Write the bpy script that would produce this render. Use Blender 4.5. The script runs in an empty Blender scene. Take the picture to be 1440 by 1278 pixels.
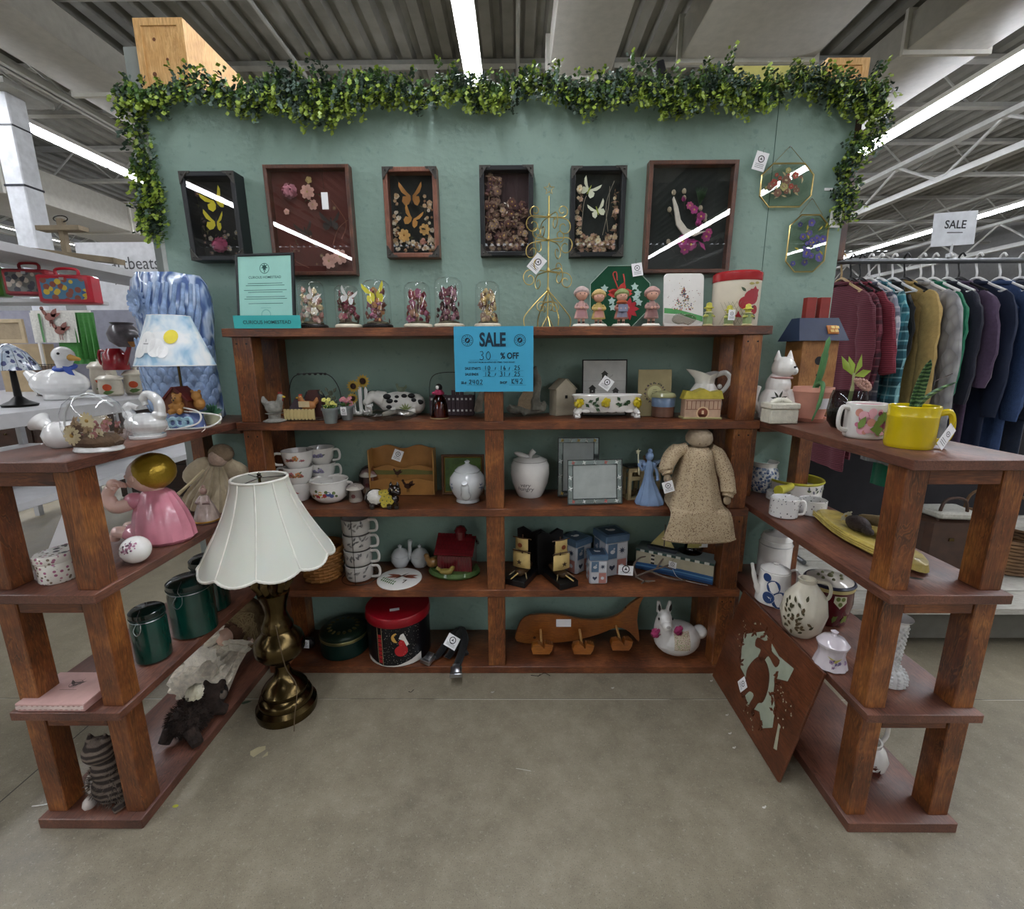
import bpy, bmesh, math, random
from math import sin, cos, pi, sqrt, atan2, radians, exp
from mathutils import Vector, Matrix, Euler, noise
random.seed(7)
SC = bpy.context.scene
COL = SC.collection
# ---------------------------------------------------------------- camera model (pinhole), world frame: floor z=0
FPX = 648.7
CAM = Vector((0.088, -2.1345, 1.6357))
PITCH, YAW, ROLL = 0.2108, -0.0085, -0.0047
_f = Vector((sin(YAW)*cos(PITCH), cos(YAW)*cos(PITCH), -sin(PITCH)))
_r = Vector((cos(YAW), -sin(YAW), 0)); _u = _r.cross(_f)
RT = _r*cos(ROLL)+_u*sin(ROLL); UP = _u*cos(ROLL)-_r*sin(ROLL); FW = _f
cd = bpy.data.cameras.new('camera'); co = bpy.data.objects.new('camera', cd); COL.objects.link(co)
mw = Matrix((RT, UP, -FW)).transposed().to_4x4(); mw.translation = CAM; co.matrix_world = mw
cd.sensor_width = 36; cd.sensor_fit = 'HORIZONTAL'; cd.lens = FPX*36/1440; cd.clip_start = .02; cd.clip_end = 200
SC.camera = co
def _ray(u, v): return RT*((u-720)/FPX)-UP*((v-639)/FPX)+FW
class Pt:
    """a spot in the room: x, y, z, metres per photograph pixel there (k) and a helper for heights"""
    def __init__(s, p): s.x, s.y, s.z = p; s.k = (p-CAM).dot(FW)/FPX
    def h(s, v):
        d = _ray(720, v); a = CAM+RT*0
        # height of the vertical line at (x,y) on picture row v
        lo, hi = s.z-3, s.z+4
        for _ in range(40):
            m = (lo+hi)/2; w = Vector((s.x, s.y, m))-CAM
            vv = 639-FPX*w.dot(UP)/w.dot(FW)
            if vv > v: lo = m
            else: hi = m
        return (lo+hi)/2-s.z
def atz(u, v, z): d = _ray(u, v); return Pt(CAM+d*((z-CAM.z)/d.z))
def aty(u, v, y): d = _ray(u, v); return Pt(CAM+d*((y-CAM.y)/d.y))
def atx(u, v, x): d = _ray(u, v); return Pt(CAM+d*((x-CAM.x)/d.x))
# ---------------------------------------------------------------- colours and materials
def hx(h):
    h = h.lstrip('#'); h = ''.join(q+q for q in h) if len(h) == 3 else h; c = [int(h[i:i+2], 16)/255 for i in (0, 2, 4)]
    return tuple(x/12.92 if x <= .04045 else ((x+.055)/1.055)**2.4 for x in c)+(1,)
class NT:
    def __init__(s, name):
        s.m = bpy.data.materials.new(name); s.m.use_nodes = True; s.t = s.m.node_tree; s.n = s.t.nodes
        s.b = s.n['Principled BSDF']; s.out = s.n['Material Output']
    def add(s, ty, **k):
        n = s.n.new(ty)
        for a, b in k.items():
            if a in n.inputs: n.inputs[a].default_value = b
            else: setattr(n, a, b)
        return n
    def l(s, a, b): s.t.links.new(a, b)
    def coord(s, scale=(1, 1, 1), kind='Object'):
        c = s.add('ShaderNodeTexCoord'); m = s.add('ShaderNodeMapping'); m.inputs['Scale'].default_value = scale
        s.l(c.outputs[kind], m.inputs['Vector']); return m.outputs['Vector']
    def noise(s, vec, scale, detail=4, rough=.55, dist=0):
        n = s.add('ShaderNodeTexNoise'); n.inputs['Scale'].default_value = scale; n.inputs['Detail'].default_value = detail
        n.inputs['Roughness'].default_value = rough; n.inputs['Distortion'].default_value = dist; s.l(vec, n.inputs['Vector']); return n.outputs['Fac']
    def ramp(s, fac, stops, mode='LINEAR'):
        r = s.add('ShaderNodeValToRGB'); r.color_ramp.interpolation = mode; e = r.color_ramp.elements
        while len(e) > 1: e.remove(e[-1])
        e[0].position = stops[0][0]; e[0].color = stops[0][1]
        for p, c in stops[1:]: x = e.new(p); x.color = c
        s.l(fac, r.inputs['Fac']); return r.outputs['Color']
    def mix(s, fac, a, b, mode='MIX'):
        m = s.add('ShaderNodeMix'); m.data_type = 'RGBA'; m.blend_type = mode
        for i, x in ((0, fac), (6, a), (7, b)):
            if hasattr(x, 'is_linked'): s.l(x, m.inputs[i])
            else: m.inputs[i].default_value = x
        return m.outputs[2]
    def bump(s, h, strength=.2, dist=.002):
        b = s.add('ShaderNodeBump'); b.inputs['Strength'].default_value = strength; b.inputs['Distance'].default_value = dist
        s.l(h, b.inputs['Height']); s.l(b.outputs['Normal'], s.b.inputs['Normal'])
_mc = {}
def mat(col, rough=.5, metal=0, coat=0, trans=0, ior=1.45, var=.12, bump=0, bscale=60, emit=0, alpha=1, sheen=0):
    """plain material with a little procedural variation"""
    key = (col, rough, metal, coat, trans, var, bump, bscale, emit, alpha, sheen)
    if key in _mc: return _mc[key]
    t = NT('mat_'+col.strip('#')+('_metal' if metal else '')); b = t.b
    b.inputs['Roughness'].default_value = rough; b.inputs['Metallic'].default_value = metal
    b.inputs['Coat Weight'].default_value = coat; b.inputs['Coat Roughness'].default_value = .08
    b.inputs['Transmission Weight'].default_value = trans; b.inputs['IOR'].default_value = ior; b.inputs['Alpha'].default_value = alpha
    c = hx(col)
    if sheen: b.inputs['Sheen Weight'].default_value = sheen
    if emit:
        b.inputs['Emission Color'].default_value = c; b.inputs['Emission Strength'].default_value = emit
    v = t.coord()
    if var and not trans:
        n = t.noise(v, 14 if not bump else bscale*.3, 3)
        t.l(t.ramp(n, [(.3, tuple(x*(1-var) for x in c[:3])+(1,)), (.7, tuple(min(1, x*(1+var)) for x in c[:3])+(1,))]), b.inputs['Base Color'])
    else: b.inputs['Base Color'].default_value = c
    if bump: t.bump(t.noise(v, bscale, 3), bump, .004)
    _mc[key] = t.m; return t.m
def glaze(col, var=.05): return mat(col, .16, 0, .5, var=var)
def matte(col, var=.12): return mat(col, .75, var=var)
def cloth(col, bs=220): return mat(col, .9, var=.15, bump=.4, bscale=bs, sheen=.2)
def speck(name, base, spots, scale=60, thr=.36, rough=.2, coat=.4, seed=0):
    """glazed or printed ground with scattered voronoi spots in one to three colours"""
    t = NT(name); v = t.coord(); b = t.b
    b.inputs['Roughness'].default_value = rough; b.inputs['Coat Weight'].default_value = coat
    vo = t.add('ShaderNodeTexVoronoi'); vo.inputs['Scale'].default_value = scale; t.l(v, vo.inputs['Vector'])
    c = t.ramp(vo.outputs['Color'], [(i/len(spots), hx(s)) for i, s in enumerate(spots)], 'CONSTANT')
    m = t.ramp(vo.outputs['Distance'], [(thr-.03, (1, 1, 1, 1)), (thr+.03, (0, 0, 0, 1))])
    t.l(t.mix(m, hx(base), c), b.inputs['Base Color']); return t.m
def glassm(name, col='#ffffff', rough=.0, alpha=.13):
    """thin clear glass: see through with a sharp reflection"""
    t = NT(name); t.n.remove(t.b)
    g = t.add('ShaderNodeBsdfGlossy'); g.inputs['Roughness'].default_value = rough
    tr = t.add('ShaderNodeBsdfTransparent'); tr.inputs['Color'].default_value = hx(col)
    fr = t.add('ShaderNodeFresnel'); ge = t.add('ShaderNodeNewGeometry'); mr = t.add('ShaderNodeMapRange')
    mr.inputs['To Min'].default_value = 1.5; mr.inputs['To Max'].default_value = 1/1.5; t.l(ge.outputs['Backfacing'], mr.inputs['Value']); t.l(mr.outputs[0], fr.inputs['IOR'])
    ma = t.add('ShaderNodeMath', operation='MULTIPLY'); ma.inputs[1].default_value = 1.2; t.l(fr.outputs[0], ma.inputs[0])
    mx = t.add('ShaderNodeMixShader'); t.l(ma.outputs[0], mx.inputs[0]); t.l(tr.outputs[0], mx.inputs[1]); t.l(g.outputs[0], mx.inputs[2])
    t.l(mx.outputs[0], t.out.inputs['Surface']); return t.m
def wood(name, dark, mid, light, scale=1, rough=.42, axis=0, knots=True, coat=.15):
    t = NT(name); v0 = t.coord()
    s = [9, 9, 9]; s[axis] = 1.0
    oi = t.add('ShaderNodeObjectInfo'); 
    va = t.add('ShaderNodeVectorMath', operation='ADD'); t.l(v0, va.inputs[0])
    mu = t.add('ShaderNodeMath', operation='MULTIPLY'); mu.inputs[1].default_value = 9; t.l(oi.outputs['Random'], mu.inputs[0]); t.l(mu.outputs[0], va.inputs[1])
    mp = t.add('ShaderNodeMapping'); mp.inputs['Scale'].default_value = [x*scale for x in s]; t.l(va.outputs[0], mp.inputs['Vector'])
    v = mp.outputs['Vector']
    n1 = t.noise(v, 1.6, 4, .6, 1.4)
    w = t.add('ShaderNodeMath', operation='SINE'); m2 = t.add('ShaderNodeMath', operation='MULTIPLY'); m2.inputs[1].default_value = 46
    t.l(n1, m2.inputs[0]); t.l(m2.outputs[0], w.inputs[0])
    n2 = t.noise(v, 22, 3)
    n3 = t.noise(va.outputs[0], 5.5*scale, 5, .62)
    c = t.ramp(w.outputs[0], [(0, hx(mid)), (.55, hx(light)), (1, hx(dark))])
    c = t.mix(.62, c, t.ramp(n3, [(.32, hx(dark)), (.5, hx(mid)), (.66, hx(light))]))
    c = t.mix(t.ramp(n2, [(.35, (.5, .5, .5, 1)), (.6, (0, 0, 0, 1))]), c, hx(dark))
    t.l(c, t.b.inputs['Base Color']); t.b.inputs['Roughness'].default_value = rough; t.b.inputs['Coat Weight'].default_value = coat
    t.b.inputs['Coat Roughness'].default_value = .35
    t.bump(n2, .25, .002); return t.m
W_X = wood('stained_wood_x', '#351a10', '#6e3d22', '#9e6038', axis=0)
W_Y = wood('stained_wood_y', '#38201a', '#6c4334', '#8a5a44', axis=1)
W_Z = wood('stained_wood_z', '#341a0e', '#76411f', '#b3733a', axis=2)
PINE = wood('pine', '#a9793f', '#d3a566', '#e6bf83', axis=2, rough=.6, coat=0)
HONEY = wood('honey_wood', '#7a4413', '#b06a22', '#cf8b36', axis=0, rough=.35)
WHITE = matte('#e9e8e4', .03); PAPER = mat('#f1f1f1', .7, var=.02); INK = mat('#151515', .7, var=0)
CERAM = glaze('#e8e6e0'); GOLD = mat('#c9a24a', .3, 1); BRASS = mat('#5a4c31', .22, 1, var=.3); BLACK = mat('#0b0b0c', .4)
STEEL = mat('#b9bcc0', .3, 1); GLASS = glassm('thin_glass'); STRING = mat('#3a3128', .8)
# ---------------------------------------------------------------- geometry: a piece is (verts, faces, material slot)
def M(g, i): return (g[0], g[1], i)
def T(g, loc=(0, 0, 0), rot=(0, 0, 0), sc=1):
    if not isinstance(sc, (tuple, list)): sc = (sc,)*3
    m = Matrix.LocRotScale(Vector(loc), Euler(rot), Vector(sc))
    return ([tuple(m @ Vector(v)) for v in g[0]], g[1], g[2])
def J(*gs):
    V, F = [], []
    for g in gs:
        b = len(V); V += g[0]; F += [tuple(i+b for i in f) for f in g[1]]
    return (V, F, gs[0][2])
def box(sx, sy, sz, c=(0, 0, 0), bev=0, rot=(0, 0, 0), i=0):
    """box centred at c in x and y with its base at c.z"""
    x, y = sx/2, sy/2
    if bev > 0:
        b = min(bev, x*.9, y*.9, sz*.45); V, F = [], []
        def ring(px, py, z): return [(-px+b, -py, z), (px-b, -py, z), (px, -py+b, z), (px, py-b, z), (px-b, py, z), (-px+b, py, z), (-px, py-b, z), (-px, -py+b, z)]
        def ringi(z): return [(-x+b, -y+b, z), (x-b, -y+b, z), (x-b, -y+b, z), (x-b, y-b, z), (x-b, y-b, z), (-x+b, y-b, z), (-x+b, y-b, z), (-x+b, -y+b, z)]
        q = .3*b
        def ringm(z, o): return ring(x-o, y-o, z)
        R_ = [ringm(0, b*.7), ringm(b*.7, 0), ringm(sz-b*.7, 0), ringm(sz, b*.7)]
        for r in R_: V += r
        for k in range(3):
            for j in range(8): a = k*8+j; c2 = k*8+(j+1) % 8; F.append((a, c2, c2+8, a+8))
        F.append(tuple(range(7, -1, -1))); F.append(tuple(range(24, 32)))
        g = (V, F, i)
    else:
        V = [(-x, -y, 0), (x, -y, 0), (x, y, 0), (-x, y, 0), (-x, -y, sz), (x, -y, sz), (x, y, sz), (-x, y, sz)]
        g = (V, [(3, 2, 1, 0), (4, 5, 6, 7), (0, 1, 5, 4), (1, 2, 6, 5), (2, 3, 7, 6), (3, 0, 4, 7)], i)
    return T(g, c, rot)
def lathe(prof, n=28, sx=1, sy=1, c=(0, 0, 0), rot=(0, 0, 0), i=0, flute=0, nf=0, a0=0, a1=2*pi, cap=True):
    """profile of (radius, z); optional flutes"""
    V, F = [], []; full = abs(a1-a0-2*pi) < 1e-6; m = n if full else n+1
    for r, z in prof:
        for j in range(m):
            a = a0+(a1-a0)*j/n; rr = r*(1+flute*cos(nf*a)) if nf else r
            V.append((rr*cos(a)*sx, rr*sin(a)*sy, z))
    for k in range(len(prof)-1):
        for j in range(n if not full else m):
            j2 = (j+1) % m
            if not full and j2 == 0: continue
            F.append((k*m+j, k*m+j2, (k+1)*m+j2, (k+1)*m+j))
    if full and cap:
        if prof[0][0] > 1e-5: F.append(tuple(range(m-1, -1, -1)))
        if prof[-1][0] > 1e-5: F.append(tuple((len(prof)-1)*m+j for j in range(m)))
    return T((V, F, i), c, rot)
def cyl(r, h, c=(0, 0, 0), n=20, r2=None, rot=(0, 0, 0), i=0, bev=0):
    r2 = r if r2 is None else r2
    return lathe(([(r-bev, 0), (r, bev), (r2, h-bev), (r2-bev, h)] if bev else [(r, 0), (r2, h)]), n, c=c, rot=rot, i=i)
def sph(r, c=(0, 0, 0), sc=(1, 1, 1), n=16, rot=(0, 0, 0), i=0):
    k = max(4, n//2)
    g = lathe([(max(r*sin(pi*j/k), 1e-6), -r*cos(pi*j/k)) for j in range(k+1)], n)
    return T(M(g, i), c, rot, sc)
def tube(path, r, n=8, closed=False, i=0, cap=True):
    P = [Vector(p) for p in path]; N = len(P); V, F = [], []
    rad = r if isinstance(r, (list, tuple)) else [r]*N
    prev = None
    for k, p in enumerate(P):
        if closed: t = P[(k+1) % N]-P[k-1]
        else: t = P[min(k+1, N-1)]-P[max(k-1, 0)]
        if t.length < 1e-9: t = Vector((0, 0, 1))
        t.normalize()
        if prev is None: a = t.orthogonal().normalized()
        else:
            a = prev-t*prev.dot(t)
            a = a.normalized() if a.length > 1e-6 else t.orthogonal().normalized()
        prev = a; b = t.cross(a)
        for j in range(n):
            w = 2*pi*j/n; V.append(tuple(p+a*cos(w)*rad[k]+b*sin(w)*rad[k]))
    for k in range(N if closed else N-1):
        k2 = (k+1) % N
        for j in range(n): F.append((k*n+j, k*n+(j+1) % n, k2*n+(j+1) % n, k2*n+j))
    if not closed and cap: F.append(tuple(range(n-1, -1, -1))); F.append(tuple((N-1)*n+j for j in range(n)))
    return (V, F, i)
def spl(pts, n=8, closed=False):
    """Catmull-Rom through points"""
    P = [Vector(p) for p in pts]; out = []; N = len(P)
    for k in range(N if closed else N-1):
        if closed: a, b, c, d = P[k-1], P[k], P[(k+1) % N], P[(k+2) % N]
        else: a, b, c, d = P[max(k-1, 0)], P[k], P[k+1], P[min(k+2, N-1)]
        for j in range(n):
            t = j/n; out.append(tuple(.5*((2*b)+(c-a)*t+(2*a-5*b+4*c-d)*t*t+(3*b-a-3*c+d)*t**3)))
    if not closed: out.append(tuple(P[-1]))
    return out
def prism(poly, th, i=0, c=(0, 0, 0), rot=(0, 0, 0), bev=0):
    """outline in XZ given thickness th along Y (front face at y=-th/2)"""
    n = len(poly); V, F = [], []
    if bev:
        cx = sum(p[0] for p in poly)/n; cz = sum(p[1] for p in poly)/n; m = max(max(abs(p[0]-cx), abs(p[1]-cz)) for p in poly)
        s = 1-bev/m; q = [((p[0]-cx)*s+cx, (p[1]-cz)*s+cz) for p in poly]; rings = [(q, -th/2), (poly, -th/2+bev), (poly, th/2-bev), (q, th/2)]
    else: rings = [(poly, -th/2), (poly, th/2)]
    for pl, y in rings: V += [(a, y, b) for a, b in pl]
    for k in range(len(rings)-1):
        for j in range(n): F.append((k*n+j, k*n+(j+1) % n, (k+1)*n+(j+1) % n, (k+1)*n+j))
    F.append(tuple(range(n-1, -1, -1))); F.append(tuple((len(rings)-1)*n+j for j in range(n)))
    return T((V, F, i), c, rot)
def flat(poly, y=0, i=0): return ([(a, y, b) for a, b in poly], [tuple(range(len(poly)))], i)
def disc(r, n=14, cx=0, cz=0, y=0, i=0, sx=1, sz=1): return flat([(cx+r*sx*cos(2*pi*k/n), cz+r*sz*sin(2*pi*k/n)) for k in range(n)], y, i)
def rect(w, h, cx=0, cz=0, y=0, i=0): return flat([(cx-w/2, cz-h/2), (cx+w/2, cz-h/2), (cx+w/2, cz+h/2), (cx-w/2, cz+h/2)], y, i)
def ringf(r1, r2, n=24, cx=0, cz=0, y=0, i=0):
    V = [(cx+r*cos(2*pi*k/n), y, cz+r*sin(2*pi*k/n)) for r in (r1, r2) for k in range(n)]
    return (V, [(k, (k+1) % n, n+(k+1) % n, n+k) for k in range(n)], i)
def star(r, r2, n, cx=0, cz=0, y=0, i=0, a=pi/2):
    return flat([(cx+(r if k % 2 == 0 else r2)*cos(a+pi*k/n), cz+(r if k % 2 == 0 else r2)*sin(a+pi*k/n)) for k in range(2*n)], y, i)
def leaf2(l, w, cx=0, cz=0, a=0, y=0, i=0):
    p = [(0, 0), (l*.3, w/2), (l*.65, w*.42), (l, 0), (l*.65, -w*.42), (l*.3, -w/2)]
    return flat([(cx+x*cos(a)-z*sin(a), cz+x*sin(a)+z*cos(a)) for x, z in p], y, i)
def subdiv(g, w):
    """cut flat decals into small columns so that they can be wrapped round something"""
    bm = bmesh.new(); vs = [bm.verts.new(v) for v in g[0]]
    for f in g[1]:
        try: bm.faces.new([vs[i] for i in f])
        except ValueError: pass
    xs = [v[0] for v in g[0]]; lo, hi = min(xs), max(xs); x = lo+w
    while x < hi:
        bmesh.ops.bisect_plane(bm, geom=bm.verts[:]+bm.edges[:]+bm.faces[:], plane_co=(x, 0, 0), plane_no=(1, 0, 0)); x += w
    bmesh.ops.triangulate(bm, faces=bm.faces[:]); bm.verts.index_update()
    r = ([tuple(v.co) for v in bm.verts], [tuple(v.index for v in f.verts) for f in bm.faces], g[2]); bm.free(); return r
def wrap(g, R, rot=0, eps=.0006, cut=True):
    """bend decals (XZ, seen from -Y) round a lathe of radius R or R(z)"""
    rf = R if callable(R) else (lambda z: R)
    if cut: g = subdiv(g, (R if not callable(R) else R(g[0][0][2]))*.2)
    V = []
    for x, y, z in g[0]:
        r = rf(z); a = x/r+rot; rr = r+eps-y; V.append((rr*sin(a), -rr*cos(a), z))
    return (V, g[1], g[2])
_tc = {}
def text(s, size, cx=0, cz=0, y=0, i=0, bold=0, sx=1, rot=0, shear=0):
    key = (s, bold, shear)
    if key not in _tc:
        c = bpy.data.curves.new('t', 'FONT'); c.body = s; c.align_x = 'CENTER'; c.align_y = 'CENTER'; c.size = 1; c.offset = bold; c.resolution_u = 3; c.shear = shear
        o = bpy.data.objects.new('t', c); COL.objects.link(o); bpy.context.view_layer.update()
        me = bpy.data.meshes.new_from_object(o.evaluated_get(bpy.context.evaluated_depsgraph_get()))
        _tc[key] = ([(v.co.x, 0, v.co.y) for v in me.vertices], [tuple(p.vertices) for p in me.polygons])
        bpy.data.objects.remove(o); bpy.data.curves.remove(c); bpy.data.meshes.remove(me)
    V, F = _tc[key]; ca, sa = cos(rot), sin(rot)
    return ([(cx+(x*sx*ca-z*sa)*size, y, cz+(x*sx*sa+z*ca)*size) for x, _, z in V], F, i)
def wob(g, amp, sc=20, seed=0, only=None):
    V = []
    for v in g[0]:
        p = Vector(v); n = noise.noise_vector(p*sc+Vector((seed, seed*2, 0)))
        V.append(tuple(p+n*amp))
    return (V, g[1], g[2])
# ---------------------------------------------------------------- objects
def _set(o, label, cat, group, kind):
    if label: o['label'] = label
    if cat: o['category'] = cat
    if group: o['group'] = group
    if kind: o['kind'] = kind
def thicken(V, F, I, th):
    N = [Vector((0, 0, 0)) for _ in V]; E = {}
    for f in F:
        P = [Vector(V[i]) for i in f]; nm = Vector((0, 0, 0))
        for a in range(1, len(P)-1): nm += (P[a]-P[0]).cross(P[a+1]-P[0])
        for i in f: N[i] += nm
        for a in range(len(f)): E[(f[a], f[a-1])] = 1
    n = len(V); out = []
    for s in (.5, -.5):
        for v, nm in zip(V, N): out.append(tuple(Vector(v)+(nm.normalized() if nm.length > 1e-12 else Vector((0, 0, 1)))*th*s))
    F2 = list(F)+[tuple(i+n for i in reversed(f)) for f in F]; I2 = list(I)+list(I)
    for (a, b) in E:
        if (b, a) not in E: F2.append((a, b, b+n, a+n)); I2.append(I[0])
    return out, F2, I2
def part(name, mats, parent, *gs, label=None, cat=None, group=None, kind=None, loc=None, rot=None, ang=38, remesh=0, sub=0, solid=0, flat_=False):
    if not isinstance(mats, (list, tuple)): mats = [mats]
    V, F, I = [], [], []
    for g in gs:
        b = len(V); V += g[0]; F += [tuple(i+b for i in f) for f in g[1]]; I += [g[2]]*len(g[1])
    if solid: V, F, I = thicken(V, F, I, solid)
    me = bpy.data.meshes.new(name); me.from_pydata(V, [], F)
    for m in mats: me.materials.append(m)
    if len(mats) > 1: me.polygons.foreach_set('material_index', [min(i, len(mats)-1) for i in I])
    if not flat_:
        me.polygons.foreach_set('use_smooth', [True]*len(F)); me.set_sharp_from_angle(angle=radians(ang))
    me.update()
    o = bpy.data.objects.new(name, me); COL.objects.link(o)
    if parent is not None: o.parent = parent
    if loc is not None: o.location = loc
    if rot is not None: o.rotation_euler = rot
    if remesh: md = o.modifiers.new('r', 'REMESH'); md.mode = 'VOXEL'; md.voxel_size = remesh; md.use_smooth_shade = True; sm = o.modifiers.new('m', 'SMOOTH'); sm.iterations = 3; sm.factor = .6
    if sub: md = o.modifiers.new('u', 'SUBSURF'); md.levels = sub; md.render_levels = sub
    _set(o, label, cat, group, kind); return o
def thing(name, label, cat, p, rz=0, group=None, z=None, rot=None):
    o = bpy.data.objects.new(name, None); COL.objects.link(o); o.empty_display_size = .03
    o.location = (p.x, p.y, p.z) if isinstance(p, Pt) else p
    if 0 < o.location.z < 3: o.location.z += .0012
    o.rotation_euler = rot if rot else (0, 0, rz)
    _set(o, label, cat, group, None); return o
def copy_thing(src, label, loc, rz=None, rot=None):
    c = src.copy(); COL.objects.link(c); c.location = loc; c['label'] = label
    if rz is not None: c.rotation_euler = (0, 0, rz)
    if rot is not None: c.rotation_euler = rot
    for ch in [o for o in bpy.data.objects if o.parent == src]:
        d = ch.copy(); COL.objects.link(d); d.parent = c
        for g2 in [o for o in bpy.data.objects if o.parent == ch]:
            e = g2.copy(); COL.objects.link(e); e.parent = d
    return c
def tag_on(parent, x, y, z, rx=0, ry=0, rz=0, w=.032, h=.045, s=None, name='price_tag'):
    """white string tag with a small round stamp and print lines; hangs from (x,y,z)"""
    gs = [box(w, .0012, h, (0, 0, -h), i=0), M(ringf(w*.2, w*.26, 16, 0, -h*.38, -.0012), 1), M(star(w*.14, w*.05, 3, 0, -h*.38, -.0012), 1)]
    gs += [rect(w*.7, h*.02, 0, -h*(.66+.09*k), -.0012, 1) for k in range(3)]
    t = part(name, [PAPER, INK], parent, *gs, loc=(x, y, z), rot=(rx, ry, rz))
    part('tag_string', STRING, t, tube(spl([(0, 0, -.004), (-.004, -.002, .008), (.003, .004, .016), (0, .006, .022)], 4), .0005, 5))
    return t
Z = [1.762, 1.335, .9075, .478, .04]     # tops of the shelf boards
WY = .34                                  # face of the green wall
# ================================================================ THE SETTING
def concrete():
    t = NT('polished_concrete'); v = t.coord()
    a = t.noise(v, .8, 5, .6, .6); b_ = t.noise(v, 9, 6, .7); c = t.noise(v, 85, 3, .8)
    col = t.ramp(a, [(.3, hx('#766e5e')), (.55, hx('#8f8672')), (.75, hx('#a39a87'))])
    col = t.mix(.45, col, t.ramp(b_, [(.3, hx('#665f50')), (.5, hx('#8c8470')), (.68, hx('#a89f8b'))]))
    col = t.mix(t.ramp(c, [(.58, (0, 0, 0, 1)), (.7, (.5, .5, .5, 1))]), col, hx('#bcb7a8'))
    col = t.mix(t.ramp(t.noise(v, 260, 1), [(.28, (.5, .5, .5, 1)), (.4, (0, 0, 0, 1))]), col, hx('#35322b'))
    sx = t.add('ShaderNodeSeparateXYZ'); t.l(v, sx.inputs[0])
    # worn filler left in a saw cut, and a dark bare cut, both with ragged ends
    def line(axis, pos, half, ns, lo, hi, along=None):
        n = t.noise(v, ns, 4)
        s1 = t.add('ShaderNodeMath', operation='SUBTRACT'); s1.inputs[1].default_value = pos; t.l(sx.outputs[axis], s1.inputs[0])
        ab = t.add('ShaderNodeMath', operation='ABSOLUTE'); t.l(s1.outputs[0], ab.inputs[0])
        lt = t.add('ShaderNodeMath', operation='LESS_THAN'); lt.inputs[1].default_value = half; t.l(ab.outputs[0], lt.inputs[0])
        r = t.ramp(n, [(lo, (0, 0, 0, 1)), (hi, (1, 1, 1, 1))])
        mu = t.add('ShaderNodeMath', operation='MULTIPLY'); t.l(lt.outputs[0], mu.inputs[0]); t.l(r, mu.inputs[1]); return mu.outputs[0]
    col = t.mix(line(1, JY, .0035, 2.2, .42, .5), col, hx('#c9c5b4'))
    col = t.mix(line(1, JY+.002, .0014, 3, .3, .35), col, hx('#4b463c'))
    col = t.mix(line(0, JX, .003, 5, .2, .3), col, hx('#3c382f'))
    t.l(col, t.b.inputs['Base Color'])
    t.l(t.ramp(b_, [(.3, (.34,)*3+(1,)), (.7, (.6,)*3+(1,))]), t.b.inputs['Roughness'])
    t.bump(b_, .08, .003); return t.m
JY = atz(750, 983, 0).y; JX = -1.86
XL, XR, YF, YB, ZC = -13., 13., 15., -17., 5.1
part('floor', concrete(), None, box(XR-XL, YF-YB, .1, ((XL+XR)/2, (YF+YB)/2, -.1)), kind='structure', flat_=True)
def deck():
    t = NT('painted_steel_deck'); v = t.coord(); n = t.noise(v, 3, 3)
    t.l(t.ramp(n, [(.3, hx('#73726b')), (.7, hx('#8b8982'))]), t.b.inputs['Base Color']); t.b.inputs['Roughness'].default_value = .65; return t.m
DECK = deck(); STRUT = matte('#a9a9a4', .08); DUCT = mat('#a5a298', .55, var=.08)
# corrugated roof deck, ribs along Y
V, F = [], []; x = XL; prof = []
while x < XR: prof += [(x, 0), (x+.11, 0), (x+.14, .085), (x+.21, .085)]; x += .24
for px_, pz in prof: V += [(px_, YB, ZC+pz), (px_, YF, ZC+pz)]
F = [(2*k, 2*k+1, 2*k+3, 2*k+2) for k in range(len(prof)-1)]
part('ceiling', DECK, None, (V, F, 0), kind='structure', flat_=True)
FW_ = matte('#8f9091', .06)
part('wall_back', FW_, None, box(XR-XL, .2, ZC, (0, YF+.1, 0)), kind='structure')
part('wall_left', FW_, None, box(.2, YF-YB, ZC, (XL-.1, (YF+YB)/2, 0)), kind='structure')
part('wall_front', matte('#c9c9c4', .06), None, box(XR-XL, .2, ZC, (0, YB-.1, 0)), kind='structure')
part('wall_right', FW_, None, box(.2, YF-YB, ZC, (XR+.1, (YF+YB)/2, 0)), kind='structure')
# booth partition, green paint over textured board
def green():
    t = NT('green_painted_board'); v = t.coord()
    a = t.noise(v, 1.7, 4); b_ = t.noise(v, 38, 4, .65, .5)
    vo = t.add('ShaderNodeTexVoronoi'); vo.inputs['Scale'].default_value = 26; t.l(t.coord((1, 1, 1.6)), vo.inputs['Vector'])
    col = t.ramp(a, [(.3, hx('#7f998c')), (.7, hx('#8ca699'))])
    col = t.mix(t.ramp(t.noise(v, 24, 3, .7), [(.6, (0, 0, 0, 1)), (.72, (.5, .5, .5, 1))]), col, hx('#67857a'))
    t.l(col, t.b.inputs['Base Color']); t.b.inputs['Roughness'].default_value = .55
    ad = t.add('ShaderNodeMath', operation='ADD'); t.l(b_, ad.inputs[0]); t.l(vo.outputs['Distance'], ad.inputs[1])
    t.bump(ad.outputs[0], .3, .004); return t.m
GREEN = green(); WXL, WXR, WZ = -1.672, 1.70, 2.865
wb = part('wall_booth', GREEN, None, box(WXR-WXL, .06, WZ, ((WXL+WXR)/2, WY+.03, 0)), kind='structure')
sd = mat('#8c938e', .6, bump=.6, bscale=20)
part('trim_1', sd, None, box(.1, .06, 3.08, (WXL-.052, WY+.09, 0)), box(.05, .05, 1.6, (WXL-.03, WY+.03, .0)), kind='structure')
part('trim_2', mat('#b9bdb8', .6), None, box(.022, .03, WZ, (WXL-.012, WY+.015, 0)), kind='structure')
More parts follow.
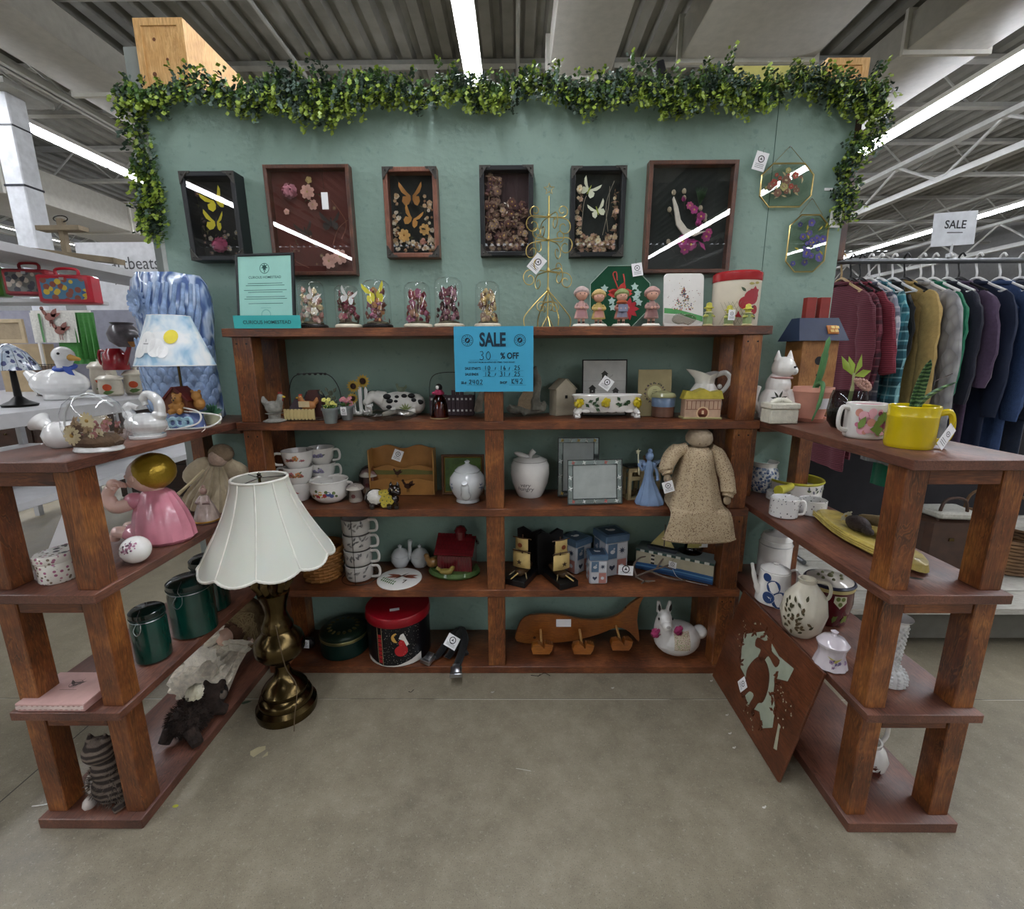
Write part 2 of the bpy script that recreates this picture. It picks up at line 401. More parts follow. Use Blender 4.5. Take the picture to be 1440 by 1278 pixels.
# seams between the wall sheets
for k, (sx_, z0, z1) in enumerate([(1.33, .3, 2.83)]):
    part('trim_%d' % (3+k), mat('#2e4a43', .8), None, box(.0025, .001, z1-z0, (sx_, WY-.0004, z0)), kind='structure')
# ---------------------------------------------------------------- roof steel
H0 = CAM.z
def truss(y, xa, xb, z0, z1, lab, r=.02):
    t = thing('ceiling_joist', lab, 'roof truss', ((xa+xb)/2, y, z0), group='bar joists crossing under the roof deck')
    w = xb-xa
    part('bottom_chord', STRUT, t, box(w, .09, .045))
    part('top_chord', STRUT, t, box(w, .11, .05, (0, 0, z1-z0-.05)))
    n = int(w/.55); pts = [(-w/2+w*k/n, 0, .03 if k % 2 else z1-z0-.03) for k in range(n+1)]
    part('web', STRUT, t, *[tube([pts[k], pts[k+1]], r*.7, 6) for k in range(n)])
    return t
tz0, tz1 = 4.55, ZC-.01
for k, dy in enumerate([2.6, 4.5, 6.4, 8.6, 11.4, 13.5]):
    y = CAM.y+dy
    lab = ['nearest grey bar joist crossing under the corrugated roof deck', 'second bar joist from the front, above the booth wall', 'third bar joist, just beyond the booth wall', 'bar joist crossing behind the second row of hangers', 'bar joist far back under the roof', 'farthest bar joist near the back wall'][k]
    truss(y, XL+.1, XR-.1, tz0, tz1, lab)
def girder(x, z0, z1, y0, y1, lab):
    t = thing('ceiling_girder', lab, 'roof truss', (x, (y0+y1)/2, z0)); L = y1-y0
    part('bottom_chord', matte('#c5c6c3', .05), t, box(.12, L, .04), box(.02, L, .1, (0, 0, 0)))
    part('top_chord', matte('#c5c6c3', .05), t, box(.14, L, .06, (0, 0, z1-z0-.06)))
    n = int(L/.8); pts = [(0, -L/2+L*k/n, .03 if k % 2 else z1-z0-.03) for k in range(n+1)]
    part('web', matte('#c5c6c3', .05), t, *[tube([pts[k], pts[k+1]], .022, 6) for k in range(n)])
girder(6.1, 4.0, 4.52, YB+.1, YF-.1, 'white joist girder running away over the clothes rack')
girder(-4.6, 4.25, 4.53, YB+.1, YF-.1, 'white joist girder running away at the upper left')
girder(11.0, 3.9, 4.52, YB+.1, YF-.1, 'far right joist girder with diagonal webs')
girder(-9.4, 3.9, 4.52, YB+.1, YF-.1, 'far left joist girder with diagonal webs')
# ducts
def ductbox(x0, x1, z0, z1, y0, y1, lab, fl=True):
    t = thing('ceiling_duct', lab, 'duct', ((x0+x1)/2, (y0+y1)/2, z0)); w, L, h = x1-x0, y1-y0, z1-z0
    part('duct_body', DUCT, t, box(w, L, h, bev=.01))
    k = 0; fs = []
    yy = L/2
    while yy > -L/2: fs.append(box(w+.07, .035, h+.07, (0, yy, -.035))); yy -= 2.3
    for g in fs: part('flange', matte('#c9c7be', .05), t, g)
ductbox(.41, .98, 4.2, 4.5, -6, CAM.y+4.98, 'narrow grey rectangular duct above the middle of the booth')
ductbox(1.56, 2.74, 4.2, 4.5, -6, CAM.y+4.75, 'wide flat grey duct above the right end of the garland')
ductbox(3.5, 4.2, 4.22, 4.5, -6, CAM.y+7, 'large boxy duct at the upper right corner')
ductbox(-4.3, -3.7, 4.22, 4.5, -6, 10, 'long pale duct running back at the upper left')
ductbox(-8.6, -7.3, 4.0, 4.5, -6, 12, 'broad pale duct beyond the white column')
# strip lights
LAMP = mat('#f4f7ff', .5, emit=19, var=0)
LZ = H0+2.55
def strip(x, y0, y1, lab, z=LZ):
    t = thing('strip_light', lab, 'ceiling light', (x, (y0+y1)/2, z), group=None); L = y1-y0
    part('housing', WHITE, t, box(.17, L, .05, (0, 0, .035)))
    n = int(round(L/2.44)); 
    for k in range(n):
        part('tube', LAMP, t, box(.14, L/n-.05, .03, (0, -L/2+L*(k+.5)/n, .003)))
    for yy in (-L/2+1, -L/4, 0, L/4, L/2-1): part('hanger_wire', STRUT, t, tube([(0, yy, .08), (0, yy, ZC-z)], .004, 5))
for x, lab in ((-.30, 'strip light running back over the middle of the booth'), (-5.45, 'strip light at the upper left beside the white column'), (4.6, 'bright strip light running down to the garland at the upper right'),
               (9.0, 'strip light low at the right behind the white sale card'), (-10.3, 'strip light low at the far left behind the column')):
    strip(x, -3.0 if x == -.30 else YB+.4, YF-.6, lab)
# sprinkler pipes
for x, z, lab in ((-2.3, 4.78, 'thin sprinkler pipe left of the middle strip light'), (.12, 4.85, 'thin conduit between the strip light and the duct'), (7.6, 4.1, 'thin sprinkler pipe at the right under the deck')):
    part('ceiling_pipe', STRUT, None, tube([(x, YB+.2, z), (x, YF-.2, z)], .022, 8), label=lab, cat='pipe')
# column
cx = aty(42, 300, 3.1).x; t = thing('steel_column', 'white square steel column rising behind the lunch boxes at the left', 'column', (cx, 3.1, 0))
part('shaft', mat('#d7dade', .5), t, box(.2, .2, 4.2, bev=.01)); part('cap_plate', STRUT, t, box(.5, .5, .05, (0, 0, 4.2)))
part('strap', mat('#20242c'), t, box(.21, .21, .02, (0, 0, 3.35)), box(.21, .21, .015, (0, 0, 3.9)))
# crates on top of the partition
def crate(x0, x1, y0, y1, z0, h, lab, w=.02):
    t = thing('wooden_crate', lab, 'crate', ((x0+x1)/2, (y0+y1)/2, z0)); sx_, sy_ = x1-x0, y1-y0
    part('front_panel', PINE, t, box(sx_-.06, .016, h-.04, (0, -sy_/2+.012, .02)))
    part('front_frame', PINE, t, *[box(.032, .022, h, (s*(sx_/2-.016), -sy_/2+.01, 0)) for s in (-1, 1)], *[box(sx_-.064, .022, .03, (0, -sy_/2+.01, zz)) for zz in (0, h-.03)])
    part('side_panel', PINE, t, *[box(.018, sy_-.02, h, (s*(sx_/2-.009), .01, 0)) for s in (-1, 1)])
    part('back_panel', PINE, t, box(sx_-.036, .018, h, (0, sy_/2-.009, 0)))
    part('knot', mat('#6b3d1c'), t, *[T(disc(r, 10), (a, -sy_/2+.003, b)) for a, b, r in ((-.03, h*.72, .008), (.02, h*.45, .007), (-.05, h*.25, .01))])
p0 = aty(186, 27, .36); p1 = aty(256, 27, .36)
crate(p0.x, p1.x, .36, 1.25, WZ+.004, p0.z-WZ, 'pine crate standing on the left end of the booth wall')
p0 = aty(1185, 95, 1.0); p1 = aty(1207, 80, .5)
crate(p1.x-.2, p1.x, .41, 1.0, WZ+.004, .14, 'low pine crate on the right end of the booth wall')
t = part('yellow_board', mat('#c2bb6a', .6), None, box(.42, .03, .09, (1.33, .378, WZ+.002), bev=.003), label='pale yellow board lying along the right of the wall top', cat='board')
t = part('wooden_frame_board', wood('dark_panel', '#2c150d', '#4a2416', '#8a5a38', axis=2), None, box(.035, .3, .68, (WXR+.02, WY+.16, 2.1)), label='brown board fixed to the outer right edge of the green wall', cat='board')
t = thing('floodlight', 'small black lamp head poking up behind the garland at right', 'lamp', aty(935, 100, .38)); part('lamp_head', BLACK, t, box(.045, .05, .12, (0, 0, 0), rot=(0, -.3, 0), bev=.005))
t.location.z = WZ
# ================================================================ SHELVING
def shelf_back():
    t = thing('shelving_unit', 'long dark-stained wooden shelving unit standing against the green wall', 'shelving', (0, 0, 0))
    hw = [1.236, 1.225, 1.215, 1.215, 1.215]
    for k, z in enumerate(Z):
        part('shelf_board', W_X, t, box(2*hw[k], WY-.004, .038 if k < 4 else .04, (.0, WY/2-.002, z-(.038 if k < 4 else .04)), bev=.003))
    for k in range(4):
        z0, z1 = Z[k+1], Z[k]-.038
        for sx_ in (-1.155, -.014, 1.155):
            for yy in (.052, WY-.056):
                if sx_ == -.014 and yy > .1: continue
                part('post', W_Z, t, box(.088 if sx_ > -1.1 or 1 else .1, .088, z1-z0, (sx_, yy, z0), bev=.003))
        part('screw', BLACK, t, *[cyl(.004, .002, (sx_+d, .0075, z1-.03), 8, rot=(pi/2, 0, 0)) for sx_ in (-1.155, 1.155) for d in (-.022, .022)])
shelf_back()
SIDE = {}
def shelf_side(s, lab, xin, L, W, dzs):
    # origin at the inner back corner; s=-1 left, +1 right; boards run toward the camera
    t = thing('shelving_unit', lab, 'shelving', (xin, 0, 0))
    zs = [Z[k+1]+dzs[k] for k in range(4)]
    y0 = 0.0
    for k, z in enumerate(zs):
        th = .032 if k < 3 else z
        part('shelf_board', W_Y, t, box(W, L+.30 if k==0 else L+.30, th, (s*W/2, -(L-.30)/2, z-th), bev=.003))
    pw, pd = .068, .076
    for k in range(3):
        z0, z1 = zs[k+1], zs[k]-.032
        for xx in (.01+pw/2, W-.01-pw/2):
            for yy in (-L+.03+pd/2, .24):
                part('post', W_Z, t, box(pw, pd, z1-z0, (s*xx, yy, z0), bev=.003))
        for yy in (-L+.05, .2): part('cleat', W_X, t, box(W-2*pw-.025, .03, .05, (s*W/2, yy, z1-.051), bev=.002))
    return zs
ZL = shelf_side(-1, 'left dark-stained wing shelving unit coming forward from the booth', -1.238, .822, .37, (0, 0, 0, 0))
ZR = shelf_side(1, 'right dark-stained wing shelving unit coming forward from the booth', 1.243, .825, .379, (0, 0, 0, 0))
# ================================================================ LIGHT AND VIEW
w = bpy.data.worlds.new('world'); SC.world = w; w.use_nodes = True
w.node_tree.nodes['Background'].inputs[0].default_value = (.85, .92, 1, 1); w.node_tree.nodes['Background'].inputs[1].default_value = 1.6
SC.view_settings.view_transform = 'Standard'; SC.view_settings.look = 'None'; SC.view_settings.gamma = 1; SC.view_settings.exposure = 1.15
# ================================================================ GARLAND
LEAFD = mat('#2c4030', .45, var=.25); LEAFM = mat('#4c6b33', .42, var=.25); LEAFL = mat('#8fa53f', .4, var=.2); LEAFB = mat('#5f7468', .45, var=.2)
def leaves(path_pts, dens, droop, spread, rnd):
    V, F, I = [], [], []; stems = []
    n = len(path_pts)
    for k in range(int(dens)):
        t = rnd.random()*(n-1); a = Vector(path_pts[int(t)]).lerp(Vector(path_pts[min(int(t)+1, n-1)]), t-int(t))
        env = .7+.5*noise.noise(a*2.3)
        cl = droop*(.45+.55*rnd.random())*env*1.15
        d = Vector((rnd.uniform(-1, 1)*.5, -rnd.uniform(.05, .6), -1 if rnd.random() < .86 else rnd.uniform(.4, .8))).normalized()
        if d.z > 0: cl *= .5
        start = a+Vector((rnd.uniform(-1, 1)*spread, rnd.uniform(-.4, .5)*spread, rnd.uniform(-.6, .9)*spread))
        p = start; m = max(3, int(cl/.0125)); tone = rnd.random()
        for j in range(m):
            q = p+d*.0125; d = (d+Vector((rnd.uniform(-.12, .12), rnd.uniform(-.1, .02), -.08))).normalized(); p = q
            if p.y > WY-.012: p.y = WY-.012
            for s in (-1, 1):
                ang = rnd.uniform(0, pi); side = Vector((cos(ang)*s, -abs(sin(ang))*.8, rnd.uniform(-.35, .25))).normalized()
                L = rnd.uniform(.015, .025); w = L*.42; nm = d.cross(side).normalized(); b = len(V)
                c = p+side*L*.55; up = (d+nm*.5).normalized()
                e = p+side*L; 
                for q2 in (p, c+up*w, e, c-up*w):
                    if q2.y > WY-.004: q2 = Vector((q2.x, WY-.004, q2.z))
                    V.append(tuple(q2))
                F.append((b, b+1, b+2, b+3))
                f = j/m
                I.append(2 if (f > .6 and tone > .3) or tone > .93 else (1 if tone > .45 else (3 if tone < .1 else 0)))
    return V, F, I
def foliage_part(parent, data, name='foliage'):
    V, F, I = data; me = bpy.data.meshes.new(name); me.from_pydata(V, [], F)
    for m in (LEAFD, LEAFM, LEAFL, LEAFB): me.materials.append(m)
    me.polygons.foreach_set('material_index', I); o = bpy.data.objects.new(name, me); COL.objects.link(o); o.parent = parent; return o
rnd = random.Random(3)
def gar(pts, lab, dens, droop, spread):
    t = thing('artificial_garland', lab, 'garland', (0, 0, 0), group=None); P = spl(pts, 10)
    part('stem', mat('#3b4426', .7), t, tube(P, .006, 6))
    foliage_part(t, leaves(P, dens, droop, spread, rnd))
gy = WY-.03
t = thing('artificial_garland', 'leafy green artificial garland draped along the top edge of the wall and down both sides', 'garland', (0, 0, 0)); gv = [[], [], []]; gst = []
for pts, dens, droop, spread in (([(WXL-.05, gy, 2.84)]+[(WXL+.1+k*(WXR-WXL-.2)/16, gy-.02*(k % 2), WZ+(.012 if k % 2 else -.028)) for k in range(17)]+[(WXR+.05, gy, 2.83)], 1650, .17, .055),
    ([(WXL-.04, gy, 2.84), (WXL-.02, gy, 2.66), (WXL+.0, gy, 2.5), (WXL-.02, gy, 2.36), (WXL-.0, gy, 2.26)], 230, .12, .055), ([(WXR+.04, gy, 2.83), (WXR+.06, gy, 2.7), (WXR-.02, gy, 2.56), (WXR-.03, gy, 2.42), (WXR-.02, gy, 2.3)], 250, .12, .055)):
    P = spl(pts, 10); gst.append(tube(P, .006, 6)); V, F, I = leaves(P, dens, droop, spread, rnd); b0 = len(gv[0]); gv[0] += V; gv[1] += [tuple(i+b0 for i in f) for f in F]; gv[2] += I
    part('stem', mat('#3b4426', .7), t, gst[-1])
foliage_part(t, gv)
# ================================================================ FLOWERS, BUTTERFLIES
def blossom(cx, cz, y, r, i=0, ic=1, n=5, layers=2, rnd=random):
    """a facing flower; petals rise toward the viewer (-Y)"""
    gs = []
    for l in range(layers):
        rr = r*(1-.32*l); a0 = rnd.random()*6
        for k in range(n):
            a = a0+2*pi*k/n+l*.5; ca, sa = cos(a), sin(a); w = rr*pi/n*1.15
            pts = [(0, 0, 0), (rr*.55, w*.8, rr*.22), (rr, w*.35, rr*(.15+.2*l)), (rr, -w*.35, rr*(.15+.2*l)), (rr*.55, -w*.8, rr*.22)]
            V = [(cx+x*ca-z*sa, y-r*.12*l-h, cz+x*sa+z*ca) for x, z, h in pts]
            gs.append((V, [(0, 1, 2, 3, 4)], i))
    gs.append(sph(r*.22, (cx, y-r*.2, cz), (1, .7, 1), 8, i=ic)); return gs
def pompom(cx, cz, y, r, i=0, n=26, rnd=random):
    gs = [sph(r*.7, (cx, y, cz), (1, .7, 1), 8, i=i)]
    for k in range(n):
        a = rnd.random()*2*pi; b = rnd.random()**.6*1.4
        d = Vector((sin(b)*cos(a), -cos(b), sin(b)*sin(a))); u = d.orthogonal().normalized(); v = d.cross(u); c = Vector((cx, y, cz))+Vector((d.x, d.y*.75, d.z))*r*.6
        w = r*.28; gs.append(([tuple(c-u*w), tuple(c+d*r*.2-v*w), tuple(c+u*w+d*r*.35), tuple(c+d*r*.2+v*w)], [(0, 1, 2, 3)], i))
    return gs
def butterfly(name, parent, col, cx, cz, y, r, rot=0, body='#1c1712', fold=.3, lab=None):
    m = mat(col, .6, var=.08)
    def wing(s, up):
        p = [(0, 0), (.35, .25), (.8, .75), (1, .95), (1.02, .6), (.8, .2), (.4, -.02)] if up else [(0, 0), (.35, .0), (.72, -.08), (.8, -.45), (.55, -.75), (.25, -.6), (.05, -.2)]
        V = [(s*x*cos(fold)*r, -abs(x)*sin(fold)*r, z*r) for x, z in p]; c, sn = cos(rot), sin(rot)
        V = [(cx+x*c-z*sn, y+yy, cz+x*sn+z*c) for x, yy, z in V]; return (V, [tuple(range(7))], 0)
    o = part(name, m, parent, *[wing(s, u) for s in (-1, 1) for u in (0, 1)], label=lab)
    c, sn = cos(rot), sin(rot)
    part('butterfly_body', mat(body), o, tube([(cx+sn*.5*r, y, cz-.5*r*c), (cx, y-.05*r, cz), (cx-sn*.45*r, y, cz+.45*r*c)], [r*.04, r*.09, r*.05], 6)); return o
def cluster(pts, cols, parent, name, rnd, y=0, yr=.02, small=.4, lab=None, leafc='#4c4a32'):
    """dried flowers at (x, z, r); colours cycle"""
    ms = [mat(c, .8, var=.2) for c in cols]+[mat('#c9a85a', .8), mat(leafc, .85, var=.25)]; gs = []
    for (x, z, r) in pts:
        i = rnd.randrange(len(cols)); yy = y-rnd.random()*yr; q = rnd.random()
        if q < .5: gs += blossom(x, z, yy, r, i, len(cols), rnd.choice((5, 6, 7)), 2, rnd)
        elif q < .75: gs += pompom(x, z, yy, r*.85, i, 16, rnd)
        else: gs += [M(g, len(cols)+1) for g in (leaf3(x, z, yy, r*2.2, r*.7, rnd.random()*6.3), leaf3(x, z, yy-.002, r*2, r*.6, rnd.random()*6.3))]
    return part(name, ms, parent, *gs, label=lab)
def leaf3(x, z, y, l, w, a):
    c, s = cos(a), sin(a); P = [(0, 0, 0), (l*.5, w/2, .15*l), (l, 0, .05*l), (l*.5, -w/2, .15*l)]
    return ([(x+p*c-q*s, y-h, z+p*s+q*c) for p, q, h in P], [(0, 1, 2), (0, 2, 3)], 0)
def ringbox(w, h, fw, d, bev=.003, i=0, lip=0):
    """picture moulding: one rectangular ring, back at y=0, front at y=-d"""
    V, F = [], []
    R_ = [(w/2, h/2, 0), (w/2, h/2, -d+bev), (w/2-bev, h/2-bev, -d), (w/2-fw+bev, h/2-fw+bev, -d), (w/2-fw, h/2-fw, -d+bev), (w/2-fw, h/2-fw, 0)]
    for x, z, y in R_: V += [(-x, y, -z), (x, y, -z), (x, y, z), (-x, y, z)]
    for k in range(6):
        k2 = (k+1) % 6
        for j in range(4): F.append((k*4+j, k*4+(j+1) % 4, k2*4+(j+1) % 4, k2*4+j))
    return (V, F, i)
def shadowbox(um0, um1, v0, v1, d, fm, fw, bm_, lab, corners=None, tilt=0, nm='shadow_box_frame', gd=.008):
    yf = WY-d; vm = (v0+v1)/2; a, b = aty(um0, vm, yf), aty(um1, vm, yf); top = aty((um0+um1)/2, v0, yf).z; bot = aty((um0+um1)/2, v1, yf).z
    w, h = b.x-a.x, top-bot
    t = thing(nm, lab, 'shadow box', ((a.x+b.x)/2, WY-.001-(top-bot)/2*.024, (top+bot)/2), rot=(.023, tilt, 0))
    part('frame', fm, t, ringbox(w, h, fw, d)); part('backing', bm_, t, box(w-.004, .004, h-.004, (0, -.004, -h/2+.002)))
    part('glass', GLASS, t, box(w-2*fw+.002, .002, h-2*fw+.002, (0, -d+gd, -h/2+fw-.001)))
    if corners:
        for sx_ in (-1, 1):
            for sz in (-1, 1):
                g = [prism([(0, 0), (-.055, 0), (-.05, -.01), (-.035, -.012), (-.028, -.024), (-.02, -.022), (-.022, -.03), (-.012, -.036), (-.01, -.052), (0, -.056)], .004, bev=.001)]
                g += [tube([(-.008*q-.006, -.003, -.05+.011*q) for q in range(5)], .0022, 5), sph(.005, (-.014, -.003, -.014), n=8)]
                part('corner_ornament', corners, t, *[T(x, (sx_*w/2, -d-.001, sz*h/2), sc=(sx_, 1, sz)) for x in g])
    return t, w, h
def rpts(n, x0, x1, z0, z1, r0, r1, rnd, f=None):
    o = []
    while len(o) < n:
        x, z = rnd.uniform(x0, x1), rnd.uniform(z0, z1)
        if f is None or f(x, z): o.append((x, z, rnd.uniform(r0, r1)))
    return o
BFR = mat('#15181a', .45, var=.2); RB = random.Random(11); PEW = mat('#4a4844', .4, .6, bump=.5, bscale=300)
DKG = matte('#0f1a17'); WFR = wood('frame_wood', '#2f1a10', '#5a3523', '#7b4d33', axis=2, scale=2); WFR2 = wood('frame_wood_light', '#5a3426', '#86543f', '#9b6850', axis=2, scale=2)
t, w, h = shadowbox(261, 337, 241, 366, .085, BFR, .022, matte('#141615'), 'black deep shadow box holding two yellow butterflies, leftmost on the wall', PEW, tilt=-.0)
butterfly('yellow_butterfly', t, '#cfc21e', .0, h*.2, -.04, .055, .35, lab='yellow butterfly with spread wings'); butterfly('yellow_butterfly', t, '#c9bd22', -.01, -h*.04, -.04, .052, -.1, fold=.5)
cluster(rpts(34, -w*.36, w*.36, -h*.4, h*.3, .006, .014, RB, lambda x, z: z < -h*.1 or x < -w*.24), ['#7a6a66', '#8a8478', '#4d3a3e'], t, 'dried_flowers', RB, -.02)
part('pink_rose', mat('#a34a68', .8, var=.3), t, *pompom(-.01, -h*.3, -.03, .042, 0, 70, RB))
t, w, h = shadowbox(378, 496, 232, 387, .05, WFR, .018, matte('#59281e'), 'large brown shadow box with pink roses on a rust red backing')
part('roses', [mat('#b77b86', .8, var=.25), mat('#d1a596', .8, var=.2), mat('#b09a62')], t, *pompom(-w*.24, h*.28, -.02, .04, 0, 60, RB), *blossom(-w*.02, h*.27, -.025, .034, 1, 2, 7, 3, RB), *blossom(.01, h*.16, -.02, .024, 1, 2, 6, 3, RB),
     *blossom(w*.16, -h*.36, -.02, .036, 1, 2, 7, 3, RB), *blossom(w*.3, -h*.32, -.02, .036, 1, 2, 7, 3, RB), *blossom(-w*.3, h*.1, -.02, .014, 1, 2, 5, 2, RB), *blossom(0, h*.38, -.02, .016, 2, 2, 5, 2, RB))
cluster(rpts(16, -w*.3, w*.3, -h*.4, h*.3, .006, .012, RB, lambda x, z: abs(z) > h*.12), ['#7d6a50', '#6a4a3a'], t, 'dried_flowers', RB, -.01)
part('twig', mat('#8a5a40'), t, *[tube(spl(p, 6), .0012, 5) for p in ([(w*.25, -.02, h*.2), (w*.4, -.02, 0), (w*.33, -.02, -h*.15)], [(w*.42, -.02, h*.02), (w*.3, -.02, -h*.06), (w*.22, -.02, -h*.2)], [(-w*.3, -.02, -h*.2), (-w*.28, -.02, -h*.34), (-w*.1, -.02, -h*.42)])])
butterfly('dark_butterfly', t, '#2b2018', w*.22, h*.0, -.02, .05, 0, lab='dark butterfly with pale edges'); butterfly('dark_butterfly', t, '#33241b', -w*.1, -h*.08, -.02, .045, .2)
part('price_label', PAPER, t, box(.032, .004, .075, (w*.2, -.054, h*.1), bev=.002)); part('label_string', STRING, t, tube([(w*.2, -.053, h*.275), (w*.19, -.052, h*.4), (w*.19, -.02, h*.52)], .0007, 5))
t, w, h = shadowbox(541, 616, 235, 362, .06, WFR2, .022, matte('#1b201e'), 'wood shadow box with orange butterflies above cream flowers', PEW)
butterfly('orange_butterfly', t, '#9c6a2c', .0, h*.2, -.03, .06, 0, fold=.45); butterfly('orange_butterfly', t, '#b98642', -.0, -h*.05, -.03, .05, -.4, fold=.5)
cluster(rpts(110, -w*.37, w*.37, -h*.42, h*.22, .006, .014, RB, lambda x, z: abs(x) > w*.24 or z < -h*.28), ['#cfc0a6', '#d8cdb9', '#b89a78', '#8f6b50'], t, 'dried_flowers', RB, -.012, .03)
part('cream_rose', [mat('#d2a866', .8), mat('#a46d2c')], t, *blossom(-w*.17, -h*.24, -.035, .03, 0, 1, 7, 3, RB), *blossom(w*.22, -h*.17, -.03, .027, 0, 1, 7, 3, RB)); part('pink_rosebud', mat('#c08a78', .8), t, *pompom(w*.18, -h*.31, -.03, .02, 0, 30, RB))
t, w, h = shadowbox(675, 750, 233, 360, .05, BFR, .022, matte('#3d2a2c'), 'black shadow box packed with brown dried leaves, behind the wire tree', PEW)
cluster(rpts(260, -w*.37, w*.37, -h*.42, h*.42, .009, .019, RB, lambda x, z: z < h*.12 or x < -w*.1), ['#7d6255', '#92786a', '#6a4a42', '#a38d78', '#55383a'], t, 'dried_flowers', RB, -.008, .03, leafc='#7a6454')
part('white_petal', mat('#d9cfc2'), t, *[leaf3(x, z, -.035, .018, .008, a) for x, z, a in ((.01, .02, 1.9), (.02, .05, 1.7), (-.005, -.01, 1.0), (.03, -.03, 1.3), (.0, .035, 2.6))])
t, w, h = shadowbox(802, 879, 234, 361, .05, BFR, .022, DKG, 'black shadow box with two white butterflies over pale blossoms', PEW)
butterfly('white_butterfly', t, '#d6dac0', -w*.16, h*.26, -.03, .045, -.5, body='#9aa83c'); butterfly('white_butterfly', t, '#dcdfc6', -.0, h*.03, -.03, .042, .35, body='#9aa83c')
cluster(rpts(140, -w*.37, w*.37, -h*.42, h*.3, .007, .015, RB, lambda x, z: abs(x) > w*.3 or z < -h*.24), ['#c9b595', '#b99a86', '#a5826e', '#d5c9a8'], t, 'dried_flowers', RB, -.01, .03, leafc='#8a6f55')
part('grass_stem', mat('#a9a08c'), t, *[tube(spl(p, 6), .0012, 5) for p in ([(w*.22, -.02, -h*.2), (w*.16, -.03, h*.1), (w*.3, -.02, h*.36)], [(w*.12, -.02, -h*.24), (w*.2, -.03, h*.05), (w*.22, -.02, h*.3)], [(-w*.28, -.02, -h*.2), (-w*.25, -.03, h*.1), (-w*.2, -.02, h*.2)])])
t, w, h = shadowbox(909, 1032, 226, 384, .05, WFR, .02, DKG, 'large brown shadow box with a white crescent and magenta flowers')
cr = [(-.07, .07), (-.05, .03), (-.035, -.02), (-.005, -.055), (.03, -.068), (.075, -.066), (.03, -.085), (-.02, -.078), (-.052, -.04), (-.062, .01), (-.075, .06)]
part('crescent', mat('#d9d3c4', .6, bump=.5, bscale=90), t, T(prism([(x*1.15, z*1.15) for x, z in cr], .012, bev=.002), (0, -.025, .02)))
cluster([(x, z, r) for x, z, r in [(-.02, -.1, .03), (.02, -.115, .028), (.055, -.1, .026), (.09, -.08, .024), (-.01, -.14, .022), (.1, -.06, .018), (.045, -.02, .026), (.055, .01, .022), (-.0, .06, .018), (.02, .04, .02), (-.03, .09, .018)]], ['#a2387a', '#b4417a', '#93336d', '#c05a86'], t, 'magenta_flowers', random.Random(2), -.02, .015, leafc='#a2387a')
part('seed_pods', [mat('#a59a82', .7), mat('#5b5344')], t, *[g for x, z in [(-.08, .12), (-.03, .125), (-.028, .095), (-.095, .045), (.055, .05), (.08, .015), (.105, -.02), (-.09, -.1), (.08, -.0)] for g in (sph(.011, (x, -.02, z), (1, .8, 1.2), 8), M(tube([(x, -.016, z), (x*.6, -.012, z-.05)], .0008, 4), 1))])
part('feather', mat('#3d5a3c', .8, var=.3), t, *[leaf3(.05, .06, -.015, .09, .008, 1.2+.1*k) for k in range(8)])
# octagonal hanging glass frames
def octframe(uc, vc, w_px, h_px, lab, fl, d=.02):
    a = aty(uc, vc, WY-d); w, h = w_px*a.k, h_px*a.k; c = .26*min(w, h)
    t = thing('pressed_flower_frame', lab, 'picture frame', (a.x, a.y, a.z), rot=(.023, 0, 0))
    P = [(-w/2+c, -h/2), (w/2-c, -h/2), (w/2, -h/2+c), (w/2, h/2-c), (w/2-c, h/2), (-w/2+c, h/2), (-w/2, h/2-c), (-w/2, -h/2+c)]
    part('brass_rim', mat('#b8a268', .3, 1), t, tube([(x, 0, z) for x, z in P], .004, 6, closed=True))
    part('glass', glassm('old_glass', '#eef2ec'), t, prism(P, .003))
    part('hanging_chain', mat('#8c7d4e', .35, 1), t, tube([(-w*.3, 0, h/2), (-.002, .008, h/2+.075), (.002, .008, h/2+.075), (w*.3, 0, h/2)], .0011, 5)); part('nail', STEEL, t, cyl(.002, .02, (0, .019, h/2+.073), 6, rot=(pi/2, 0, 0)))
    ms = [mat(x, .8, var=.25) for x in fl]; gs = []
    for k in range(34):
        x, z = RB.gauss(0, w*.17), RB.gauss(-.06*h, h*.17)
        if abs(x) < w*.4 and abs(z) < h*.38:
            gs += blossom(x, z, -.0018, RB.uniform(.008, .02), RB.randrange(3), 3, 5, 1, RB) if k % 3 else [M(leaf3(x, z, -.002, .03, .01, RB.random()*6), 3)]
    gs = [([(x, max(-.006, min(y, .0))-.0018, z) for x, y, z in g[0]], g[1], g[2]) for g in gs]
    part('pressed_flowers', ms, t, *gs); return t, w, h
t, w, h = octframe(1106, 261, 72, 55, 'octagonal brass rimmed glass of pressed red flowers, wider than tall', ['#7a5a4a', '#a04c40', '#9b9560', '#b0a480'])
tag_on(t, -w/2-.01, -.012, h/2+.045, 0, .25, 0, .06, .08)
t, w, h = octframe(1135, 343, 54, 74, 'octagonal brass rimmed glass of pressed purple flowers, taller than wide', ['#4a4a86', '#5a5292', '#3d3d6a', '#b0a040'])
tag_on(t, w/2+.02, -.012, h/2+.015, 0, 0, 0, .055, .075)
part('tape_strip', PAPER, None, box(.04, .002, .012, (aty(1165, 268, WY-.002).x, WY-.0015, aty(1165, 268, WY-.002).z)), label='small strip of white tape on the green wall right of the octagonal frames', cat='tape')
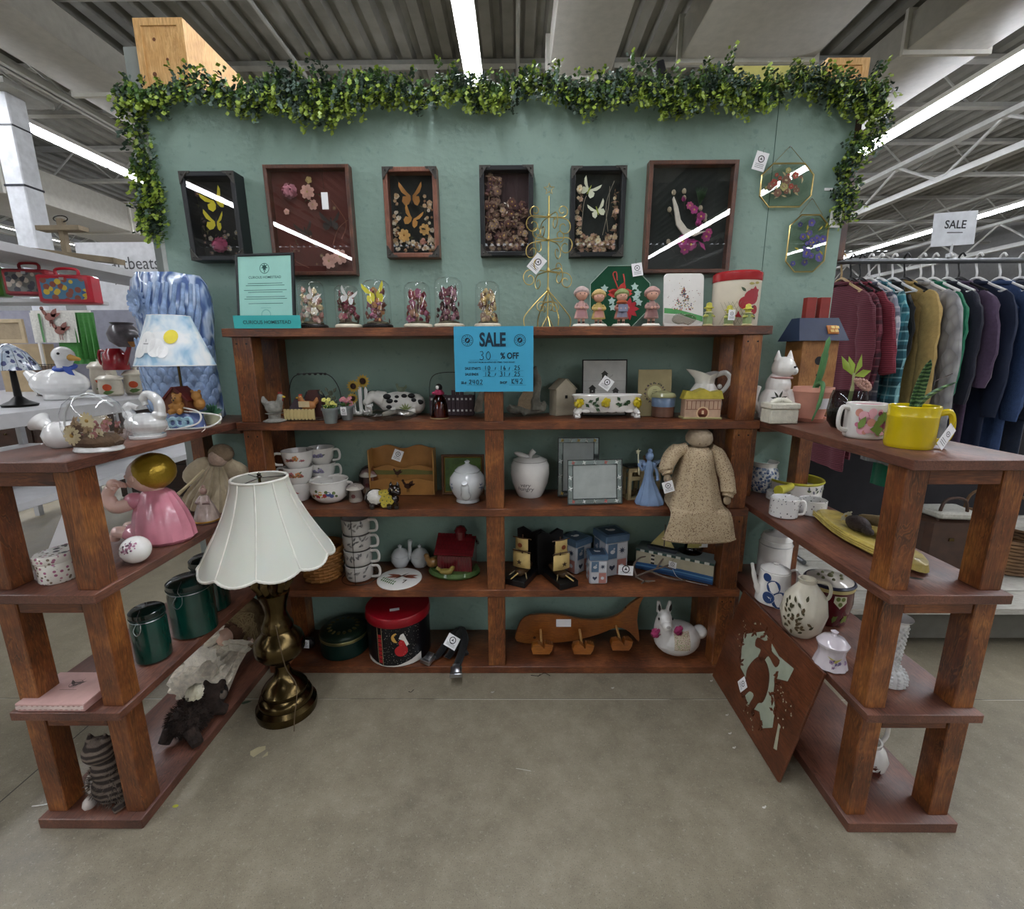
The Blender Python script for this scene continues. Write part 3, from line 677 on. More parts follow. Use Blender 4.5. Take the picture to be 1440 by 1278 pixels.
# ================================================================ TOP BOARD OF THE BACK UNIT
def S(u, y, z=Z[0]):
    """spot on a shelf board in picture column u and depth y"""
    p = aty(u, 450, y); 
    for _ in range(6):
        w_ = Vector((p.x, y, z))-CAM; uu = 720+FPX*w_.dot(RT)/w_.dot(FW); p.x += (u-uu)*p.k
    p = Pt(Vector((p.x, y, z))); return p
MINT = matte('#a3d8cb', .03); TURQ = matte('#3fb0ae', .03); BLUEP = mat('#41a7cc', .65, var=.03)
p = S(380, .09); t = thing('framed_notice', 'black framed mint green notice headed by a tree emblem', 'picture frame', (p.x-.01, p.y, p.z+.004), rot=(-.12, .0, -.1)); w, h = .285, .335
part('frame', BFR, t, T(ringbox(w, h, .012, .014), (0, 0, h/2))); part('back_panel', BFR, t, box(w-.01, .004, h-.01, (0, -.003, .005)), box(.04, .004, h*.7, (0, .032, .0), rot=(.14, 0, 0)))
part('notice_sheet', MINT, t, box(w-.024, .002, h-.024, (0, -.008, .012)))
gs = [ringf(.021, .0235, 24, 0, h*.8, -.0092), star(.017, .008, 7, 0, h*.815, -.0092), rect(.004, .02, 0, h*.775, -.0092), text('CURIOUS HOMESTEAD', .0155, 0, h*.68, -.0092, bold=.01)]
for k in range(7): gs.append(rect(.17+.02*(k % 3), .0022, 0, h*(.6-.045*k)+(.006 if k % 2 else 0), -.0092))
part('print', mat('#1f4d47', .7), t, *gs); part('lower_print', mat('#7fbcb0', .7), t, rect(.05, .002, .0, h*.27, -.0093), ringf(.02, .024, 16, 0, h*.18, -.0093))
p = S(375, -.004); q = aty(375, 450, -.004)
t = thing('name_sign', 'turquoise paper strip on the shelf edge below the framed notice', 'sign', (p.x+.005, -.004, q.z-.035), rot=(0, .0, 0))
part('paper', TURQ, t, box(.3, .0012, .056, (0, 0, -.002))); part('lettering', mat('#12403f'), t, text('CURIOUS HOMESTEAD', .021, 0, .024, -.0012, bold=.015))
# sale sheet hanging over the front edge
a, b = aty(639, 505, -.006), aty(750, 505, -.006); top, bot = aty(695, 459, -.006).z, aty(695, 551, -.006).z; w, h = b.x-a.x, top-bot
t = thing('sale_sign', 'bright blue SALE 30 % OFF sheet taped over the front of the top shelf', 'sign', ((a.x+b.x)/2, -.004, bot))
def sheet(w, h, n=10):
    V, F = [], []
    for j in range(n+1):
        for i_ in range(n+1): x = -w/2+w*i_/n; z = h*j/n; V.append((x, -.003*sin(j/n*pi)-.0015*cos(x*20), z))
    for j in range(n):
        for i_ in range(n): F.append((j*(n+1)+i_, j*(n+1)+i_+1, (j+1)*(n+1)+i_+1, (j+1)*(n+1)+i_))
    return (V, F, 0)
part('sheet', BLUEP, t, box(w, .001, h, (0, .001, 0)))
y = -.0008; NAVY = mat('#0f2d3f', .7, var=0)
def ink(*g): return [(x[0], x[1], 0) for x in g]
part('headline', NAVY, t, text('SALE', .082, -.005, h*.79, y, bold=.035, sx=.68), text('% OFF', .038, w*.2, h*.55, y, bold=.03, sx=.8))
for s in (-1, 1):
    part('emblem', NAVY, t, ringf(.024, .0262, 28, s*w*.33, h*.79, y), disc(.012, 18, s*w*.33, h*.79, y), *[rect(.003, .004, s*w*.33+.0185*cos(k*.52), h*.79+.0185*sin(k*.52), y) for k in range(12)])
    part('emblem_flash', BLUEP, t, star(.01, .003, 2, s*w*.33, h*.79, y-.0004, a=.9))
part('small_print', NAVY, t, text('DISCOUNT FROM AN APPROVED ITEMS / TAGS SIGNED', .0085, -.01, h*.455, y, bold=.02), text('SALE STARTS', .0155, -w*.27, h*.36, y, bold=.03, sx=.8), text('SALE ENDS', .0155, -w*.285, h*.27, y, bold=.03, sx=.8), text('SB #', .016, -w*.39, h*.14, y, bold=.03, sx=.8), text('SHOP', .016, w*.12, h*.14, y, bold=.03, sx=.8),
     rect(w*.36, .0008, -w*.13, h*.49, y), *[rect(w*.15, .0008, x*w, h*zz, y) for x in (-.07, .13, .3) for zz in (.325, .235)], rect(w*.2, .0008, -w*.25, h*.1, y), rect(w*.22, .0008, w*.3, h*.1, y))
def pen(s, size, cx, cz):
    """handwritten figures as pen strokes"""
    D = {'0': [[(.5, 1), (.1, .7), (.1, .25), (.5, 0), (.9, .3), (.85, .75), (.5, 1)]], '1': [[(.5, 1), (.45, 0)]], '2': [[(.1, .8), (.5, 1), (.85, .75), (.1, .05), (.3, .15), (1, 0)]], '3': [[(.1, .95), (.6, 1), (.75, .7), (.4, .55), (.8, .35), (.6, 0), (0, .05)]],
         '4': [[(.2, 1), (.1, .5), (.9, .5)], [(.7, 1), (.65, 0)]], '5': [[(.9, 1), (.3, .95), (.25, .6), (.7, .5), (.8, .2), (.4, 0), (.1, .1)]], '6': [[(.5, 1), (.1, .4), (.4, 0), (.8, .2), (.5, .5), (.15, .3)]], '/': [[(.7, .9), (.3, .1)]], 'K': [[(.1, 1), (.15, 0)], [(.8, 1), (.15, .5), (.9, 0)]], ' ': []}
    gs = []; x = cx-size*.8*len(s)/2
    for c in s:
        for st in D[c]: gs.append(tube([(x+a*size*.6, y-.0003, cz+(b-.5)*size) for a, b in (spl([(a_, 0, b_) for a_, b_ in st], 4) and [(q[0], q[2]) for q in spl([(a_, 0, b_) for a_, b_ in st], 4)])], .0013, 5))
        x += size*.8
    return gs
part('handwriting', NAVY, t, *pen('30', .036, -w*.1, h*.56), *pen('10', .019, -w*.08, h*.37), *pen('/', .015, w*.02, h*.36), *pen('16', .019, w*.12, h*.37), *pen('/', .015, w*.2, h*.36), *pen('25', .019, w*.3, h*.37),
     *pen('12', .019, -w*.08, h*.275), *pen('/', .015, w*.02, h*.27), *pen('31', .019, w*.12, h*.275), *pen('/', .015, w*.2, h*.27), *pen('25', .019, w*.3, h*.275), *pen('2402', .021, -w*.23, h*.15), *pen('K42', .023, w*.3, h*.16))
# glass domes
def cloche(u, wpx, vt, dark, lab, cols, seed, fly=None):
    p = S(u, .085); r = wpx*p.k/2; h = p.h(vt); R_ = random.Random(seed); bh = .018
    t = thing('glass_cloche', lab, 'glass dome', p, group=None)
    bm = mat('#17120f', .4) if dark else mat('#d8cfbb', .6)
    part('base', bm, t, lathe([(r*1.02, 0), (r*1.1, .004), (r*1.1, bh-.005), (r*1.0, bh)], 32), *[cyl(.003, .003, (r*1.1*sin(a), -r*1.1*cos(a), .006), 6, rot=(pi/2, 0, a)) for a in [-.9+.15*k for k in range(13)]])
    gh = h-bh
    part('glass_dome', GLASS, t, lathe([(r, bh), (r*.99, bh+gh*.8), (r*.93, bh+gh*.9), (r*.7, bh+gh*.97), (r*.2, bh+gh), (r*.08, bh+gh+.001), (r*.1, bh+gh+.006), (0.0001, bh+gh+.01)], 32))
    ms = [mat(c, .85, var=.25) for c in cols]+[mat('#6a5440'), mat('#c9bf9c')]; gs = []; nc = len(cols)
    for k in range(64):
        a = R_.random()*2*pi; z = bh+.015+R_.random()**1.1*gh*.7; rr = r*(.86-.42*(z-bh)/gh)*R_.random()**.3
        x, yy = rr*cos(a), rr*sin(a); q = R_.random(); s = R_.uniform(.01, .019)
        for g in (blossom(0, 0, 0, s, R_.randrange(nc), nc+1, 5, 2, R_) if q < .55 else pompom(0, 0, 0, s, R_.randrange(nc), 12, R_)): gs.append(T(g, (x, yy, z), (0, 0, a+pi/2+R_.uniform(-.5, .5)) if yy < 0 else (0, 0, a+pi/2)))
    for k in range(10):
        a = R_.random()*6.3; gs.append(M(tube(spl([(0, 0, bh), (r*.2*cos(a), r*.2*sin(a), bh+gh*.4), (r*.5*cos(a+.4), r*.5*sin(a+.4), bh+gh*R_.uniform(.6, .85))], 3), .0012, 4), nc if k % 2 else nc+1))
    part('dried_flowers', ms, t, *gs); part('moss', mat('#57503a', .95, bump=1, bscale=150), t, wob(sph(r*.8, (0, 0, bh+.003), (1, 1, .28)), .004, 60))
    if fly: butterfly('butterfly', t, fly[0], fly[1]*r, bh+gh*fly[2], -r*.55, r*fly[4], fly[3], body='#8a7a50', fold=.45)
    return t
cloche(441, 37, 394, True, 'glass dome with cream and white dried flowers on a black base, beside the framed notice', ['#d8c9a0', '#c8a9a0', '#b98f84', '#e0dccb'], 1, ('#d9d6cf', .45, .62, -.6, .55))
cloche(491, 33, 401, False, 'small glass dome with a white butterfly over dark pink flowers', ['#a0505f', '#7a3a44', '#b98a86', '#6a5a44'], 2, ('#d9dad6', .35, .68, -.35, .75))
cloche(532, 38, 394, True, 'glass dome with a yellow butterfly on a black base', ['#b56a84', '#7a4a3c', '#c08a5a', '#8a5a66'], 3, ('#cfc93c', .1, .66, .15, .85))
cloche(588.5, 36, 397, False, 'glass dome with dusky pink buds on a cream base, middle of the row', ['#9a5a5c', '#7d3440', '#b58a70', '#a86a80'], 4)
cloche(632, 39, 390, False, 'tallest glass dome, full of purple brown dried flowers', ['#6a4048', '#8a5a64', '#a57a84', '#4d3330'], 5)
cloche(686, 34, 396, False, 'glass dome with a single pale yellow flower, nearest the wire tree', ['#cdb98c', '#a58a74', '#8a6a5e', '#d3b878'], 6)
# gold wire tree
p = S(770, .1); h = p.h(262); t = thing('wire_tree', 'gold wire ornament tree with curling arms and a star on top', 'ornament tree', p)
WG = mat('#c8b068', .35, .9)
part('pole', WG, t, tube([(0, 0, .045), (0, 0, h-.04)], [.003, .0035], 8), *[lathe([(.003, 0), (.0075, .004), (.006, .012), (.004, .018)], 10, c=(0, 0, z_)) for z_ in (h*.27, h*.41, h*.63, h*.79)])
part('star', WG, t, tube([(.024*(1 if k % 2 == 0 else .42)*cos(pi/2+k*pi/5), 0, h-.012+.024*(1 if k % 2 == 0 else .42)*sin(pi/2+k*pi/5)) for k in range(10)], .002, 5, closed=True))
def arm(a, z0, R0, dz, up, curl=.028):
    P = [(0, z0), (R0*.45, z0+dz*.25), (R0*.85, z0+dz*.1)]; cx, cz = R0-curl*.2, z0-(curl*1.15 if not up else -curl*1.15)
    s = 1 if not up else -1; cx = R0*.86; cz = z0-s*curl*1.3
    for k in range(15):
        b = pi/2-k*.52; rr = curl*1.35*(1-k/19); P.append((cx+rr*cos(b), cz+s*rr*sin(b)))
    P = spl([(x, 0, z) for x, z in P], 3); return tube([(x*cos(a), x*sin(a), z) for x, _, z in P], .0021, 6)
for z_, R_, n, a0 in ((h*.79, .085, 4, .3), (h*.63, .1, 4, 1.0), (h*.41, .11, 4, .45)):
    for k in range(n): part('curled_arm', WG, t, arm(a0+2*pi*k/n, z_, R_, .01, False))
for z_, R_, a0 in ((h*.79, .07, .0), (h*.41, .075, .7), (h*.63, .07, .5)):
    for k in range(2): part('curled_arm', WG, t, arm(a0+pi*k, z_, R_, .0, True, .02))
for k in range(4):
    a = .35+k*pi/2; L = [(0, h*.275), (.03, h*.23), (.085, h*.14), (.118, h*.07), (.115, .003)]
    part('foot', WG, t, tube([(x*cos(a), x*sin(a), z) for x, _, z in spl([(x, 0, z) for x, z in L], 5)], .0026, 6))
    part('scroll', WG, t, arm(a, h*.19, .04, 0, False, .018), tube([(.003*cos(a), .003*sin(a), .05), (.03*cos(a), .03*sin(a), .003)], .002, 5))
tag_on(t, -.03, -.05, h*.5, 0, .7, 0, .055, .075)
# children figurines
def dollface(s, z, skin, parent, hair, bonnet, y=-.0):
    part('face', skin, parent, sph(.5*s, (0, 0, z), (1, .9, 1), 18), sph(.07*s, (0, -.47*s, z-.03*s), n=8))
    part('eye', BLACK, parent, *[sph(.055*s, (d*.17*s, -.44*s, z+.06*s), (1, .4, 1.2), 8) for d in (-1, 1)]); part('mouth', mat('#a0504a'), parent, sph(.06*s, (0, -.45*s, z-.17*s), (1.2, .3, .5), 8))
def child(u, vt, wpx, lab, cols, pose, y=.05):
    p = S(u, y); h = p.h(vt); t = thing('child_figurine', lab, 'figurine', p, group='row of child figurines on the top shelf')
    dress, bon, trim_, base = [mat(c, .6, var=.15) for c in cols]; skin = mat('#d9a893', .5); k = wpx*p.k; hs = h*.36
    part('base', mat('#e3dfd2', .6), t, lathe([(k*.48, 0), (k*.5, .004), (k*.42, .012), (0.0001, .014)], 24))
    part('body', dress, t, lathe([(k*.34, h*.2), (k*.38, h*.22), (k*.3, h*.38), (k*.22, h*.52), (k*.2, h*.58), (k*.12, h*.64), (.001, h*.66)], 24, sy=.8, flute=.05, nf=10))
    part('apron', trim_, t, lathe([(k*.385, h*.24), (k*.33, h*.38), (k*.24, h*.5)], 14, sy=.82, a0=-2.4, a1=-.74))
    for s in (-1, 1):
        part('arm', dress, t, tube(spl([(s*k*.2, 0, h*.58), (s*k*.33, -k*.08, h*.48), (s*k*pose, -k*.3, h*.46)], 4), [k*.08]*5+[k*.085]*3+[k*.07], 8), label=None)
        part('hand', skin, t, sph(k*.075, (s*k*(pose-.04), -k*.33, h*.465), n=8))
        part('leg', skin, t, cyl(k*.08, h*.16, (s*k*.12, 0, .012), 10)); part('shoe', mat('#4a3a34'), t, sph(k*.1, (s*k*.12, -k*.05, .02), (.9, 1.4, .6), 8))
    hz = h*.8; part('head', skin, t, sph(hs*.42, (0, -.002, hz), (1, .92, .98), 18), sph(hs*.05, (0, -hs*.41, hz-hs*.05), n=8))
    part('eye', BLACK, t, *[sph(hs*.04, (d*hs*.15, -hs*.375, hz+hs*.02), (1, .4, 1.3), 8) for d in (-1, 1)]); part('hair', mat('#8a6a4a', .8), t, sph(hs*.45, (0, .006, hz+.002), (1, .9, 1), 16))
    part('bonnet', bon, t, wob(lathe([(.001, hs*.56), (hs*.3, hs*.5), (hs*.5, hs*.3), (hs*.55, hs*.08), (hs*.5, -.1*hs), (hs*.42, -.02*hs)], 24, flute=.04, nf=12), .001, 90) and T(lathe([(.001, hs*.56), (hs*.3, hs*.5), (hs*.5, hs*.3), (hs*.56, hs*.08), (hs*.48, -.02*hs), (hs*.3, 0)], 24, flute=.04, nf=12), (0, .004, hz-.0), (-.35, 0, 0)))
    return t, k, h
child(817, 403, 25, 'child figurine in a pale pink dress and grey pink hat, leftmost of four', ['#c9a09a', '#b9a5a0', '#b5878a', '#fff'], .1)
t, k, h = child(841, 407, 25, 'child figurine wrapped in a yellow hooded shawl', ['#c0a862', '#bda46a', '#c08a7a', '#fff'], .08)
t, k, h = child(873, 406, 26, 'child figurine with green cap and orange scarf reading a grey book', ['#a06a5c', '#86925c', '#8a8a9c', '#fff'], .16)
part('book', mat('#7c8094', .6), t, box(k*.5, .004, h*.2, (0, -k*.4, h*.38), rot=(-.2, 0, 0), bev=.001)); part('scarf', mat('#b5603a', .8), t, lathe([(k*.24, h*.6), (k*.3, h*.64), (k*.24, h*.68)], 16))
child(915, 403, 26, 'child figurine in a dusty rose coat and round brimmed hat, rightmost of four', ['#a8847c', '#b58f88', '#8a625e', '#fff'], .12)
# octagonal poinsettia plate on edge
p = S(871, .19); hh = p.h(370); t = thing('octagonal_plate', 'dark green octagonal plate with red bow and poinsettia, standing behind the figurines', 'plate', (p.x, p.y, p.z+.002), rot=(-.14, 0, 0)); R_ = hh/2*1.0
oc = [(R_*1.04*cos(pi/8+k*pi/4), R_*1.04*sin(pi/8+k*pi/4)+R_) for k in range(8)]
part('plate_body', mat('#1d4a34', .2, coat=.5), t, prism(oc, .008, bev=.002)); part('rim', mat('#9fb8a6', .3), t, tube([(x*.995, -.005, z) for x, z in [((a[0]), a[1]) for a in oc]], .0018, 5, closed=True))
part('red_bow', mat('#b5332a', .5), t, *[leaf2(.06, .035, 0, R_*1.08, a, -.0048) for a in (.25, .0, 2.9, 3.2, 1.2)], tube(spl([(0, -.005, R_*1.1), (-.02, -.006, R_*1.4), (-.035, -.006, R_*1.7), (-.02, -.006, R_*1.75), (-.015, -.006, R_*1.5)], 5), .003, 5), tube(spl([(0, -.005, R_*1.1), (.02, -.006, R_*1.4), (.014, -.006, R_*1.7)], 5), .003, 5))
part('poinsettia', mat('#a8222e', .5), t, *[leaf2(.055, .024, .04, R_*.6, k*2*pi/9, -.0052-.0002*k) for k in range(9)])
part('pale_leaves', mat('#a9c4bc', .5), t, *[star(.02, .011, 5, x, z, -.0055-.0003*j) for j, (x, z) in enumerate([(-.075, R_*1.25), (.07, R_*1.3), (.085, R_*1.1), (.075, R_*.95), (-.04, R_*.85), (-.035, R_*.65), (.09, R_*.8)])])
tag_on(t, R_*.5, -.012, R_*2.02, 0, -.15, 0, .05, .06)
# christmas tree plate
p = S(960, .16); hh = p.h(383); wd = 56*p.k; t = thing('square_plate', 'white square plate painted with a small christmas tree on green ground', 'plate', (p.x, p.y, p.z+.002), rot=(-.14, 0, 0))
def rrect(w, h, r, n=5, cx=0, cz=0): return [(cx+sx_*(w/2-r)+r*cos(a), cz+sz*(h/2-r)+r*sin(a)) for sx_, sz, b in ((1, 1, 0), (-1, 1, pi/2), (-1, -1, pi), (1, -1, 1.5*pi)) for a in [b+k*pi/2/n for k in range(n+1)]]
part('plate_body', CERAM, t, prism(rrect(wd, hh, .02, cz=hh/2), .01, bev=.003))
gs = [disc(RB.uniform(.0012, .0022), 6, RB.uniform(-.4, .4)*wd, hh*RB.uniform(.35, .9), -.0056, i=RB.randrange(3)) for k in range(46)]
part('painted_dots', [mat('#4a6a50'), mat('#8a4a4a'), mat('#b09a6a')], t, *gs)
part('painted_tree', [mat('#a33a3e'), mat('#3e5a4a'), mat('#c9b07a'), mat('#5a4a6a')], t, *[disc(.0032, 6, x*wd*.28*(1-q), hh*(.32+.42*q), -.0058-.0001*(k % 5), i=k % 4) for k in range(110) for x, q in [(RB.uniform(-1, 1), RB.random()**1.4)]])
part('painted_ground', mat('#4f9a56'), t, flat([(-wd*.48, hh*.26), (-wd*.1, hh*.24), (wd*.2, hh*.16), (wd*.48, hh*.1), (wd*.48, hh*.2), (wd*.2, hh*.26), (-wd*.2, hh*.34), (-wd*.48, hh*.36)], -.0057))
part('snow', mat('#c9c4bc'), t, flat([(-wd*.48, hh*.08), (wd*.3, hh*.03), (wd*.48, hh*.09), (wd*.1, hh*.17), (-wd*.1, hh*.22), (-wd*.48, hh*.25)], -.0056))
p = S(958, .10); part('plastic_bag', glassm('thin_plastic', '#e4e2dd'), None, T(wob(sph(.05, sc=(1.2, .6, .5), n=20), .012, 30), (p.x, .065, p.z+.034)), label='crumpled clear plastic wrap lying before the christmas tree plate', cat='plastic wrap')
# red lidded canister
p = S(1030.5, .17); hh = p.h(385); r = 62*p.k/2; t = thing('storage_canister', 'cream canister with a red lid and large red flower design', 'canister', p, rz=.0)
part('canister_body', glaze('#ddd4bf'), t, lathe([(r*.96, 0), (r*.98, .004), (r, hh*.84)], 40)); part('lid', glaze('#a8262b'), t, lathe([(r*1.02, hh*.83), (r*1.04, hh*.85), (r*1.04, hh*.97), (r*.98, hh), (0.0001, hh*1.0)], 40))
part('lattice', mat('#7d7a5a'), t, *[wrap(flat([(x, z), (x+.0012, z), (x+.0012+.055*s, z+.1), (x+.055*s, z+.1)]), r, 0, .0008) for x in [-.11+.018*k for k in range(8)] for z in (.01,) for s in ((1,) if x < -.06 else (1, -1))])
part('red_design', mat('#9c1f2a', .4), t, *[wrap(g, r, .25, .001) for g in (disc(.036, 20, .0, hh*.52, 0, sz=.9), disc(.028, 16, -.03, hh*.42), disc(.02, 12, .02, hh*.3), star(.03, .02, 6, .015, hh*.6), star(.02, .008, 3, -.055, hh*.2))])
part('design_details', [mat('#a59a4e'), mat('#3a4a34')], t, *[wrap(M(leaf2(.03, .012, x, z, a), i), r, .25, .0014) for x, z, a, i in ((-.02, hh*.76, 0, 0), (.01, hh*.77, .1, 0), (.03, hh*.12, 2, 1), (-.01, hh*.3, .5, 1), (-.03, hh*.62, 2.4, 1))])
def minifig(u, vt, lab, y=.035, tagged=False):
    p = S(u, y); hh = p.h(vt); t = thing('yellow_figurine', lab, 'figurine', p, group='three tiny yellow figurines by the red canister')
    part('base', mat('#c9b98c'), t, cyl(.022, .008, n=16, bev=.002)); part('body', mat('#8a9c6a', .6), t, lathe([(.018, .008), (.02, .03), (.014, hh*.5), (.01, hh*.6)], 14, flute=.08, nf=6))
    part('head', mat('#c8c258', .6), t, sph(.013, (0, 0, hh*.68), n=12)); part('hat', mat('#c5bf4a', .6), t, lathe([(.021, hh*.74), (.02, hh*.78), (.013, hh*.8), (.011, hh*.95), (.0001, hh)], 14))
    part('arm', mat('#b7b860', .6), t, *[tube([(s*.012, 0, hh*.5), (s*.024, -.008, hh*.4), (s*.008, -.02, hh*.42)], .004, 6) for s in (-1, 1)]); part('eye', BLACK, t, *[sph(.0018, (s*.005, -.0125, hh*.7), n=6) for s in (-1, 1)])
    part('collar', mat('#dcd8b0'), t, lathe([(.012, hh*.54), (.02, hh*.57), (.012, hh*.6)], 12, flute=.15, nf=6))
    if tagged: tag_on(t, .0, -.026, hh*.75, 0, .02, 0, .03, .045)
minifig(995, 425, 'tiny yellow hatted figurine, leftmost of three before the red canister'); minifig(1024, 429, 'tiny yellow figurine wearing a white price tag, middle of three', tagged=True); minifig(1050, 427, 'tiny yellow bonneted figurine, rightmost of three before the red canister')
# ================================================================ SECOND BOARD
def decal_flowers(R, zc, n, cols, spread, sz, rot=0, rnd=RB, zs=.5):
    """painted flowers wrapped round a body of revolution"""
    gs = []
    for k in range(n):
        x, z = rnd.gauss(0, spread), zc+rnd.gauss(0, spread*zs); s = sz*rnd.uniform(.7, 1.2); i = rnd.randrange(len(cols)-1)
        for j in range(5): a = j*2*pi/5; gs.append(wrap(disc(s*.42, 6, x+s*.5*cos(a), z+s*.5*sin(a), 0, i), R, rot, .0006+.0002*(k % 3), cut=False))
        gs.append(wrap(disc(s*.25, 6, x, z, 0, len(cols)-1), R, rot, .0014, cut=False))
        gs.append(wrap(leaf2(s*1.6, s*.6, x, z, rnd.random()*6.3, 0, len(cols)-1), R, rot, .0004, cut=False))
    return gs
def handle(x, z0, z1, out, r, y=0, i=0, n=7):
    m = (z0+z1)/2; return tube(spl([(x, y, z1), (x+out*.75, y, z1+(z1-z0)*.05), (x+out, y, m+(z1-z0)*.1), (x+out*.8, y, z0+(z1-z0)*.12), (x*.98, y, z0)], 4), r, n, i=i)
def bird_body(s, i=0):
    return [sph(.34*s, (0, 0, .34*s), (1.25, .8, .9), 14, i=i), tube([(-.2*s, 0, .42*s), (-.36*s, 0, .62*s), (-.4*s, 0, .8*s)], [.22*s, .15*s, .13*s], 10, i=i), sph(.15*s, (-.41*s, 0, .82*s), n=10, i=i), tube([(.3*s, 0, .45*s), (.48*s, 0, .62*s), (.5*s, 0, .85*s)], [.14*s, .15*s, .05*s], 8, i=i)]
def rooster(parent_or_none, s, bodym, combm, beakm, loc=(0, 0, 0), rz=0, name='rooster', nested=True):
    o = part(name, bodym, parent_or_none, *[T(g, sc=1) for g in bird_body(s)], loc=loc, rot=(0, 0, rz), remesh=s*.045)
    if nested:
        part('comb', combm, o, *[sph(.06*s, (-.46*s+.06*s*k, 0, .97*s), (.8, .4, 1.2), 8) for k in range(3)], sph(.06*s, (-.52*s, 0, .7*s), (.7, .5, 1.2), 8))
        part('beak', beakm, o, cyl(.045*s, .12*s, (-.53*s, 0, .82*s), 8, r2=.004, rot=(0, -pi/2, 0)))
    return o
RED = mat('#8e2a22', .4); YEL = mat('#c7a53a', .5); GREY = mat('#8b8a82', .55, var=.3, bump=.6, bscale=160)
zb = Z[1]
p = atz(387, 593, zb); h = p.h(553); t = thing('rooster_figurine', 'mottled grey rooster figurine on a round foot at the left end', 'figurine', p)
rooster(t, h*.8, GREY, RED, YEL, (0, .0, h*.22), 2.9); part('foot', GREY, t, lathe([(h*.36, 0), (h*.38, .005), (h*.2, h*.12), (h*.2, h*.25), (h*.3, h*.3)], 18))
# farmyard ornament with wire handle
p = atz(436, 592, zb); t = thing('farmyard_ornament', 'farmyard ornament with barn, hens and yellow fence under a dark wire handle', 'ornament', (p.x, p.y+.055, p.z)); k = p.k
part('tray', mat('#3a2a22'), t, box(76*k, .1, .012, bev=.003)); part('wire_handle', mat('#161616', .4), t, tube(spl([(-36*k, .02, .012), (-36*k, .02, 38*k), (-26*k, .02, 61*k), (0, .02, 65*k), (24*k, .02, 62*k), (37*k, .02, 40*k), (38*k, .02, .012)], 6), .0022, 6), *[sph(.006, (x*k, .02, 64*k), (1.4, .6, 1), 6) for x in (-20, -12, -4, 4, 12, 18)])
b = part('barn', mat('#4a2b27', .6), t, prism([(-12*k, 0), (12*k, 0), (12*k, 26*k), (6*k, 38*k), (-6*k, 38*k), (-12*k, 26*k)], .04), loc=(0, .02, .012)); part('barn_roof', mat('#26262a'), b, *[box(9*k*1.2, .048, .004, (s*9.5*k, 0, 31*k), rot=(0, s*1.1, 0)) for s in (-1, 1)])
part('picket_house', mat('#4a3f47'), t, prism([(-11*k, 0), (11*k, 0), (11*k, 14*k), (0, 30*k), (-11*k, 14*k)], .02), loc=(-20*k, -.02, .012))
rooster(t, 24*k, mat('#a9713f', .5, var=.3), mat('#b0402c'), YEL, (-4*k, -.025, 12*k), .2, 'orange_rooster'); rooster(t, 22*k, mat('#5a5a56', .5, var=.4), RED, YEL, (20*k, -.0, .012), 2.8, 'grey_hen')
part('leaves', mat('#5b6150', var=.4), t, *[leaf3(26*k+RB.gauss(0, 5*k), RB.uniform(8, 38)*k, -.0, 9*k, 5*k, RB.uniform(.6, 2.6)) for _ in range(26)])
f = part('yellow_fence', mat('#c4b27c', .6), t, box(43*k, .006, 12*k, (-14*k, -.052, 3*k)), *[box(3*k, .008, 15*k, (-14*k+(q-4)*5*k, -.054, 1.5*k)) for q in range(9)])
part('small_sign', mat('#c9b68e'), t, box(15*k, .005, 8*k, (-7*k, -.05, 19*k), bev=.001))
def tinpot(u, vb, vt, wpx, col, lab, tagged=False):
    p = atz(u, vb, zb); h = p.h(vt); k = wpx*p.k/2; t = thing('tin_flower_pot', lab, 'flower pot', (p.x, p.y+k, p.z)); ph = h*.6
    part('tin_pot', mat('#8b9494', .4, .7, var=.2), t, lathe([(k*.68, 0), (k*.7, .002), (k*.9, ph*.85), (k, ph*.86), (k, ph), (k*.92, ph), (k*.88, ph*.9), (.0001, ph*.88)], 24))
    part('flowers', [mat(col, .7, var=.2), mat('#b9a84a')], t, *[T(g, (x, yy, ph+z), (-.6, 0, 0)) for x, yy, z in [(RB.uniform(-.7, .7)*k, RB.uniform(-.5, .5)*k, RB.uniform(.1, .8)*(h-ph)) for _ in range(9)] for g in blossom(0, 0, 0, .011, 0, 1, 5, 2, RB)])
    part('leaves', LEAFM, t, *[T(leaf3(0, 0, 0, k*.9, k*.5, 0), (0, 0, ph), (0, -.3, a)) for a in [q*.7 for q in range(9)]])
    if tagged: tag_on(t, -k*.1, -k*1.02, ph*.95, .15, 0, 0, .028, .04)
tinpot(461, 597, 560, 24, '#c9c56a', 'small tin pot of yellow flowers at the shelf edge'); tinpot(485, 592, 558, 21, '#c8808a', 'small tin pot of pink flowers carrying a white tag', True)
p = atz(506, 586, zb); k = p.k; t = thing('sunflower_ornament', 'sunflower and white picket ornament between the tin pots and the cow', 'ornament', (p.x, p.y+.03, p.z))
part('base', mat('#5a5a4a'), t, box(34*k, .05, .01, bev=.004)); part('picket', WHITE, t, *[prism([(-2.3*k, 0), (2.3*k, 0), (2.3*k, hh*k), (0, (hh+5)*k), (-2.3*k, hh*k)], .006, c=(x*k, 0, .008)) for x, hh in ((-9, 22), (0, 40), (8, 34), (13, 12))][:4])
for x, z, r in ((-8, 42, 9), (6, 49, 9.5), (-10, 25, 8)):
    s = part('sunflower', mat('#c9a648', .7, var=.15), t, *[T(leaf2(r*k*1.05, r*k*.42, 0, 0, a), (x*k, -.012, z*k)) for a in [q*2*pi/13 for q in range(13)]], ang=80); part('sunflower_centre', mat('#3a2416', .8, bump=.8, bscale=400), s, sph(r*k*.45, (x*k, -.013, z*k), (1, .5, 1), 12)); part('flower_stem', LEAFD, s, tube([(x*k, -.006, z*k), (x*k*.8, 0, .01)], .0018, 5))
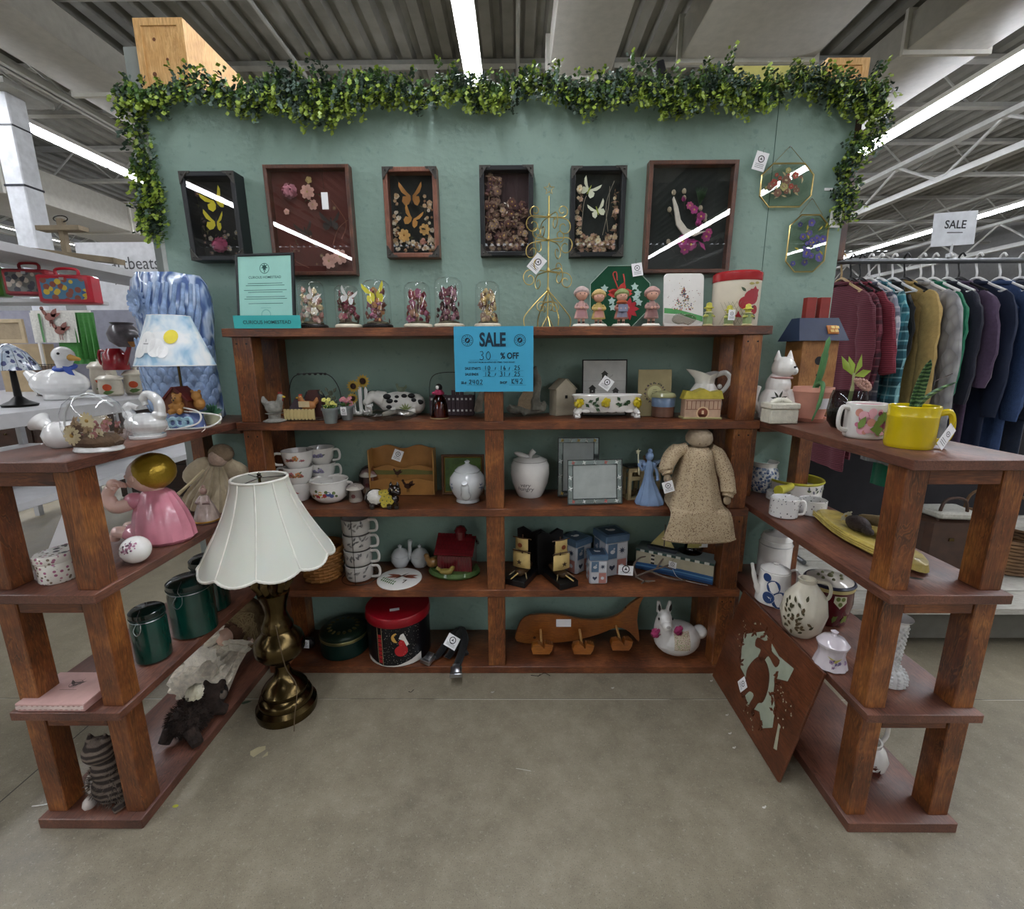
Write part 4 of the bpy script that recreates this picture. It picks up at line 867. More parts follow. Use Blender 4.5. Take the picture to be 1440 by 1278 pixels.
part('white_birds', [WHITE, BLACK], t, *[T(J(*bird_body(9*k)), (x*k, -.015, z*k)) for x, z in ((-3, 1), (8, 1), (13, 10))])
# cow
p = atz(558, 585, zb); k = p.k; t = thing('cow_figurine', 'black and white spotted cow figurine lying with a small bird on its back', 'figurine', (p.x, p.y+.035, p.z))
COW = mat('#dcdad2', .35)
part('cow_body', COW, t, sph(18*k, (4*k, 0, 17*k), (1.75, .75, .92), 20), sph(12*k, (26*k, 0, 16*k), (1.1, .9, 1.2), 14), tube([(-20*k, 0, 22*k), (-32*k, -2*k, 28*k)], [12*k, 8*k], 12), sph(8*k, (-34*k, -3*k, 27*k), (1, .9, 1), 12), tube([(-36*k, -4*k, 26*k), (-41*k, -9*k, 20*k)], [6.5*k, 5*k], 10), sph(5*k, (-42*k, -9*k, 19*k), n=10), *[tube([(x*k, -10*k, 8*k), (x*k-8*k, -15*k, 4*k), (x*k-16*k, -15*k, 3*k)], [5*k, 4*k, 3*k], 8) for x in (-2, 26)], remesh=.0028)
part('black_patches', BLACK, t, *[T(sph(r*k, n=10), (x*k, -yy*k, z*k), sc=(1.3, .4, .9)) for x, yy, z, r in ((-12, 10, 27, 4.5), (-8, 12, 21, 4), (-9, 14.3, 13, 3.2), (2, 11.5, 27, 2.5), (1, 14, 21, 2.2), (12, 10.5, 28, 3.2), (22, 9.5, 28, 4), (25, 10, 22, 3), (33, 8, 19, 4))])
part('ear', BLACK, t, *[sph(4.5*k, (x*k, 0, 31*k), (1.5, .7, .7), 8, rot=(0, s*.4, 0)) for x, s in ((-40, -1), (-26, 1))], sph(4.5*k, (-34*k, 0, 31.5*k), (1.3, 1, .8), 8)); part('eye', BLACK, t, sph(1.2*k, (-38*k, -9*k, 25*k), n=8)); part('painted_grass', mat('#7c8a52'), t, *[T(leaf2(10*k, 2.2*k, 0, 0, a), (14*k, -14.6*k, 9*k)) for a in (.5, 1.1, 1.6, 2.1, 2.7)], ang=80)
part('small_bird', mat('#6d7a62', .5, var=.4), t, *[T(g, (6*k, 0, 31*k)) for g in bird_body(14*k)], remesh=.0018)
pb = atz(548, 592, zb); part('plastic_bag', glassm('clear_bag', '#dcdcd8', .12), None, T(wob(sph(34*k, sc=(1.05, .32, .2), n=24), .01, 34, 3), (pb.x, pb.y+.014, zb+.027)), label='crumpled clear plastic bag lying in front of the cow figurine', cat='plastic bag')
# bell with figure
p = atz(617, 590, zb); k = p.k; t = thing('glass_bell', 'amber glass bell ornament with a tiny scarfed figure on top', 'ornament', (p.x, p.y+.035, p.z))
part('base', mat('#b9a67c', .3, .6), t, lathe([(13*k, 0), (13.5*k, .004), (11*k, 3*k), (.0001, 3*k)], 24)); part('glass_dome', glassm('amber_glass', '#9a5a3c'), t, lathe([(12.5*k, 2*k), (12*k, 12*k), (10.5*k, 24*k), (8*k, 30*k), (4*k, 34*k), (.0001, 35*k)], 28))
part('candle_figure', mat('#b9781c', .4, emit=0), t, lathe([(7*k, 3*k), (7.5*k, 8*k), (5*k, 15*k), (5.5*k, 19*k), (3*k, 23*k), (.0001, 24*k)], 14, flute=.1, nf=7)); part('figure_head', BLACK, t, sph(5.2*k, (0, 0, 44*k), n=14)); part('figure_face', WHITE, t, sph(3.2*k, (-1*k, -3.3*k, 44*k), (1, .7, 1), 10)); part('figure_scarf', mat('#a8365a'), t, lathe([(7*k, 34*k), (8*k, 36*k), (5*k, 40*k), (3*k, 41*k)], 16), sph(3*k, (-6*k, -2*k, 36*k), (1.4, .8, .8), 8))
# dark picket basket with wire handle
p = atz(640, 585, zb); k = p.k; t = thing('picket_basket', 'dark brown picket fence basket with white studs and a tall wire handle', 'basket', (p.x-5*k, p.y+.05, p.z))
part('basket_box', mat('#3b2f31', .7), t, box(62*k, .08, .006)); part('picket', mat('#4b3d42', .7), t, *[box(5*k, .006, hh*k, ((x-30)*k, -.04, .004)) for x, hh in [(3+6*q, 26+2.5*(q % 2)+(6 if 4 < q < 8 else 0)) for q in range(10)]], box(60*k, .007, 3*k, (0, -.036, 22*k)), box(60*k, .007, 3*k, (0, -.036, 6*k)), *[box(.006, .08, 26*k, (s*30*k, 0, .004)) for s in (-1, 1)], box(60*k, .006, 26*k, (0, .04, .004)))
part('stud', WHITE, t, *[box(2.8*k, .003, 2.8*k, ((-27+6*q)*k, -.0445, z*k), bev=.0006) for q in range(10) for z in (6, 22)]); part('wire_handle', BLACK, t, tube(spl([(-31*k, 0, 4*k), (-32*k, 0, 38*k), (-25*k, 0, 56*k), (0, 0, 60*k), (25*k, 0, 56*k), (32*k, 0, 38*k), (31*k, 0, 4*k)], 6), .0018, 6))
def driftwood(name, p, k, segs, col, lab, sd):
    t = thing(name, lab, 'driftwood', p); m = mat(col, .9, var=.35, bump=1, bscale=70)
    part('wood_piece', m, t, *[wob(tube(spl([(x*k, y*k, z*k) for x, y, z in s], 4), [r*k*(1-.45*q/((len(s)-1)*4)) for q in range((len(s)-1)*4+1)], 9), 2.2*k, 40, sd) for s, r in segs], remesh=.0035); return t
p = atz(673, 586, zb); driftwood('driftwood', (p.x, p.y+.035, zb+.006), p.k, [([(-1, 0, 3), (0, 0, 14), (3, 0, 24), (5, 0, 33)], 7)], '#8d8474', 'pale upright driftwood piece leaning beside the middle post', 1)
p = atz(740, 587, zb); t = driftwood('driftwood', (p.x, p.y+.05, zb+.006), p.k, [([(-22, 0, 5), (-10, -2, 6), (6, 0, 4), (24, 0, 6)], 7), ([(14, 0, 5), (12, 2, 25), (16, 4, 45), (10, 4, 66)], 9), ([(22, 0, 6), (26, 0, 12), (24, 0, 18)], 5), ([(-24, 0, 6), (-22, -8, 14)], 5), ([(0, 0, 5), (-4, -8, 0)], 5)], '#6b6a5f', 'gnarled grey driftwood stand holding a brown cloth piece', 2)
part('cloth_piece', cloth('#8a7a62'), t, T(prism([(-14, 2), (8, 2), (10, 30), (0, 36), (-10, 20)], 2.5), sc=p.k, loc=(0, -.012, .01)))
# cream wooden house
p = atz(792, 585, zb); k = p.k; t = thing('wooden_house', 'plain cream wooden house ornament with tiny square windows', 'ornament', (p.x, p.y+.045, p.z), rz=.45); CW = mat('#b3aa94', .7)
w_ = 32*k; part('house_body', CW, t, prism([(-w_/2, 0), (w_/2, 0), (w_/2, 37*k), (0, 51*k), (-w_/2, 37*k)], .07, bev=.0015)); part('roof', CW, t, *[box(w_*.68, .076, .004, (s*w_*.27, 0, 43.5*k), rot=(0, s*.72, 0)) for s in (-1, 1)]); part('window', BLACK, t, box(4*k, .002, 4.5*k, (0, -.0355, 24*k)), box(.002, 4*k, 4.5*k, (w_/2, 0, 22*k)))
# birdhouse picture
p = atz(851, 583, zb); a = aty(819, 540, .2); b = aty(882, 540, .2); h = Pt(Vector((p.x, .2, zb))).h(506); w_ = b.x-a.x
t = thing('framed_picture', 'square grey picture of three black birdhouses on poles', 'picture', ((a.x+b.x)/2, .2, zb+.001), rot=(-.1, 0, 0))
part('frame', BLACK, t, T(ringbox(w_, h, .005, .014), (0, 0, h/2))); part('print_sheet', mat('#a9a8a2', .5), t, box(w_-.008, .004, h-.008, (0, -.006, .004))); part('sheet_lines', mat('#84837d'), t, *[rect(w_*.94, .0012, 0, h*z, -.0085) for z in (.25, .45, .62)])
def bh(cx, cz, s): return [rect(s, s, cx, cz, -.009), flat([(cx-s*.75, cz+s*.45), (cx+s*.75, cz+s*.45), (cx, cz+s*1.15)], -.009), rect(s*.15, s*1.2, cx, cz-s*.9, -.009), rect(s*1.3, s*.14, cx, cz-s*.55, -.009), leaf2(s, s*.3, cx, cz-s*1.1, .6, -.009), leaf2(s, s*.3, cx, cz-s*1.1, 2.4, -.009)]
part('birdhouse_print', mat('#26251f'), t, *bh(0, h*.7, .026), *bh(-w_*.27, h*.44, .028), *bh(w_*.25, h*.4, .026), *[leaf2(.02, .008, RB.uniform(-.4, .4)*w_, h*RB.uniform(.12, .3), RB.uniform(.3, 2.8), -.009) for _ in range(16)]); part('birdhouse_hole', mat('#a9a8a2'), t, disc(.004, 8, 0, h*.7, -.0094), disc(.004, 8, -w_*.27, h*.44, -.0094), disc(.004, 8, w_*.25, h*.4, -.0094))
# footed planter
p = atz(854, 589, zb); k = p.k; t = thing('footed_planter', 'long white footed ceramic planter with yellow roses in relief', 'planter', (p.x, p.y+.035, p.z)); W_, D_ = 48*k, 16*k
def ell(f, z, n=40): return (f, z)
part('planter_body', CERAM, t, lathe([(.55, 10*k), (.8, 9*k), (.92, 13*k), (.97, 27*k), (1.04, 31*k), (1.0, 32.5*k), (.93, 31*k), (.86, 15*k), (.0001, 14*k)], 48, sx=W_, sy=D_)); 
for sx_ in (-1, 1):
    for sy_ in (-1, 1): part('scroll_foot', CERAM, t, tube(spl([(sx_*W_*.78, sy_*D_*.5, 12*k), (sx_*W_*.88, sy_*D_*.6, 6*k), (sx_*W_*.82, sy_*D_*.6, 2*k), (sx_*W_*.95, sy_*D_*.62, 2*k)], 4), [4*k]*5+[2.6*k]*8, 8))
part('scallop_edge', CERAM, t, *[sph(3.2*k, (x*k, -D_*.62, 9.5*k), (2, .4, .8), 8) for x in (-30, -18, -6, 6, 18, 30)])
YR = mat('#c9b51e', .4)
for x in (-40, -4, 40): part('yellow_rose', YR, t, *[T(g, (x*k, -D_*(1 if abs(x) < 10 else .62), 21*k), (0, 0, (x/40)*.7)) for g in pompom(0, 0, 0, 8.5*k, 0, 26, RB)])
part('green_leaves', mat('#2f4a2c', .4), t, *[T(leaf3(0, 0, 0, 8*k, 5*k, a), (x*k, -D_*sqrt(max(.05, 1-(x/48)**2))-.002, z*k), (0, 0, x/48*.7)) for x, z, a in [(-28, 22, .4), (-26, 15, 2.4), (-18, 23, 1), (-18, 14, -.5), (-33, 24, 2.8), (9, 20, 0), (14, 15, 1), (20, 18, .5), (24, 24, -.6), (27, 17, 2), (31, 21, 2.6), (16, 24, 2.3), (-12, 17, 3.0), (-22, 18, .8)]]); tag_on(t, .0, -D_*1.05, 55*k, 0, .6, 0, .055, .055)
# wreath plaque
p = atz(921, 583, zb); pw = Pt(Vector((p.x, .17, zb))); a, b = aty(898, 550, .17), aty(945, 550, .17); h = pw.h(520); w_ = b.x-a.x
t = thing('verse_plaque', 'small tan plaque with a wreath printed round lines of verse', 'plaque', ((a.x+b.x)/2, .17, zb+.001), rot=(-.1, 0, .0)); part('board', mat('#9a8d66', .6), t, box(w_, .008, h, bev=.002)); part('centre_oval', mat('#c1bd8a'), t, disc(.036, 24, 0, h*.5, -.0048))
part('wreath', [mat('#5d4650'), mat('#6a6a42'), mat('#3e3b2e')], t, *[leaf2(.013, .006, .043*cos(a), h*.5+.043*sin(a), a+RB.uniform(-1, 1), -.005-.0002*(q % 4), q % 3) for q, a in enumerate([j*.16 for j in range(40)])]); part('verse', mat('#4a4634'), t, *[rect(.03-.006*abs(q-2), .0022, 0, h*.5+.016-.008*q, -.0053) for q in range(5)])
# lidded jar
p = atz(936, 588, zb); k = p.k; t = thing('lidded_jar', 'round lidded jar, blue sky band over brown foot with a green lid', 'jar', (p.x, p.y+15*k, p.z))
part('jar_body', [glaze('#6a4a3c', .3), mat('#6c83a0', .3, var=.35, coat=.4)], t, lathe([(15*k, 0), (16*k, .003), (16*k, 15*k)], 32), lathe([(16*k, 15*k), (16.4*k, 26*k), (15*k, 28*k)], 32, i=1)); part('lid', glaze('#a8a87c', .2), t, lathe([(17*k, 28*k), (17.5*k, 30*k), (15*k, 34*k), (5*k, 37*k), (.0001, 37.5*k)], 32))
# pitcher
p = atz(985, 584, zb); k = p.k; t = thing('milk_pitcher', 'white ceramic pitcher standing behind the cottage box', 'pitcher', (p.x-3*k, .16, zb)); k *= 1.02
V_ = lathe([(16*k, 0), (22*k, 4*k), (24*k, 18*k), (20*k, 32*k), (12*k, 44*k), (12.5*k, 50*k), (17*k, 60*k), (16*k, 60*k), (11*k, 50*k), (10*k, 44*k), (.001, 40*k)], 36)
def spout(v):
    x, y, z = v; f = max(0, (z-46*k)/(14*k)); c = max(0, -x)/(17*k); return (x-f*9*k*c**2, y*(1-.25*f*c), z+f*3*k*c-f*5*k*max(0, 1-abs(x)/(14*k)))
part('pitcher_body', CERAM, t, ([spout(v) for v in V_[0]], V_[1], 0)); part('handle', CERAM, t, tube(spl([(13*k, 0, 54*k), (26*k, 0, 58*k), (33*k, 0, 50*k), (28*k, 0, 38*k), (20*k, 0, 30*k)], 5), [3.4*k]*10+[3*k]*11, 8), sph(3.5*k, (20*k, 0, 40*k), n=8))
# cottage box
p = atz(988, 590, zb); k = p.k; t = thing('cottage_box', 'ceramic cottage shaped box with yellow thatch and an arched door', 'box', (p.x, p.y+.035, p.z), rz=-.05)
part('cottage_walls', mat('#b99a80', .45, var=.2, coat=.3), t, box(50*k, .065, 30*k, bev=.003)); part('thatched_roof', mat('#b3a43a', .5, bump=.6, bscale=120), t, wob(prism([(-28*k, 28*k), (28*k, 28*k), (24*k, 40*k), (10*k, 38*k), (0, 43*k), (-12*k, 38*k), (-24*k, 40*k)], .07, bev=.004), .0025, 40)); part('base', mat('#a59a6a'), t, box(54*k, .072, 3*k, bev=.002))
AD = mat('#7a3f2a'); part('door', AD, t, T(disc(7*k, 16, 0, 9*k, sz=1.1), (0, -.034, 0)), rect(14*k, 8*k, 0, 5*k, -.034)); part('door_ring', mat('#d2b48c'), t, ringf(7*k, 9*k, 16, 0, 9*k, -.0342), rect(3*k, 5*k, 0, 10*k, -.0346)); part('timbering', mat('#7d5340'), t, *[rect(1*k, 12*k, x*k, 20*k, -.0338) for x in range(-22, 24, 6)], *[rect(48*k, .8*k, 0, z*k, -.0339) for z in (26, 14)])
# ================================================================ THIRD BOARD
zb = Z[2]
def cup(name, lab, loc, r, h, rz, cols, group, seed, mt=CERAM):
    t = thing(name, lab, 'cup', loc, rz=rz, group=group)
    pf = [(r*.55, 0), (r*.6, .002), (r*.62, h*.06), (r*.85, h*.35), (r*.97, h*.8), (r, h), (r*.95, h), (r*.9, h*.8), (r*.75, h*.3), (.0001, h*.12)]
    part('cup_body', mt, t, lathe(pf, 32)); part('handle', mt, t, handle(r*.93, h*.25, h*.85, r*.55, r*.09))
    if cols: part('painted_flowers', [mat(c) for c in cols], t, *decal_flowers(lambda z: r*.97 if z > h*.6 else r*(.6+.55*z/h), h*.55, 7, cols, r*.3, r*.2, -rz, random.Random(seed), .35))
    return t
R1 = 21*atz(416, 700, zb).k
g_ = 'stacked flowered teacups'
p = atz(419, 705, zb); hc = 24*p.k*1.1
for j, lab in enumerate(['bottom cup of the left teacup stack with pink flowers', 'middle cup of the left teacup stack', 'top cup of the left stack, handle to the left, pink flowers']):
    cup('teacup', lab, (p.x+(.004*j), p.y+.03, zb+hc*.86*j), R1*(.88+.05*j), hc, pi-.2+.3*j if j else pi, ['#b8646a', '#c98a5a', '#5f7350'], g_, j)
p = atz(454, 696, zb)
for j, lab in enumerate(['bottom cup of the right teacup stack, behind the tureen', 'middle cup of the right teacup stack', 'top cup of the right stack, handle to the right, lilac flowers']):
    cup('teacup', lab, (p.x, p.y+.024, zb+hc*.86*j), R1*.9, hc*.95, -.1, ['#8a84a8', '#a8a0c0', '#6f7a68'], g_, 5+j)
p = S(424, .235, zb); t = thing('serving_bowl', 'plain white bowl behind the left teacup stack', 'bowl', (p.x+.01, .235, zb)); part('bowl_body', CERAM, t, lathe([(.02, 0), (.035, .01), (.05, .07), (.054, .135), (.051, .135), (.046, .07), (.0001, .015)], 32))
p = atz(455, 711, zb); k = p.k; t = thing('lion_tureen', 'round white lug handled bowl painted with fruit', 'bowl', (p.x, p.y+26*k, p.z)); r = 27*k; h = 32*k
RT_ = lambda z: r*(.98 if z > h*.45 else .8+.4*z/h)
part('bowl_body', CERAM, t, lathe([(r*.6, 0), (r*.66, .003), (r*.92, h*.25), (r, h*.55), (r*.93, h*.85), (r*1.0, h*.97), (r*.97, h), (r*.88, h*.93), (r*.88, h*.5), (.0001, h*.15)], 40)); part('lug_handle', CERAM, t, *[tube(spl([(s*r*.95, 0, h*.85), (s*r*1.2, 0, h*.8), (s*r*1.16, 0, h*.55), (s*r*.95, 0, h*.5)], 4), 2.2*k, 7) for s in (-1, 1)])
part('painted_fruit', [mat(c) for c in ('#c0763a', '#a83a3a', '#c9a43c', '#4c5a8a', '#5d6e40')], t, *[wrap(disc(s*k, 10, x*k, (14+z)*k, 0, i), RT_, 0, .0008+.0003*i, cut=False) for x, z, s, i in ((-12, 2, 3.6, 0), (-7, -2, 3.2, 1), (-3, 3, 3.2, 2), (3, 0, 3, 1), (8, 2, 3.6, 3), (12, -1, 3, 3), (0, -4, 2.6, 0), (-15, -2, 2.4, 4), (15, 3, 2.4, 4), (5, 5, 2.4, 4), (-9, 6, 2.2, 4), (18, -2, 2, 4))])
def wrapped(u, vb, vt, wpx, lab, yoff, pink=False):
    p = atz(u, vb, zb); k = p.k*wpx/26; t = thing('wrapped_shaker', lab, 'shaker', (p.x, p.y+yoff, zb)); h = p.h(vt)
    part('shaker_body', mat('#c3bdb0', .3), t, lathe([(9*k, 0), (9.5*k, h*.1), (7.5*k, h*.6), (8*k, h*.66)], 20)); part('shaker_cap', mat('#d3cdbf', .3), t, lathe([(12*k, h*.66), (12.5*k, h*.7), (9*k, h*.86), (4*k, h*.93), (.0001, h*.95)], 20)); part('painted_motif', mat('#8a5a56'), t, wrap(disc(3*k, 8, 0, h*.35), 9.6*k))
    part('plastic_wrap', glassm('wrap_film', '#e8e4e6' if not pink else '#dcc6cc', .05), t, wob(sph(14*k, (0, 0, h*.55), (1, .8, 1.08*h*.5/(14*k)), 18), .005, 50))
wrapped(498, 707, 681, 26, 'small white shaker in clear wrap beside the tureen', .03); wrapped(521, 692, 657, 28, 'second wrapped white shaker with pinkish wrap, behind the black and white animal figurine', -.0, True)
# lying dark pup with flowers
p = atz(536, 716, zb); k = p.k; t = thing('animal_figurine', 'black and white lying animal figurine garlanded with yellow flowers', 'figurine', (p.x, p.y+.04, p.z)); BR = mat('#1d120e', .2, coat=.6)
part('animal_body', BR, t, sph(14*k, (-10*k, 0, 13*k), (1.15, 1, .95), 16), sph(11*k, (8*k, 0, 11*k), (1.4, .9, .9), 14), sph(8.5*k, (18*k, -3*k, 25*k), (1.1, .9, .9), 14), tube([(20*k, -6*k, 24*k), (27*k, -9*k, 22*k)], [5*k, 3.4*k], 8), tube([(10*k, 0, 14*k), (16*k, -2*k, 22*k)], 7*k, 8), *[tube([(x*k, -6*k, 6*k), (x*k+3*k, -16*k, 3*k)], [4.5*k, 3.4*k], 8) for x in (-14, 10, 20)], *[cyl(3.4*k, 7*k, (x*k, 0, 30*k), 6, r2=.6*k) for x in (12.5, 22)], remesh=.0024)
part('white_fur', mat('#c8c4bc', .5, bump=.6, bscale=200), t, wob(sph(12*k, (-9*k, -5*k, 15*k), (1.05, .85, .95), 16), .001, 90)); part('yellow_flowers', [mat('#b8a63e'), mat('#5f6a34')], t, *[T(g, (x*k, -(13-abs(x-6)*.25)*k, z*k)) for x, z in ((2, 24), (6, 19), (3, 13), (9, 12), (12, 17), (8, 25), (14, 11), (5, 7)) for g in blossom(0, 0, 0, 4.5*k, 0, 1, 5, 2, RB)]); part('eye', mat('#d8c9a0'), t, *[sph(1.2*k, (x*k, -9.6*k, 27*k), n=8) for x in (16, 22)])
# letter rack
p = atz(566, 696, zb); k = p.k; w_ = 88*k; t = thing('letter_rack', 'honey wood two tier letter rack with wavy tops and a painted rooster', 'letter rack', (p.x, p.y+.02, p.z)); LR = mat('#a5743a', .5, var=.15)
def wavy(h0, h1, n=24): return [(-w_/2, 0), (w_/2, 0)]+[(w_/2-w_*q/n, h0+h1*(.5+.5*cos(q/n*4*pi+pi)) if 1 else 0) for q in range(n+1)]
part('back_board', LR, t, prism(wavy(63*k, 5*k), .008), loc=(0, .055, 0)); part('middle_board', LR, t, prism(wavy(36*k, 5*k), .007), loc=(0, .02, 0)); part('front_board', LR, t, prism(wavy(20*k, 4*k), .007), loc=(0, -.018, 0))
for s in (-1, 1): part('side_panel', mat('#b98a4c', .5), t, box(.006, .085, 64*k, (s*(w_/2+.003), .02, 0), bev=.002))
part('painted_field', mat('#6d6a34'), t, flat([(-w_*.48, 27*k), (w_*.48, 27*k), (w_*.48, 32*k), (w_*.1, 35*k), (-w_*.2, 33*k), (-w_*.48, 34*k)], .0155))
def rprint(s, cx, cz, y): return [disc(s*.3, 12, cx, cz, y, sz=.75), leaf2(s*.5, s*.22, cx-s*.15, cz+.05*s, 2.1, y), disc(s*.12, 8, cx-s*.36, cz+s*.46, y), leaf2(s*.6, s*.3, cx+s*.1, cz, .9, y), leaf2(s*.55, s*.2, cx+s*.15, cz, .4, y), rect(s*.05, s*.35, cx-s*.05, cz-s*.35, y), rect(s*.05, s*.35, cx+s*.08, cz-s*.35, y)]
part('painted_rooster', mat('#3a1f12'), t, *rprint(17*k, 8*k, 13*k, -.0222), *rprint(12*k, -8*k, 29*k, .0154)); tag_on(t, -2*k, -.0, 63*k, -.2, .35, 0, .05, .058)
# small landscape
a, b = aty(621, 665, .24), aty(681, 665, .24); pw = Pt(Vector(((a.x+b.x)/2, .24, zb))); h = pw.h(640); w_ = b.x-a.x
t = thing('framed_picture', 'small brown framed green landscape behind the white ginger jar', 'picture', ((a.x+b.x)/2, .24, zb+.001), rot=(-.08, 0, 0)); part('frame', mat('#5a3a22', .4), t, T(ringbox(w_, h, .012, .014), (0, 0, h/2))); part('gold_slip', mat('#a88a4a', .4, .7), t, T(ringbox(w_-.024, h-.024, .007, .008), (0, 0, h/2))); part('painting', mat('#4f6a34', .5, var=.6, bump=.4, bscale=50), t, box(w_-.03, .003, h-.03, (0, -.003, .015)))
# ginger jar teapot
p = atz(656, 711, zb); k = p.k; t = thing('teapot', 'white ceramic teapot with blue sprigs, spout facing out', 'teapot', (p.x, p.y+22*k, p.z)); r = 26*k
TP = mat('#ccd0d0', .15, coat=.5, var=.04); prf = [(r*.6, 0), (r*.66, .003), (r*.62, 5*k), (r*.85, 14*k), (r, 26*k), (r*.96, 36*k), (r*.75, 43*k), (r*.62, 45*k)]
part('pot_body', TP, t, lathe(prf, 40)); part('lid', TP, t, lathe([(r*.68, 44*k), (r*.7, 46*k), (r*.5, 51*k), (r*.2, 54*k), (r*.1, 56*k), (r*.16, 59*k), (.0001, 61*k)], 32)); part('spout', TP, t, tube(spl([(0, -r*.85, 14*k), (0, -r*1.25, 20*k), (0, -r*1.4, 32*k), (0, -r*1.55, 38*k)], 4), [7*k]*4+[5.5*k]*5+[4*k]*4, 10)); part('handle', TP, t, T(handle(r*.9, 16*k, 38*k, r*.5, 2.4*k), rot=(0, 0, pi/2)))
part('blue_sprigs', mat('#5f6e86'), t, *[wrap(g, lambda z: r*.98, ro, .0012, cut=False) for ro in (-.95, .95) for g in [leaf2(6*k, 2.4*k, 0, 26*k, a) for a in (0, 1.2, 2.2, 3.4, 4.6, 5.4)]])
# apple jar
p = atz(746, 703, zb); k = p.k; t = thing('apple_cookie_jar', 'white ceramic apple shaped jar with handwritten words', 'cookie jar', (p.x, p.y+24*k, p.z)); r = 28*k
apr = [(r*.5, 1*k), (r*.62, 0), (r*.72, 5*k), (r*.92, 20*k), (r, 34*k), (r*.97, 46*k), (r*.8, 54*k), (r*.5, 57.5*k), (r*.25, 55*k), (.0001, 52*k)]
part('apple_body', CERAM, t, lathe(apr, 44)); part('lid_line', mat('#a7a49c'), t, lathe([(r*.86, 52*k), (r*.875, 52.3*k), (r*.86, 52.6*k)], 40)); part('stem', CERAM, t, tube(spl([(0, 0, 52*k), (1*k, 0, 60*k), (6*k, 0, 66*k)], 4), [3*k]*5+[4*k]*4, 10)); part('leaf', CERAM, t, sph(9*k, (-12*k, -3*k, 60*k), (1.3, .8, .4), 16, rot=(0, .3, 0)))
def apR(z):
    for (r0, z0), (r1, z1) in zip(apr[1:], apr[2:]):
        if z0 <= z <= z1: return r0+(r1-r0)*(z-z0)/(z1-z0)
    return r
part('lettering', mat('#3a3a38'), t, wrap(text('very', 8.5*k, -5*k, 21*k, shear=.2), apR, -.1, .0008), wrap(text('hungry', 8.5*k, -5*k, 15*k, shear=.2), apR, -.1, .0008))
# glass picture frames
def gframe(u0, u1, v0, vb, y, lab, rz, tilt, fc):
    a, b = aty(u0, 660, y), aty(u1, 660, y); pw = Pt(Vector(((a.x+b.x)/2, y, zb))); h = pw.h(v0)*1.01; w_ = b.x-a.x; t = thing('glass_photo_frame', lab, 'photo frame', ((a.x+b.x)/2, y, zb+.001), rot=(tilt, 0, rz)); q = .026
    part('mirrored_border', mat('#8d9896', .12, .75, var=.15), t, T(ringbox(w_, h, q, .006), (0, 0, h/2))); part('photo_window', mat('#a3aaa6', .35), t, box(w_-2*q, .003, h-2*q, (0, -.002, q))); part('lead_strip', mat('#4c504e', .4, .6), t, *[box(.0016, .0075, h, (s*(w_/2-q), -.003, 0)) for s in (-1, 1)], *[box(w_, .0075, .0016, (0, -.003, z)) for z in (q, h-q)], T(ringbox(w_+.002, h+.002, .0018, .008), (0, 0, h/2))); part('easel_back', BLACK, t, box(.04, .003, h*.8, (0, .028, 0), rot=(-.22-tilt, 0, 0)))
    ms = [mat(c, .4) for c in fc]; gs = []
    for j in range(5):
        for z in (q/2, h-q/2): gs += [M(leaf2(.011, .006, -w_*.4+w_*.2*j, z, a, -.0068), j % len(fc)) for a in (.4, 2.0, 3.8, 5.2)]
    for z in (.35, .6): gs += [M(leaf2(.013, .006, s*(w_/2-q/2), h*z, a, -.0068), int(z*3) % len(fc)) for s in (-1, 1) for a in (.5, 2, 3.6, 5)]
    part('etched_motifs', ms, t, *gs)
gframe(785, 842, 619, 693, .2, 'taller mirrored glass photo frame, standing behind the other one', 0, -.1, ['#b59a4a', '#c9ccc8']); gframe(799, 877, 650, 709, .065, 'wide mirrored glass photo frame with etched flowers, standing in front', .08, -.14, ['#b0605a', '#d5d8d4', '#aab0ac'])
# stable
p = atz(905, 704, zb); k = p.k; t = thing('wooden_stable', 'cream miniature stable with posts and black roof behind the blue lady', 'ornament', (p.x, p.y+.06, p.z), rz=.15); CRM = mat('#ab9a72', .6, var=.2)
part('base', CRM, t, box(50*k, .09, .008, bev=.002)); part('stable_post', CRM, t, *[box(4.5*k, 4.5*k, 40*k, (x*k, y, .006)) for x in (-22, -4, 20) for y in (-.038, .038)]) ; part('rail', CRM, t, *[box(48*k, .008, 6*k, (0, y, z*k), bev=.001) for y in (-.04, .04) for z in (28, 40)]); part('roof', BLACK, t, box(54*k, .1, .006, (0, 0, 46.5*k), rot=(-.08, 0, 0))); part('stable_animals', mat('#6a5238', .6, var=.4), t, *[T(J(*bird_body(13*k)), (x*k, 0, .008)) for x in (-14, 4)], T(J(*bird_body(14*k)), (8*k, 0, 48*k)))
